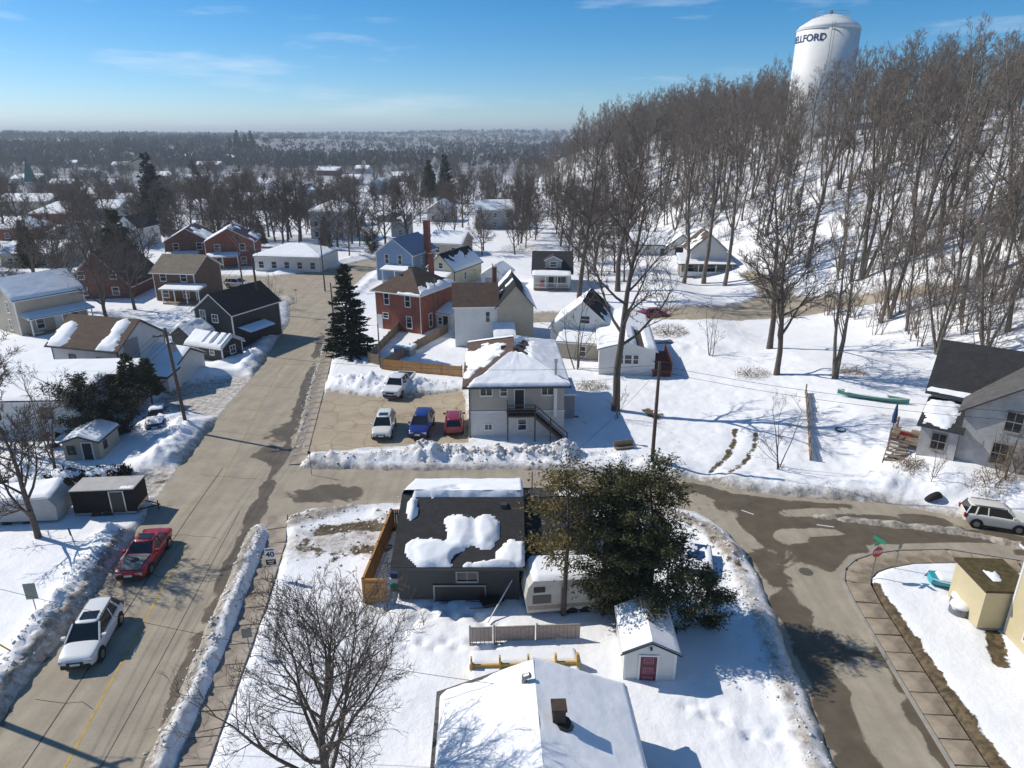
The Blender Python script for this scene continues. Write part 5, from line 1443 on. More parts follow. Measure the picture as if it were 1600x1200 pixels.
o = tag(MB().lathe([(.18, -.14), (.42, -.14), (.46, -.06), (.46, .06), (.42, .14), (.18, .14)], 20, 0, (0, 0, .36), 'y').build('tyre', 'rubber'), 'old black tyre half sunk in the snowbank by the side street', 'tyre')
o.location = P(1455, 790) + Vector((0, .3, .15)); o.scale = (1.4, 1.4, 1.4); o.rotation_euler = (.5, 0, .3)
o = thing('fire_pit', 'small dark metal fire pit on snow between fence and weathered house', 'fire pit', P(1312, 676))
MB().lathe([(.3, 0), (.45, .35), (.42, .36), (.2, .1)], 14).build('bowl', 'blackp', o)
for a in range(3):
    MB().tube([(.3 * math.cos(a * 2.1), .3 * math.sin(a * 2.1), .2), (.4 * math.cos(a * 2.1), .4 * math.sin(a * 2.1), -.4)], .03, 6).build('leg', 'blackp', o)
o = thing('garden_bench', 'small wooden bench frame in the snow below the utility pole', 'bench', P(975, 705), R(15))
MB().box(-.9, .9, -.25, .25, .4, .47).build('seat', 'woodg', o); MB().box(-.9, .9, .22, .28, .47, .95).build('backrest', 'woodg', o)
for a in (-.8, .8):
    MB().box(a - .05, a + .05, -.22, .22, -.3, .4).build('leg', 'woodg', o)

# ------------------------------------------------------------------ signs, poles, wires
def text_mesh(s, size, m, bold=.0, name='lettering'):
    cu = bpy.data.curves.new('lettering', 'FONT'); cu.body = s; cu.size = size; cu.align_x = 'CENTER'; cu.align_y = 'CENTER'; cu.offset = bold
    o = bpy.data.objects.new('lettering', cu); col.objects.link(o)
    bpy.context.view_layer.update()
    me = bpy.data.meshes.new_from_object(o.evaluated_get(bpy.context.evaluated_depsgraph_get()))
    bpy.data.objects.remove(o, do_unlink=True)
    me.materials.clear(); me.materials.append(M[m]); me.name = name
    return me

def sign_text(parent, s, size, m, x, y, z, bold=.0):
    o = link('lettering', text_mesh(s, size, m, bold), parent)
    o.location = (x, y, z); o.rotation_euler = (math.pi / 2, 0, 0)
    return o

t = thing('speed_sign', 'white speed limit sign reading 40 with black tab beside the sidewalk', 'sign', P(428, 908), R(8))
MB().tube([(0, 0, -.5), (0, 0, 2.5)], .03, 8).build('post', 'metal', t)
b1 = MB().box(-.3, .3, -.05, -.03, 1.65, 2.4).build('sign_board', 'signw', t)
MB().box(-.3, .3, -.05, -.03, 1.22, 1.6).build('sign_tab', 'ink', t)
sign_text(t, '40', .5, 'ink', 0, -.056, 1.95, .014)
MB().box(-.24, .24, -.056, -.051, 2.25, 2.33).build('sign_band', 'ink', t)
MB().box(-.2, .2, -.056, -.051, 1.46, 1.51).build('sign_band', 'signw', t); MB().box(-.14, .14, -.056, -.051, 1.32, 1.37).build('sign_band', 'signw', t)
t = thing('stop_sign', 'red octagonal STOP sign under green street name blades at the corner', 'sign', P(1361, 906), R(14))
MB().tube([(0, 0, -.5), (0, 0, 2.75)], .035, 8).build('post', 'alu', t)
oc = [(.38 * math.cos(R(22.5 + 45 * i)), .38 * math.sin(R(22.5 + 45 * i))) for i in range(8)]
MB().prism([(a, -.045, 2.05 + b_) for a, b_ in oc], [(a, -.065, 2.05 + b_) for a, b_ in oc]).build('sign_board', 'signr', t)
oc2 = [(a * 1.08, b_ * 1.08) for a, b_ in oc]
MB().prism([(a, -.036, 2.05 + b_) for a, b_ in oc2], [(a, -.044, 2.05 + b_) for a, b_ in oc2]).build('sign_border', 'signw', t)
sign_text(t, 'STOP', .26, 'signw', 0, -.07, 2.05, .006)
o = MB().box(-.42, .42, -.012, .012, 2.55, 2.76).build('street_blade', 'signg', t); o.rotation_euler = (0, 0, .3)
o = MB().box(-.42, .42, -.012, .012, 2.77, 2.98).build('street_blade', 'signg', t); o.rotation_euler = (0, 0, 1.75)
def back_sign(label, p, rz, w_, h_, top, m='signb', tilt=0.):
    t = thing('street_sign', label, 'sign', p, rz)
    MB().tube([(0, 0, -.5), (0, 0, top)], .03, 8).build('post', 'alu', t)
    MB().box(-w_ / 2, w_ / 2, -.045, -.03, top - h_, top + .03).build('sign_board', m, t)
    t.rotation_euler = (0, tilt, rz)
    return t
back_sign('small grey-green sign on thin post right of the STOP sign', P(1397, 893), R(40), .55, .45, 2.1)
back_sign('back of a tall rectangular sign on the snow left of white SUV', P(62, 972), R(10), .62, 1.0, 2.6)
back_sign('back of a small sign by the sidewalk near the foreground tree', P(392, 1028), R(15), .5, .55, 1.9)
back_sign('thin leaning dark post with narrow sign on snow left of red car', P(128, 880), R(0), .12, .5, 2.6, 'blackp', R(-6))
back_sign('small marker on thin post at the car park corner by the street', P(487, 742), R(0), .25, .2, 2.1, 'blackp')
back_sign('small white marker post at the far street crossing', P(464, 474), R(0), .5, .15, 2.3, 'lattice')
t = thing('hydrant_marker', 'yellow-tipped marker rod leaning in the snowbank at left edge', 'marker', P(27, 1040))
MB().tube([(0, 0, -.4), (-.05, 0, .9)], .025, 6).build('rod', 'woodg', t); MB().tube([(-.05, 0, .9), (-.7, .1, 1.3)], .045, 6).build('marker_tip', 'signy', t)

WIRE_TOPS = {}
def utility_pole(key, label, p, h, arm=True, r=.14, lean=0., trans=False, rz=.35):
    t = thing('utility_pole', label, 'utility pole', p, rz)
    t.rotation_euler = (0, lean, rz)
    MB().tube([(0, 0, -1), (0, 0, h * .5), (0, 0, h)], [r * 1.15, r, r * .78], 10).build('pole', 'pole', t)
    if arm:
        MB().box(-1.1, 1.1, -.2, -.1, h - .7, h - .58).build('crossarm', 'pole', t)
        for a in (-1, -.45, .45, 1):
            MB().lathe([(.04, 0), (.06, .06), (.03, .16)], 8, 0, (a, -.15, h - .58)).build('insulator', 'alu', t)
    if trans:
        MB().lathe([(.2, 0), (.24, .05), (.24, .75), (.15, .85)], 14, 0, (.33, -.1, h - 2.2)).build('transformer', 'alu', t)
    WIRE_TOPS[key] = Vector((p.x, p.y, p.z + h))
    return t
utility_pole('a', 'tall wooden utility pole standing in snow right of the apartment house', P(1018, 732), 9.3, False, .15)
utility_pole('b', 'wooden utility pole in the snow mound beside the dark evergreen bush', P(293, 674), 10.0, True, .15, R(-2), True)
utility_pole('c', 'dark utility pole, taller of the pair by the far corner island', P(412, 526), 12.2, True, .16, R(-1))
utility_pole('d', 'dark utility pole, shorter of the pair by the far corner island', P(405, 525), 7.0, False, .15)
utility_pole('e', 'thin utility pole at the far corner right of the white bungalow', P(508, 455), 9.0, True, .12)
utility_pole('f', 'utility pole just left of the spruce top at the street edge', P(522, 505), 6.0, False, .11)
utility_pole('g', 'grey utility pole in front of the brick houses across the far street', P(385, 487), 12.0, True, .12)
utility_pole('h', 'slim grey pole inside the fences below the brick house', P(595, 578), 5.6, False, .08)
utility_pole('i', 'slim pole rising behind the white farmhouse roof', P(770, 480), 7.0, False, .08)
utility_pole('n', 'utility pole at the near street edge whose shadow crosses the road', Vector((-27.9, 26.2, 0)), 9.5, True, .15)

def wire(a, b_, sag, label):
    pts = []
    for i in range(13):
        f_ = i / 12
        p = a.lerp(b_, f_); p.z -= sag * 4 * f_ * (1 - f_); pts.append(p)
    return tag(MB().tube(pts, .014, 4).build('power_line', 'wire'), label, 'power line', 'overhead wires')
wt = WIRE_TOPS
for i, dx in enumerate((-1, -.45, .45, 1)):
    wire(wt['b'] + Vector((dx, 0, -.4)), wt['c'] + Vector((dx, 0, -.4)), .7, 'thin overhead wire along the left side of the main street')
    wire(wt['b'] + Vector((dx, 0, -.4)), wt['n'] + Vector((dx, 0, -.4)), .7, 'thin overhead wire along the left side of the main street')
    wire(wt['c'] + Vector((dx, 0, -.4)), wt['g'] + Vector((dx, 0, -.4)), .5, 'thin overhead wire along the left side of the main street')
wire(wt['b'] + Vector((0, 0, -1.5)), wt['a'] + Vector((0, 0, -.3)), 1.2, 'long overhead wire crossing the main street to the apartment pole')
wire(wt['a'] + Vector((0, 0, -.3)), Vector((45, 40, 9)), 1.0, 'overhead wire from apartment pole along the side street')
wire(wt['a'] + Vector((0, 0, -.8)), Vector((45, 40, 8.3)), 1.0, 'overhead wire from apartment pole along the side street')
wire(wt['a'] + Vector((0, 0, -.6)), Vector((4.4, 58, 5.2)), .4, 'service wire from utility pole to the apartment house')
wire(wt['a'] + Vector((0, 0, -.6)), Vector((2.2, 39.5, 5.4)), .5, 'service wire from utility pole to the charcoal bungalow mast')
wire(wt['n'] + Vector((0, 0, -1.5)), Vector((-.5, 23, 4.0)), .6, 'service wire crossing the street to the foreground house')

# ------------------------------------------------------------------ water tower
tp = Vector((82.0, 198, 0)); tp.z = base1(82.0, 198)
wtw = thing('water_tower', 'white cylindrical water tower with navy town name on the wooded hilltop', 'water tower', tp)
ztop = CZ + 183 * (-(SP + ((52 - 600) / F) * CP)) - tp.z
RT = 7.7
MB().lathe([(RT, -3), (RT, ztop)], 64).build('tank_wall', 'tower', wtw, True)
MB().lathe([(RT + .12, ztop), (RT * .93, ztop + .9), (RT * .6, ztop + 2.5), (RT * .25, ztop + 3.4), (.3, ztop + 3.6)], 48).build('dome', 'tower', wtw, True)
MB().lathe([(RT + .15, ztop - .2), (RT + .15, ztop + .05)], 64).build('rim', 'tower', wtw)
lad = MB()
a = R(-105)
for d in (-.3, .3):
    ca, sa = math.cos(a + d / RT), math.sin(a + d / RT)
    lad.tube([((RT + .35) * ca, (RT + .35) * sa, 0), ((RT + .35) * ca, (RT + .35) * sa, ztop + 1)], .07, 6)
lad.build('ladder', 'metal', wtw)
gr = MB()
for k in range(16):
    b_ = 2 * math.pi * k / 16
    r_ = RT * .55
    gr.tube([(r_ * math.cos(b_), r_ * math.sin(b_), ztop + 2.5), (r_ * math.cos(b_), r_ * math.sin(b_), ztop + 3.9)], .05, 5)
gr.tube([(RT * .55 * math.cos(2 * math.pi * k / 32), RT * .55 * math.sin(2 * math.pi * k / 32), ztop + 3.9) for k in range(33)], .05, 5, cap=False)
gr.tube([(RT * .55 * math.cos(2 * math.pi * k / 32), RT * .55 * math.sin(2 * math.pi * k / 32), ztop + 3.3) for k in range(33)], .04, 5, cap=False)
gr.build('roof_railing', 'metal', wtw)
MB().lathe([(.5, 0), (.5, .8), (.2, 1.1)], 12, 0, (0, 0, ztop + 3.5)).build('roof_hatch', 'alu', wtw)
# town name, bent round the wall
me = text_mesh('CAMPBELLFORD', 2.3, 'navy', .05)
co = np.zeros(len(me.vertices) * 3); me.vertices.foreach_get('co', co); co = co.reshape(-1, 3)
co[:, 0] *= 1.06
rr0 = RT + .06
an = R(-114) + (co[:, 0] - co[:, 0].max()) / rr0
me.vertices.foreach_set('co', np.stack([rr0 * np.cos(an), rr0 * np.sin(an), ztop - 2.4 + co[:, 1]], -1).ravel()); me.update()
link('lettering', me, wtw)

# ------------------------------------------------------------------ bare trees
class TB:
    """collects tapered limbs as triangles, fast"""
    def __init__(s):
        s.v = []; s.t = []

    def limb(s, pts, rs, n):
        b0 = len(s.v); k = len(pts)
        for i in range(k):
            p = pts[i]; a = pts[max(0, i - 1)]; c = pts[min(k - 1, i + 1)]
            d = (c[0] - a[0], c[1] - a[1], c[2] - a[2])
            ux, uy, uz = (d[1], -d[0], 0.) if abs(d[2]) < .95 * math.sqrt(d[0] ** 2 + d[1] ** 2 + d[2] ** 2 + 1e-9) else (1., 0., 0.)
            l = math.sqrt(ux * ux + uy * uy + uz * uz) or 1; ux /= l; uy /= l
            wx, wy, wz = d[1] * uz - d[2] * uy, d[2] * ux - d[0] * uz, d[0] * uy - d[1] * ux
            l = math.sqrt(wx * wx + wy * wy + wz * wz) or 1; wx /= l; wy /= l; wz /= l
            if i == k - 1:
                s.v.append((p[0], p[1], p[2])); break
            r = rs[i]
            for j in range(n):
                t = 6.2832 * j / n; ct, st_ = r * math.cos(t), r * math.sin(t)
                s.v.append((p[0] + ux * ct + wx * st_, p[1] + uy * ct + wy * st_, p[2] + wz * st_ + uz * ct))
        for i in range(k - 2):
            for j in range(n):
                j2 = (j + 1) % n; a, b_, c, d = b0 + i * n + j, b0 + i * n + j2, b0 + (i + 1) * n + j2, b0 + (i + 1) * n + j
                s.t.append((a, b_, c)); s.t.append((a, c, d))
        e = b0 + (k - 2) * n; tip = b0 + (k - 1) * n
        for j in range(n):
            s.t.append((e + j, e + (j + 1) % n, tip))

    def mesh(s, name, m):
        return tri_mesh(name, s.v, s.t, M[m] if isinstance(m, str) else m, True)

def gen_tree(seed, h, r, limbs=12, sub=6, twig=6, fine=3, first=.35, spread=.75, up=.35, fork=1, twr=.012, droop=0.):
    """a bare tree: trunk and limbs in one mesh, branches and twigs in the other"""
    g = random.Random(seed)
    T, C = TB(), TB()

    def path(p, d, ln, k, wob, upb):
        pts = [tuple(p)]; q = Vector(p); d = Vector(d).normalized()
        for i in range(k):
            d = (d + Vector((g.gauss(0, wob), g.gauss(0, wob), g.gauss(0, wob) + upb))).normalized()
            q = q + d * (ln / k); pts.append(tuple(q))
        return pts

    def along(pts, f_):
        x = f_ * (len(pts) - 1); i = min(int(x), len(pts) - 2); t = x - i
        a, b_ = Vector(pts[i]), Vector(pts[i + 1])
        return a.lerp(b_, t), (b_ - a).normalized()

    def side(d, ang):
        a = d.cross(Vector((g.uniform(-1, 1), g.uniform(-1, 1), g.uniform(-1, 1)))).normalized()
        return (d * math.cos(ang) + a * math.sin(ang)).normalized()

    def twigs(pts, ln, r0, n_, lev):
        for i in range(n_):
            f_ = g.uniform(.2, 1.0); p, d = along(pts, f_)
            dd = side(d, g.uniform(.4, .95)); l2 = ln * g.uniform(.45, .9)
            rr = max(twr, r0 * .6)
            q = path(p, dd, l2, 2, .16, .12 - droop)
            C.limb(q, [rr, rr * .7, 0], 3)
            if lev < fine_levels:
                twigs(q, l2 * .62, rr, fine, lev + 1)
    fine_levels = 1 if fine else 0
    trunks = []
    for k in range(fork):
        d0 = Vector((g.gauss(0, .05 + .16 * (fork > 1)), g.gauss(0, .05 + .16 * (fork > 1)), 1))
        hh = h * g.uniform(.82, 1.0) if k else h
        pts = path((g.gauss(0, .12) * (k > 0), g.gauss(0, .12) * (k > 0), -.6), d0, hh * .9 + .6, 9, .06, .06)
        rr = [r * (1.25 if i == 0 else 1) * (1 - .86 * (i / 9) ** 1.1) * (1 if k == 0 else .8) for i in range(10)]
        T.limb(pts, rr, 8)
        trunks.append((pts, rr))
    for pts, rr in trunks:
        for i in range(max(3, limbs // fork)):
            f_ = first + (1 - first) * (i + g.uniform(.1, .9)) / max(3, limbs // fork)
            f_ = min(.98, f_)
            p, d = along(pts, f_)
            az = i * 2.4 + g.uniform(-.6, .6); el = g.uniform(.25, .8) + up * .5
            dd = Vector((math.cos(az) * math.cos(el), math.sin(az) * math.cos(el), math.sin(el)))
            ln = h * spread * (.5 + .18 * g.random()) * (1.05 - .65 * f_)
            r1 = max(.02, rr[min(8, int(f_ * 9))] * .55)
            q = path(p, dd, ln, 5, .13, .10)
            T.limb(q, [r1 * (1 - .16 * j) for j in range(5)] + [0], 5)
            for j in range(sub):
                f2 = .25 + .75 * (j + g.random()) / sub
                p2, d2 = along(q, min(.99, f2))
                d3 = side(d2, g.uniform(.4, .9)); l3 = ln * g.uniform(.35, .6) * (1.15 - .5 * f2)
                r2 = max(twr * 1.3, r1 * .42 * (1.1 - .6 * f2))
                q3 = path(p2, d3, l3, 3, .14, .10 - droop)
                C.limb(q3, [r2, r2 * .75, r2 * .5, 0], 3)
                twigs(q3, l3 * .6, r2 * .5, twig, 0)
    return T, C

RAW = {}

def tree_meshes(name, seed, tm='bark', cm='twig', **k):
    T, C = gen_tree(seed, **k)
    RAW[name + str(seed)] = (T, C)
    return T.mesh(name + '_trunk', tm), C.mesh(name + '_crown', cm)

def plant_tree(me, p, label, rz=0., s_=1., sz=None, group=None, name='bare_tree', lean=(0, 0)):
    t = thing(name, label, 'tree', p, rz, group)
    t.scale = (s_, s_, sz or s_); t.rotation_euler = (lean[0], lean[1], rz)
    link('trunk', me[0], t); link('crown', me[1], t)
    return t

# single trees that stand out
fg = tree_meshes('fg', 5, h=10.4, r=.22, limbs=24, sub=11, twig=9, fine=4, first=.2, spread=1.02, up=.55, twr=.0085)
plant_tree(fg, Vector((-7.4, 20.6, 0)), 'large bare spreading tree in the foreground yard', .4)
TALL = [tree_meshes('tall', 100 + i, h=22, r=.36, limbs=15, sub=8, twig=7, fine=3, first=.3, spread=.62, up=.5, twr=.02) for i in range(3)]
MID = [tree_meshes('mid', 120 + i, h=14, r=.27, limbs=17, sub=8, twig=8, fine=3, first=.2, spread=.82, up=.45, twr=.023) for i in range(4)]
SLIM = [tree_meshes('slim', 140 + i, tm='barkh', cm='twigh', h=17, r=.2, limbs=14, sub=7, twig=7, fine=3, first=.36, spread=.46, up=.85, twr=.0165) for i in range(6)]
MULTI = [tree_meshes('multi', 160 + i, tm='barkh', cm='twigh', h=16, r=.2, limbs=18, sub=7, twig=7, fine=3, first=.28, spread=.5, up=.8, fork=3, twr=.0165) for i in range(4)]
SAP = [tree_meshes('sap', 180 + i, h=6, r=.06, limbs=11, sub=5, twig=5, fine=2, first=.15, spread=.7, up=.6, fork=3, twr=.008) for i in range(3)]

def std(me, px, py, top, h0, label, group=None, z=0., rz=None, name='bare_tree', lean=(0, 0)):
    p = P(px, py); h = hgt(p, top)
    s_ = h / h0
    return plant_tree(me, p, label, rnd.uniform(0, 6.28) if rz is None else rz, s_, None, group, name, lean)

std(TALL[0], 961, 645, 235, 22, 'tallest bare tree rising in front of the mobile home')
std(TALL[1], 965, 458, 175, 22, 'tall thick-trunked bare tree on snow behind the gable house')
std(TALL[2], 905, 470, 200, 22, 'tall bare tree beside the dormered porch cottage')
std(SLIM[0], 1068, 445, 160, 17, 'slim bare tree, first of three before the hillside house porch')
std(SLIM[1], 1099, 445, 120, 17, 'slim bare tree, second of three before the hillside house porch')
std(SLIM[2], 1131, 448, 140, 17, 'slim bare tree, third of three before the hillside house porch')
std(MID[0], 1213, 588, 330, 14, 'gnarled bare tree with low limbs left of the old fence')
std(TALL[0], 1202, 548, 250, 22, 'straight tall bare tree behind the gnarled one on the slope')
std(MULTI[0], 1304, 596, 335, 16, 'forked bare tree on snow behind the teal canoe')
std(SAP[0], 1216, 737, 608, 6, 'small round bare tree at the snowbank by the side street')
std(MULTI[1], 1463, 556, 300, 16, 'bare multi-stemmed tree behind the weathered house, left one')
std(MULTI[2], 1540, 562, 280, 16, 'bare multi-stemmed tree behind the weathered house, right one')
std(SLIM[3], 1417, 520, 300, 17, 'slim straight bare tree on the slope behind the weathered house')
std(SAP[1], 1568, 760, 640, 6, 'tangled bare sapling in front of the weathered house')
std(SAP[2], 1450, 762, 690, 6, 'thin bare sapling on the bank below the weathered house')
std(SAP[1], 903, 580, 440, 6, 'thin bare sapling at the back corner of the apartment house')
std(SAP[2], 962, 658, 590, 6, 'thin bare sapling beside the apartment house shadow')
std(SAP[0], 1110, 560, 470, 6, 'leaning bare sapling on open snow below the upper road')
std(MID[1], 168, 508, 345, 14, 'big bare tree between black house and beige house')
std(MID[2], 232, 425, 330, 14, 'bare tree beside the brown house across the left street')
std(MID[3], 62, 845, 600, 14, 'tall thin bare tree by the covered trailer at left')
std(SAP[0], 88, 740, 560, 6, 'bare sapling clump near the garden shed')
std(MID[0], -6, 700, 470, 14, 'bare tree at the left edge before the long white building')
std(SAP[2], 282, 645, 600, 6, 'low bare shrub beside the utility pole snow mound')
std(SAP[1], 425, 482, 415, 6, 'bare brown bush on the far corner island')
std(MID[1], 443, 380, 285, 14, 'round-crowned bare tree behind the white bungalow')
std(MID[2], 640, 390, 270, 14, 'bare tree behind the blue house')
std(MID[3], 20, 500, 390, 14, 'bare tree behind the beige house at left edge')
std(MID[0], 95, 450, 330, 14, 'bare tree beside the brown barn roof at left')
std(TALL[1], 395, 400, 290, 22, 'tall bare tree between the brick houses and white bungalow')

for i_, (px, py, top) in enumerate(((1345, 440, 110), (1425, 400, 60), (1486, 330, 15), (1530, 440, 120), (1575, 520, 170), (1262, 420, 150), (1195, 372, 150), (1130, 330, 135), (1390, 500, 230), (1590, 380, 20), (1035, 330, 150), (1500, 500, 210))):
    std((MULTI + SLIM)[i_ % 7], px, py, top, 16, 'large bare tree on the wooded hillside behind the weathered house' if px > 1250 else 'large bare tree on the wooded hillside above the hillside house', 'large bare trees on the wooded hillside')
# trees of the hill: individuals, largest first
for i_, (px, py, top) in enumerate(((340, 374, 262), (376, 377, 268), (300, 382, 285), (420, 372, 275), (470, 378, 272), (528, 388, 292), (602, 392, 285), (560, 372, 282), (112, 486, 345), (58, 446, 325), (212, 486, 350), (318, 352, 255), (150, 420, 300))):
    std(MID[i_ % 4], px, py, top, 14, 'bare deciduous tree standing among the town houses', 'bare trees among the town houses')
HILLG = 'bare trees on the wooded hillside'
pts = []
g = random.Random(5)
cand = []
def blocked(x, y):
    a, b_ = np.array([x]), np.array([y])
    if sdpoly(a, b_, UPPER)[0] < 1.5: return True
    for cx, cy, rr in ((38, 128, 11), (30, 140, 11), (40, 56, 13), (84.5, 198, 11.5), (24, 133, 9)):
        if (x - cx) ** 2 + (y - cy) ** 2 < rr * rr: return True
    return False
while len(cand) < 285:
    y = g.uniform(62, 330) ** 1.0
    x = np.interp(y, FY, FX) + g.uniform(-4, 85)
    if abs(x / (y * .93 + 6)) > .86 or blocked(x, y): continue
    q = x - np.interp(y, FY, FX)
    if q < 6 and g.random() > .4: continue
    if any((x - a) ** 2 + (y - b_) ** 2 < 4.5 for a, b_ in cand): continue
    cand.append((x, y))
cand.sort(key=lambda c: c[0] ** 2 + c[1] ** 2)
for i, (x, y) in enumerate(cand[:172]):
    me = g.choice(SLIM + MULTI + SLIM)
    s_ = g.uniform(.8, 1.25)
    plant_tree(me, Vector((x, y, base1(x, y))), 'bare deciduous tree on the wooded hillside below the water tower', g.uniform(0, 6.28), s_, s_ * g.uniform(.9, 1.1), HILLG)

TOWNG = 'bare trees among the town houses'
tc2 = []
while len(tc2) < 200:
    y = g.uniform(120, 330); x = g.uniform(-.78 * y - 6, np.interp(y, FY, FX) - 3)
    if sdpoly(np.array([x]), np.array([y]), MAIN)[0] < 2: continue
    if any((x - a) ** 2 + (y - b_) ** 2 < 14 for a, b_ in tc2): continue
    tc2.append((x, y))
TOWN_TREES = tc2

# ------------------------------------------------------------------ evergreens
def sprays(tb_v, tb_t, c, d, ln, wd, g):
    """one flat tapering spray of needles"""
    d = d.normalized(); s_ = d.cross(Vector((g.uniform(-1, 1), g.uniform(-1, 1), g.uniform(-1, 1)))).normalized() * wd
    b0 = len(tb_v)
    tb_v += [tuple(c - s_ * .5), tuple(c + d * ln * .5 + s_), tuple(c + d * ln), tuple(c + d * ln * .45 - s_)]
    tb_t += [(b0, b0 + 1, b0 + 2), (b0, b0 + 2, b0 + 3)]

def spruce_meshes(seed, h, w_, m, dens=1.0, bare=.06, droop=-.25, ln=.45):
    g = random.Random(seed); T = TB(); v, t = [], []
    T.limb([(0, 0, -.5), (0, 0, h * .5), (0, 0, h)], [h * .018, h * .011, 0], 7)
    z = h * bare
    while z < h * .985:
        f_ = (z - h * bare) / (h * (1 - bare)); R_ = w_ / 2 * (1 - f_) ** .85 * g.uniform(.82, 1.1) + .12
        k = max(4, int((7 + 6 * (1 - f_))))
        for i in range(k):
            a = g.uniform(0, 6.2832); dr = droop * (1 - f_ * 1.6) + g.gauss(0, .06)
            e = Vector((math.cos(a), math.sin(a), dr)); L_ = R_ * g.uniform(.75, 1.1)
            tip = Vector((0, 0, z)) + e * L_ + Vector((0, 0, .12 * L_))
            T.limb([(0, 0, z), tuple(Vector((0, 0, z)) + e * L_ * .5), tuple(tip)], [.025, .015, 0], 3)
            ns = int(max(4, L_ / .16) * 2.2 * dens)
            for j in range(ns):
                q = g.uniform(.18, 1.0); c = Vector((0, 0, z)) + e * L_ * q + Vector((0, 0, .12 * L_ * q * q))
                dd = e * .8 + Vector((g.gauss(0, .55), g.gauss(0, .55), g.gauss(-.12, .28)))
                sprays(v, t, c, dd, ln * g.uniform(.6, 1.2), .075 * ln / .45, g)
        z += h * .026 * g.uniform(.8, 1.2)
    return T.mesh('trunk', 'bark'), tri_mesh('crown', v, t, M[m])

def cedar_meshes(seed, h, w_, m, bare=.15, dens=1.0, wisp=.5, snowy=0.):
    """ragged white cedar: upswept leaders with hanging sprays, gaps between clumps"""
    g = random.Random(seed); T = TB(); v, t = [], []
    T.limb([(0, 0, -.5), (g.gauss(0, .1), g.gauss(0, .1), h * .5), (g.gauss(0, .2), g.gauss(0, .2), h)], [h * .017, h * .011, 0], 7)
    nb = int(58 * h / 9)
    for i in range(nb):
        f_ = bare + (1 - bare) * (i + g.random()) / nb
        z = h * f_
        prof = math.sin(math.pi * min(1, .18 + .82 * (1 - f_) ** .8)) ** .7 if f_ < 1 else 0
        L_ = w_ / 2 * (.25 + .85 * prof) * g.uniform(.45, 1.25) * (1.12 - f_ * .75)
        a = g.uniform(0, 6.2832); e = Vector((math.cos(a), math.sin(a), g.uniform(.1, .75)))
        c0 = Vector((0, 0, z)); tip = c0 + e * L_ + Vector((0, 0, -.15 * L_))
        T.limb([tuple(c0), tuple(c0 + e * L_ * .5), tuple(tip)], [.035, .02, 0], 3)
        for j in range(int((10 + 26 * L_) * dens)):
            q = g.uniform(.25, 1.05)
            c = c0 + e * L_ * q + Vector((g.gauss(0, .12 + .1 * L_ * q), g.gauss(0, .12 + .1 * L_ * q), g.gauss(-.08, .14)))
            for _ in range(3):
                sprays(v, t, c + Vector((g.gauss(0, .09), g.gauss(0, .09), g.gauss(0, .09))), e * .4 + Vector((g.gauss(0, .7), g.gauss(0, .7), g.gauss(-.25, .45))), g.uniform(.14, .34), g.uniform(.025, .05), g)
    return T.mesh('trunk', 'bark'), tri_mesh('crown', v, t, M[m])

def evergreen(name, label, me, p, rz=0., s_=1., group=None):
    t = thing(name, label, 'tree', p, rz, group); t.scale = (s_, s_, s_)
    link('trunk', me[0], t); link('crown', me[1], t)
    return t

evergreen('spruce_tree', 'dark conical spruce beside the sidewalk north of the car park', spruce_meshes(3, 11.6, 6.4, 'spruce', 2.3), P(548, 556))
CED = [cedar_meshes(20, 9.6, 5.6, 'cedary', .38, .62), cedar_meshes(21, 9.2, 5.2, 'cedar', .08, 1.5), cedar_meshes(22, 9.4, 4.6, 'cedar', .25, .9), cedar_meshes(23, 6.5, 5.2, 'cedar', .03, 1.5), cedar_meshes(24, 5.5, 5.5, 'cedar', .0, 1.5)]
for i, (x, y, k, s_, lb) in enumerate((
        (2.9, 32.2, 0, 1.02, 'thin yellowed cedar, leftmost of the clump before the camper'),
        (5.2, 32.2, 1, 1.0, 'dense green cedar behind the camper in the clump'),
        (8.0, 33.0, 2, 1.03, 'tall ragged cedar on the right of the clump'),
        (6.7, 31.2, 1, .86, 'dark cedar in the middle of the clump above white shed'),
        (8.2, 30.6, 3, 1.0, 'low dark cedar right behind the white garden shed'),
        (10.6, 31.2, 4, .72, 'low spreading cedar at the right end of the clump'),
        (6.3, 33.6, 1, .95, 'dark green cedar at the back of the clump'))):
    evergreen('cedar_tree', lb, CED[k], Vector((x, y, 0)), i * 1.3, s_)
evergreen('evergreen_bush', 'broad dark evergreen beside the long white building', cedar_meshes(30, 5.6, 7.5, 'dbush', .0, 2.4), P(148, 690))
evergreen('evergreen_bush', 'dark rounded evergreen right of the long white building', cedar_meshes(31, 4.6, 5.5, 'dbush', .0, 2.2), P(190, 684))
SPR = [spruce_meshes(40, 9, 4.2, 'pine', .9, .3, .1, .6), spruce_meshes(41, 16, 7.5, 'spruce', .8, .05, -.2, .8), spruce_meshes(42, 18, 8, 'pine', .7, .15, .1, 1.1)]
evergreen('pine_tree', 'sparse dark pine beside the white house, left of the pair', SPR[0], P(213, 648), 1, .72)
evergreen('pine_tree', 'sparse dark pine beside the white house, right of the pair', SPR[0], P(240, 640), 2, .62)
evergreen('spruce_tree', 'large dark spruce rising among the far town houses at left', SPR[1], P(247, 365), 0, 1.35)
evergreen('pine_tree', 'big yellow-green pine left of the dark pine past blue house', SPR[2], P(672, 318), 0, 1.0)
evergreen('pine_tree', 'big dark pine beyond the blue house', SPR[1], P(697, 318), 0, 1.25)
evergreen('spruce_tree', 'dark evergreen beside the far white hip-roofed house', SPR[1], P(510, 392), 0, .5)
evergreen('evergreen_bush', 'dark evergreen thicket left of the blue house', cedar_meshes(33, 5, 8, 'dbush', 0, 1.6), P(580, 397))
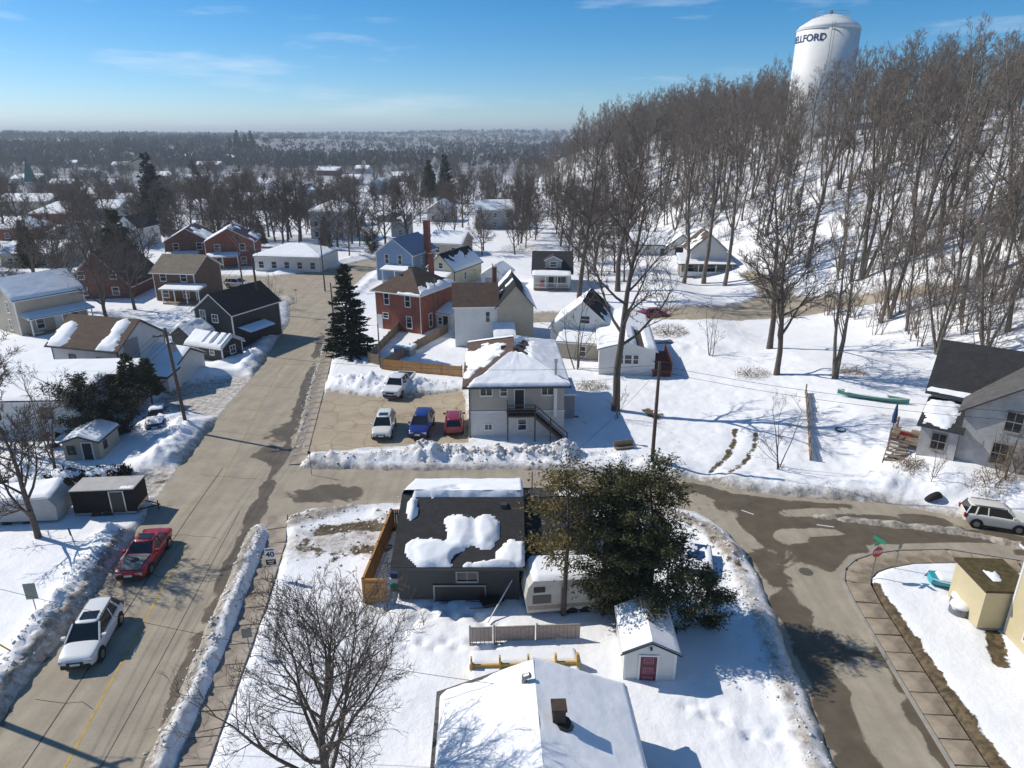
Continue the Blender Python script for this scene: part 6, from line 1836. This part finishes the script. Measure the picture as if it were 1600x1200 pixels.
evergreen('pine_tree', 'yellowish pine at the end of the far white bungalow', SPR[2], P(408, 388), 0, .42)
evergreen('pine_tree', 'dark pine in front of the brown barn roof at left', SPR[0], P(195, 440), 0, 1.5)
evergreen('pine_tree', 'brownish pine left of the brown barn roof', SPR[2], P(52, 430), 0, .6)
evergreen('pine_tree', 'brown-green pine at right behind the weathered house gable', SPR[2], P(1596, 640), 0, .35)
for i in range(7):
    evergreen('spruce_tree', ['far dark conifer, leftmost in the row near the horizon', 'far dark conifer, second from left in the horizon row', 'far dark conifer, third from left in the horizon row', 'far dark conifer, middle one of the horizon row', 'far dark conifer, third from right in the horizon row', 'far dark conifer, second from right in the horizon row', 'far dark conifer, rightmost in the row near the horizon'][i], SPR[1], P(362 + i * 6 + (i % 2) * 3, 243), i, 1.25 + .25 * (i % 3), 'row of far conifers near the horizon')

# hedges with snow caps, brush
def brush(name, label, p, w_, d, h, m, n_=420, cat='hedge', rz=0., snowcap=False, ln=.3, wd=.03, kind=None):
    g = random.Random(int(p.x * 31 + p.y * 7)); v, t = [], []
    for i in range(n_):
        a = g.uniform(0, 6.2832); r_ = math.sqrt(g.random()); z = h * g.random() ** .8 * math.sqrt(max(.05, 1 - r_ * r_ * .85))
        c = Vector((math.cos(a) * r_ * w_ / 2, math.sin(a) * r_ * d / 2, z))
        sprays(v, t, c, Vector((g.gauss(0, .6), g.gauss(0, .6), g.gauss(.35, .5))), ln * g.uniform(.5, 1.3), wd, g)
    o = thing(name, label, cat, p, rz)
    link('foliage', tri_mesh('foliage', v, t, M[m]), o)
    T = TB()
    for i in range(14):
        a = g.uniform(0, 6.28); T.limb([(0, 0, -.3), (math.cos(a) * w_ * .2, math.sin(a) * d * .2, h * .5), (math.cos(a) * w_ * .4, math.sin(a) * d * .4, h * .8)], [.03, .02, 0], 3)
    link('stems', T.mesh('stems', 'bark'), o)
    if snowcap:
        SEED[0] += 1
        ni = 26; s_, u_ = np.meshgrid(np.linspace(-1, 1, ni), np.linspace(-1, 1, ni), indexing='ij')
        rr = np.sqrt(s_ ** 2 + u_ ** 2); nz = fbm(s_ * 2 + SEED[0], u_ * 2, 5, 4)
        zz = h * np.sqrt(np.clip(1 - rr ** 2 * .8, .05, 1)) * (.82 + .3 * nz) + .04
        k = (rr < .92) & (nz > .40)
        keep = k[:-1, :-1] & k[1:, 1:] & k[1:, :-1] & k[:-1, 1:]
        if keep.any():
            link('snow_cap', grid_mesh('snow_cap', np.stack([s_ * w_ / 2, u_ * d / 2, zz], -1).reshape(-1, 3), ni, ni, M['snow'], keep), o)
    return o
for i, (px, py, w_, h, lb) in enumerate(((18, 764, 3.6, 1.1, 'snow-capped hedge at the left edge behind the covered trailer'), (62, 762, 3.2, 1.1, 'snow-capped hedge between covered trailer and garden shed'),
                                          (105, 752, 3.0, 1.1, 'snow-capped hedge in front of the garden shed'), (165, 752, 3.2, 1.3, 'round snow-capped bush behind the black cargo trailer'), (188, 745, 1.6, .9, 'small snow-capped bush right behind the cargo trailer'))):
    brush('hedge', lb, P(px, py), w_, 2.2, h, 'dbush', 900, snowcap=True, ln=.28, wd=.05)
for i, (px, py, w_, h, n_, lb) in enumerate(((905, 560, 3.5, 2.4, 300, 'tangle of dry brush behind the apartment house'), (925, 610, 3.6, .9, 260, 'heap of dead branches right of the apartment house'), (1175, 590, 4.0, 1.0, 220, 'low dead brush on the slope left of the gnarled tree'),
                                             (1330, 588, 3.0, .8, 200, 'dead brush behind the teal canoe'), (1420, 735, 2.5, 1.2, 200, 'dry brown shrub beside the wooden deck stair'), (1590, 745, 3.5, 3.0, 500, 'dense dry shrub at right edge before weathered house'), (1432, 745, 2, .8, 200, 'dry bush under the weathered house window'), (1545, 770, 3.2, 2.2, 300, 'tangled brown shrub before the weathered house wall'),
                                             (1045, 525, 5, 1.6, 500, 'brown brush mound behind the mobile home'), (428, 475, 3.0, 1.6, 160, 'dry reddish brush on the far corner island'), (690, 345, 8, 5, 700, 'tall tawny brush beyond the blue house'), (810, 395, 9, 2, 500, 'brown undergrowth below the grey gambrel house'))):
    brush('dry_brush', lb, P(px, py), w_, w_ * .7, h, 'dead', n_ * 2, 'brush', ln=.6, wd=.018)

# ------------------------------------------------------------------ the rest of the town
def simple_house(px, py, wpx, D, h, roof, rise, wm, rm, snow, label, rz=0., wins=3, group='houses in the far part of town', name='house', storeys=1, wpx_m=None):
    p = P(px, py)
    dist = math.hypot(p.x, p.y)
    W = wpx * math.sqrt(p.x ** 2 + p.y ** 2 + (CZ - p.z) ** 2) / F * .97
    t = thing(name, label, 'house', p, R(rz), group)
    wl_ = []
    for s_ in range(storeys):
        for i in range(wins):
            wl_.append(('f', W * (i + .5) / wins, .9 + 2.7 * s_, min(1.0, W / wins * .4), 1.25))
    if dist > 330: wl_ = wl_[:2]
    ro = volume(t, 0, 0, W, D, h, roof, rise, .4, wm, rm, snow={'*': snow} if snow is not None else {}, wins=wl_, corner=dist < 200, res=.35 if dist < 200 else .8, T=.22, gut=dist < 200, bottom=2.5)
    return t
HS = [
    (262, 418, 62, 9, 5.2, 'y', 2.6, 'brickd', 'rmaroon', .35, 'brick house with maroon roof and snowy porch, left of two', 12, 2, 2),
    (325, 420, 68, 9, 5.4, 'y', 2.6, 'brick', 'rmaroon', .45, 'brick house with dark snowy roof and white porch, right of two', 12, 2, 2),
    (246, 472, 62, 8, 5.0, 'x', 2.2, 'brown', 'rtan', .1, 'brown house with tan roof left of the black house', -8, 2, 2),
    (400, 425, 100, 10, 3.2, 'hip', 1.7, 'white', 'rgrey', 'full', 'long white bungalow with snowy hip roof at the far crossing', -8, 5, 1),
    (487, 375, 58, 9, 7.5, 'hip', 2.0, 'white', 'rgrey', .9, 'tall white house with snowy hip roof beyond the crossing', -10, 3, 2),
    (668, 348, 38, 9, 4.0, 'y', 2.6, 'greyold', 'rgreen', .8, 'grey cottage with snowy gable beyond the brick chimneys', -8, 2, 1),
    (745, 360, 58, 8, 5.8, 'x', 2.2, 'grey', 'rgrey', 'full', 'grey two-storey house with rounded snowy roof below the woods', 6, 3, 2),
    (672, 400, 52, 8, 3.0, 'x', 2.0, 'beige', 'rgrey', 'full', 'low house with snowy roof between blue house and cream house', -15, 2, 1),
    (110, 470, 82, 12, 2.6, 'y', 5.4, 'brickd', 'rbrown', None, 'barn-like brown brick house with steep brown gable at left', 4, 2, 2),
    (4, 420, 70, 12, 3.0, 'x', 1.6, 'beige', 'rgrey', 'full', 'low snowy-roofed house at left edge behind the beige house', 5, 3, 1),
    (82, 392, 52, 10, 4.5, 'y', 1.6, 'grey', 'rgreen', .2, 'grey metal-clad building with green roof in left town', 5, 1, 1),
    (0, 378, 42, 10, 3.5, 'hip', 2.4, 'brick', 'rgrey', 'full', 'brick house with snowy pyramid roof at left edge', 4, 2, 1),
    (50, 352, 62, 12, 3.6, 'hip', 2.8, 'brick', 'rgrey', 'full', 'brick house with large snowy pyramid roof in left town', 4, 2, 1),
    (-5, 338, 66, 14, 5.0, 'x', 1.8, 'beige', 'rtan', .9, 'long hall with snowy roof and steeple beside it at left', 3, 3, 1),
    (188, 388, 30, 9, 5.0, 'y', 2.5, 'white', 'rdark', None, 'white house with dark gable trim behind brown barn roof', -5, 1, 2),
    (148, 345, 34, 9, 4, 'x', 2, 'greyold', 'rgrey', 'full', 'grey house with snowy roof right of the pyramid roofs', 0, 2, 1),
    (185, 332, 38, 10, 4, 'x', 2.2, 'white', 'rgrey', 'full', 'white house with wide snowy roof left of the dark spruce', 0, 2, 1),
    (120, 318, 34, 10, 4, 'x', 2.2, 'yellow', 'rtan', .6, 'yellowish house behind the pyramid-roofed brick houses', 0, 2, 1),
    (270, 300, 30, 10, 5, 'y', 2.6, 'cream', 'rgrey', 'full', 'cream gabled house just right of the dark spruce', -4, 2, 1),
    (292, 292, 26, 10, 4, 'x', 2.4, 'white', 'rgrey', 'full', 'white house with bright snowy roof right of the cream gable', 0, 2, 1),
    (205, 268, 24, 12, 6, 'y', 3, 'cream', 'rtan', .2, 'far tan gabled house left of the spruce top', -4, 1, 1),
    (175, 268, 20, 10, 5, 'x', 2.4, 'white', 'rgrey', 'full', 'far white roof left of the tan gabled house', 0, 1, 1),
    (305, 265, 34, 14, 4, 'x', 2.4, 'greyold', 'rgrey', .9, 'far wide building with pale snowy roof above the cream gable', 0, 2, 1),
    (270, 252, 36, 16, 5, 'hip', 2.6, 'beige', 'rgrey', 'full', 'far low snowy-roofed building near the conifer row', 0, 2, 1),
    (462, 310, 26, 9, 4, 'y', 2.2, 'blue', 'rgreen', .4, 'far teal-roofed house left of the flat-roofed one', -8, 1, 1),
    (484, 312, 26, 9, 4.5, 'flat', 0, 'blue', 'rgrey', 'full', 'far flat-roofed blue house with snow on top', -8, 1, 1),
    (578, 305, 30, 9, 5, 'y', 2.8, 'blue', 'rblue', 'full', 'far blue-sided house with bright snowy gable', -10, 1, 1),
    (495, 275, 34, 10, 4, 'x', 2.2, 'brick', 'rtan', .7, 'far reddish brick row house beyond the teal roof', -6, 2, 1),
    (555, 272, 20, 10, 4, 'x', 2.2, 'white', 'rgrey', 'full', 'far white-roofed house beyond the blue snowy gable', -6, 1, 1),
    (420, 262, 34, 16, 4, 'x', 1.2, 'greyold', 'rgreen', .5, 'far long greenish roof left of brick row house', 0, 1, 1),
    (400, 298, 26, 10, 4, 'x', 2.0, 'white', 'rgrey', 'full', 'far white house above the long bungalow', 0, 1, 1),
    (355, 285, 24, 10, 4, 'x', 2.0, 'beige', 'rgrey', 'full', 'far beige house left of the white far house', 0, 1, 1),
    (340, 252, 24, 12, 4, 'x', 2.2, 'white', 'rgrey', 'full', 'far snowy roof just left of the conifer row', 0, 1, 1),
    (90, 262, 24, 12, 4, 'x', 2.2, 'white', 'rgrey', 'full', 'far snowy roof in the upper left town', 0, 1, 1),
    (20, 290, 34, 12, 4, 'x', 2.2, 'white', 'rgrey', 'full', 'far white house with snowy roof behind the steeple', 0, 1, 1),
    (148, 300, 26, 12, 4, 'x', 2.2, 'blue', 'rgrey', 'full', 'far bluish house with snow on roof in upper left town', 0, 1, 1),
    (535, 355, 26, 9, 3, 'x', 1.8, 'greyold', 'rgrey', 'full', 'small shed-like house right of the tall white house', 0, 1, 1),
    (590, 348, 24, 6, 2.4, 'x', 1.0, 'grey', 'rgrey', .5, 'small grey outbuilding beside the far snowy field', 0, 1, 1),
    (612, 372, 28, 7, 4.4, 'x', 1.8, 'grey', 'rdark', .3, 'grey house half hidden behind the bare trees past blue house', 0, 1, 1),
    (365, 330, 34, 9, 4, 'x', 2.2, 'greyold', 'rgrey', 'full', 'grey house with snowy roof behind the right brick house', 0, 2, 1),
    (300, 345, 34, 9, 4, 'x', 2.2, 'white', 'rdark', .6, 'white house with patchy roof right of the dark spruce base', 0, 2, 1),
    (222, 318, 30, 10, 4, 'y', 2.2, 'white', 'rgrey', 'full', 'white gabled house just left of the dark spruce', 0, 1, 1),
    (75, 300, 30, 12, 4, 'x', 2.2, 'brick', 'rgrey', .8, 'far brick house right of the church steeple', 0, 2, 1),
    (330, 308, 28, 10, 4, 'hip', 2.2, 'beige', 'rgrey', 'full', 'far beige house with snowy hip roof between spruce and poles', 0, 2, 1),
    (440, 335, 34, 10, 4, 'x', 2.0, 'greyold', 'rdark', .7, 'dark-roofed grey house above the long white bungalow', -5, 2, 1),
    (532, 290, 28, 10, 4, 'x', 2.0, 'white', 'rgrey', 'full', 'far white house right of the brick row house', -6, 1, 1),
    (610, 285, 30, 10, 4, 'x', 2.0, 'greyold', 'rgrey', .8, 'far grey house left of the big yellow-green pine', -6, 1, 1),
    (120, 280, 26, 12, 4, 'y', 2.2, 'white', 'rgrey', 'full', 'far white gable in the upper left town above the yellowish house', 0, 1, 1),
    (240, 285, 24, 12, 4, 'x', 2.2, 'beige', 'rgrey', 'full', 'far beige roof hidden behind the dark spruce top', 0, 1, 1),
    (850, 262, 24, 8, 3, 'x', 1.4, 'greyold', 'rgrey', 'full', 'far snowy roof among trees at the foot of the hill', 0, 1, 1),
]
for a in HS:
    simple_house(*a[:9], a[9], a[10], a[11], a[12], storeys=a[13])
# porches on the two brick houses, white porch on brown house
for o in list(bpy.data.objects):
    lb = o.get('label', '')
    if 'maroon roof and snowy porch' in lb or 'dark snowy roof and white porch' in lb:
        porch(o, .5, 0, 6.0, 2.2, 2.7, posts=3, rail=False, z0=.4)
    if lb.startswith('brown house with tan roof'):
        porch(o, 2.5, 0, 6.5, 2.2, 2.7, posts=4, rail=False, z0=.4)
st = P(56, 318)
ss = thing('church_steeple', 'slim pale church steeple rising in the left town', 'steeple', st)
MB().box(-1.6, 1.6, -1.6, 1.6, -1, 9).build('tower', 'greyold', ss)
MB().prism([(-1.7, -1.7, 9), (1.7, -1.7, 9), (1.7, 1.7, 9), (-1.7, 1.7, 9)], [(-.05, -.05, 19), (.05, -.05, 19), (.05, .05, 19), (-.05, .05, 19)]).build('spire', 'rgreen', ss)

houses_xy = [(o.matrix_basis.translation.x, o.matrix_basis.translation.y) for o in bpy.data.objects if o.get('category') in ('house', 'building', 'garage')]
k = 0
def hides(x, y, lim=30):
    for a, b_ in houses_xy:
        if b_ > 100 and y < b_ + 7:
            # in front of a house: on the line from house towards the street
            f_ = y / max(b_, 1); dx = x - (a + 4) * f_
            if abs(dx) < 6 and b_ - y < lim: return True
        if (x - a - 3) ** 2 + (y - b_ - 4) ** 2 < 49: return True
    return False
TOWN_TREES = [q for q in sorted(TOWN_TREES, key=lambda c: c[1]) if not hides(*q)]
for x, y in TOWN_TREES[:66]:
    me = g.choice(MID + MID + TALL); h0 = 14 if me in MID else 22
    s_ = g.uniform(9, 15) / h0
    plant_tree(me, Vector((x, y, base1(x, y))), 'bare deciduous tree standing among the town houses', g.uniform(0, 6.28), s_, None, TOWNG)

# ------------------------------------------------------------------ masses of far woods
def proto(name, tb, m):
    v = tb[0].v + tb[1].v; t = tb[0].t + [tuple(a + len(tb[0].v) for a in q) for q in tb[1].t]
    return bpy.data.objects.new(name, tri_mesh(name, v, t, M[m], True))

def scatter(name, label, spots, protos, smin, smax, seed):
    """one object: a cloud of points, a tree set on each by geometry nodes"""
    xy = np.array(spots); z = base(xy[:, 0], xy[:, 1])
    me = bpy.data.meshes.new(name); me.vertices.add(len(xy)); me.vertices.foreach_set('co', np.column_stack([xy, z]).astype(np.float32).ravel()); me.update()
    o = link(name, me)
    ng = bpy.data.node_groups.new(name, 'GeometryNodeTree')
    ng.interface.new_socket('Geometry', in_out='INPUT', socket_type='NodeSocketGeometry')
    ng.interface.new_socket('Geometry', in_out='OUTPUT', socket_type='NodeSocketGeometry')
    nd = ng.nodes.new; L = ng.links.new
    gi, go, iop, jn = nd('NodeGroupInput'), nd('NodeGroupOutput'), nd('GeometryNodeInstanceOnPoints'), nd('GeometryNodeJoinGeometry')
    for p in protos:
        oi = nd('GeometryNodeObjectInfo'); oi.inputs['Object'].default_value = p; oi.inputs['As Instance'].default_value = True
        L(oi.outputs['Geometry'], jn.inputs[0])
    rv_, rs_ = nd('FunctionNodeRandomValue'), nd('FunctionNodeRandomValue')
    rv_.data_type = 'FLOAT_VECTOR'; rv_.inputs[0].default_value = (-.05, -.05, 0); rv_.inputs[1].default_value = (.05, .05, 6.28); rv_.inputs['Seed'].default_value = seed
    rs_.data_type = 'FLOAT'; rs_.inputs[2].default_value = smin; rs_.inputs[3].default_value = smax; rs_.inputs['Seed'].default_value = seed + 1
    iop.inputs['Pick Instance'].default_value = True
    L(gi.outputs[0], iop.inputs['Points']); L(jn.outputs[0], iop.inputs['Instance']); L(rv_.outputs[0], iop.inputs['Rotation']); L(rs_.outputs[1], iop.inputs['Scale'])
    L(iop.outputs[0], go.inputs[0])
    md = o.modifiers.new('scatter', 'NODES'); md.node_group = ng
    return tag(o, label, 'woods', None, 'stuff')

def mass(name, label, spots, m, protos, smin, smax, seed):
    rs = np.random.RandomState(seed); V = []; T = []; off = 0
    zs = base(np.array([s_[0] for s_ in spots]), np.array([s_[1] for s_ in spots]))
    for (x, y), z in zip(spots, zs):
        v, t = protos[rs.randint(len(protos))]
        a = rs.uniform(0, 6.28); s_ = rs.uniform(smin, smax); c, sn = math.cos(a), math.sin(a)
        V.append(np.stack([(v[:, 0] * c - v[:, 1] * sn) * s_ + x, (v[:, 0] * sn + v[:, 1] * c) * s_ + y, v[:, 2] * s_ * rs.uniform(.85, 1.15) + z], -1))
        T.append(t + off); off += len(v)
    o = link(name, tri_mesh(name, np.concatenate(V), np.concatenate(T), M[m]))
    return tag(o, label, 'woods', None, 'stuff')

rs = np.random.RandomState(3)
HP = [proto('hill_wood_tree', RAW['slim%d' % i], 'twigh') for i in (140, 142, 144)] + [proto('hill_wood_tree', RAW['multi%d' % i], 'twigh') for i in (160, 162)]
TP = [proto('town_wood_tree', RAW['mid%d' % i], 'twig') for i in (120, 121, 122, 123)]
SPp = [proto('hill_sapling', RAW['sap%d' % i], 'twigh') for i in (180, 181, 182)]
def hill_spots(n_, y0, y1, q0, q1):
    sp = []
    while len(sp) < n_:
        y = rs.uniform(y0, y1); x = np.interp(y, FY, FX) + rs.uniform(q0, q1)
        if abs(x / (y * .93 + 6)) < .92 and not blocked(x, y): sp.append((x, y))
    return sp
scatter('hill_woods', 'dense bare woods covering the upper hillside and ridge', hill_spots(270, 90, 420, 25, 140) + hill_spots(90, 66, 300, 3, 60) + cand[172:], HP, .75, 1.25, 1)
scatter('undergrowth', 'thin bare saplings and undergrowth on the snowy hillside', hill_spots(1000, 62, 330, 0, 90) + hill_spots(150, 66, 104, -5, 28), SPp, .6, 1.6, 2)
sp = []
while len(sp) < 850:
    y = 125 + 690 * rs.rand() ** 1.25; x = rs.uniform(-.85, .85) * y
    if x > np.interp(y, FY, FX) + 10 or rs.rand() > .45 + 1.1 * float(fbm(np.array([x / 70]), np.array([y / 70]), 8, 2)[0]): continue
    if hides(x, y, 20) or (hides(x, y, 45) and rs.rand() < .85) or sdpoly(np.array([x]), np.array([y]), MAIN)[0] < 2.5: continue
    if y < 175 and abs(x + 5) < 30 and rs.rand() < .6: continue
    sp.append((x, y))
scatter('town_woods', 'bare trees filling the far town up to the fields', sp + TOWN_TREES[66:], TP, .5, .92, 3)
def puff(seed):
    g = random.Random(seed); v, t = [], []
    for i in range(16):
        c = Vector((g.gauss(0, 2.6), g.gauss(0, 2.6), g.uniform(1, 9)))
        sprays(v, t, c, Vector((g.gauss(0, .5), g.gauss(0, .5), 1)), g.uniform(3, 6), g.uniform(.8, 1.6), g)
    return np.array(v), np.array(t)
PUF = [puff(i) for i in range(4)]
sp = []
while len(sp) < 9000:
    y = 650 + 3600 * rs.rand() ** 1.5; x = rs.uniform(-.85, .85) * y
    if rs.rand() > .25 + 1.3 * sstep(.38, .55, float(fbm(np.array([x / 260]), np.array([y / 260]), 13, 3)[0])): continue
    sp.append((x, y))
M['farwood'] = mat('far_woods_twigs', (.12, .11, .10), .95, .4, .004, c2=(.06, .066, .055))
mass('far_forest', 'distant dark forest stretching to the low hills of the horizon', sp, 'farwood', PUF, .7, 1.25, 4)

# ------------------------------------------------------------------ winter haze over the valley
hz = MB().box(-7000, 7000, -400, 9000, -30, 84).mesh('haze', 'snow')
hz.materials.clear()
hm = bpy.data.materials.new('valley_haze'); hm.use_nodes = True
n = hm.node_tree; n.nodes.clear()
out = n.nodes.new('ShaderNodeOutputMaterial'); pv = n.nodes.new('ShaderNodeVolumePrincipled')
pv.inputs['Color'].default_value = (.78, .88, 1.0, 1); pv.inputs['Density'].default_value = .00026; pv.inputs['Anisotropy'].default_value = .2
n.links.new(pv.outputs[0], out.inputs['Volume'])
hz.materials.append(hm)
tag(link('haze', hz), 'pale blue winter haze over the far valley', None, None, 'stuff')
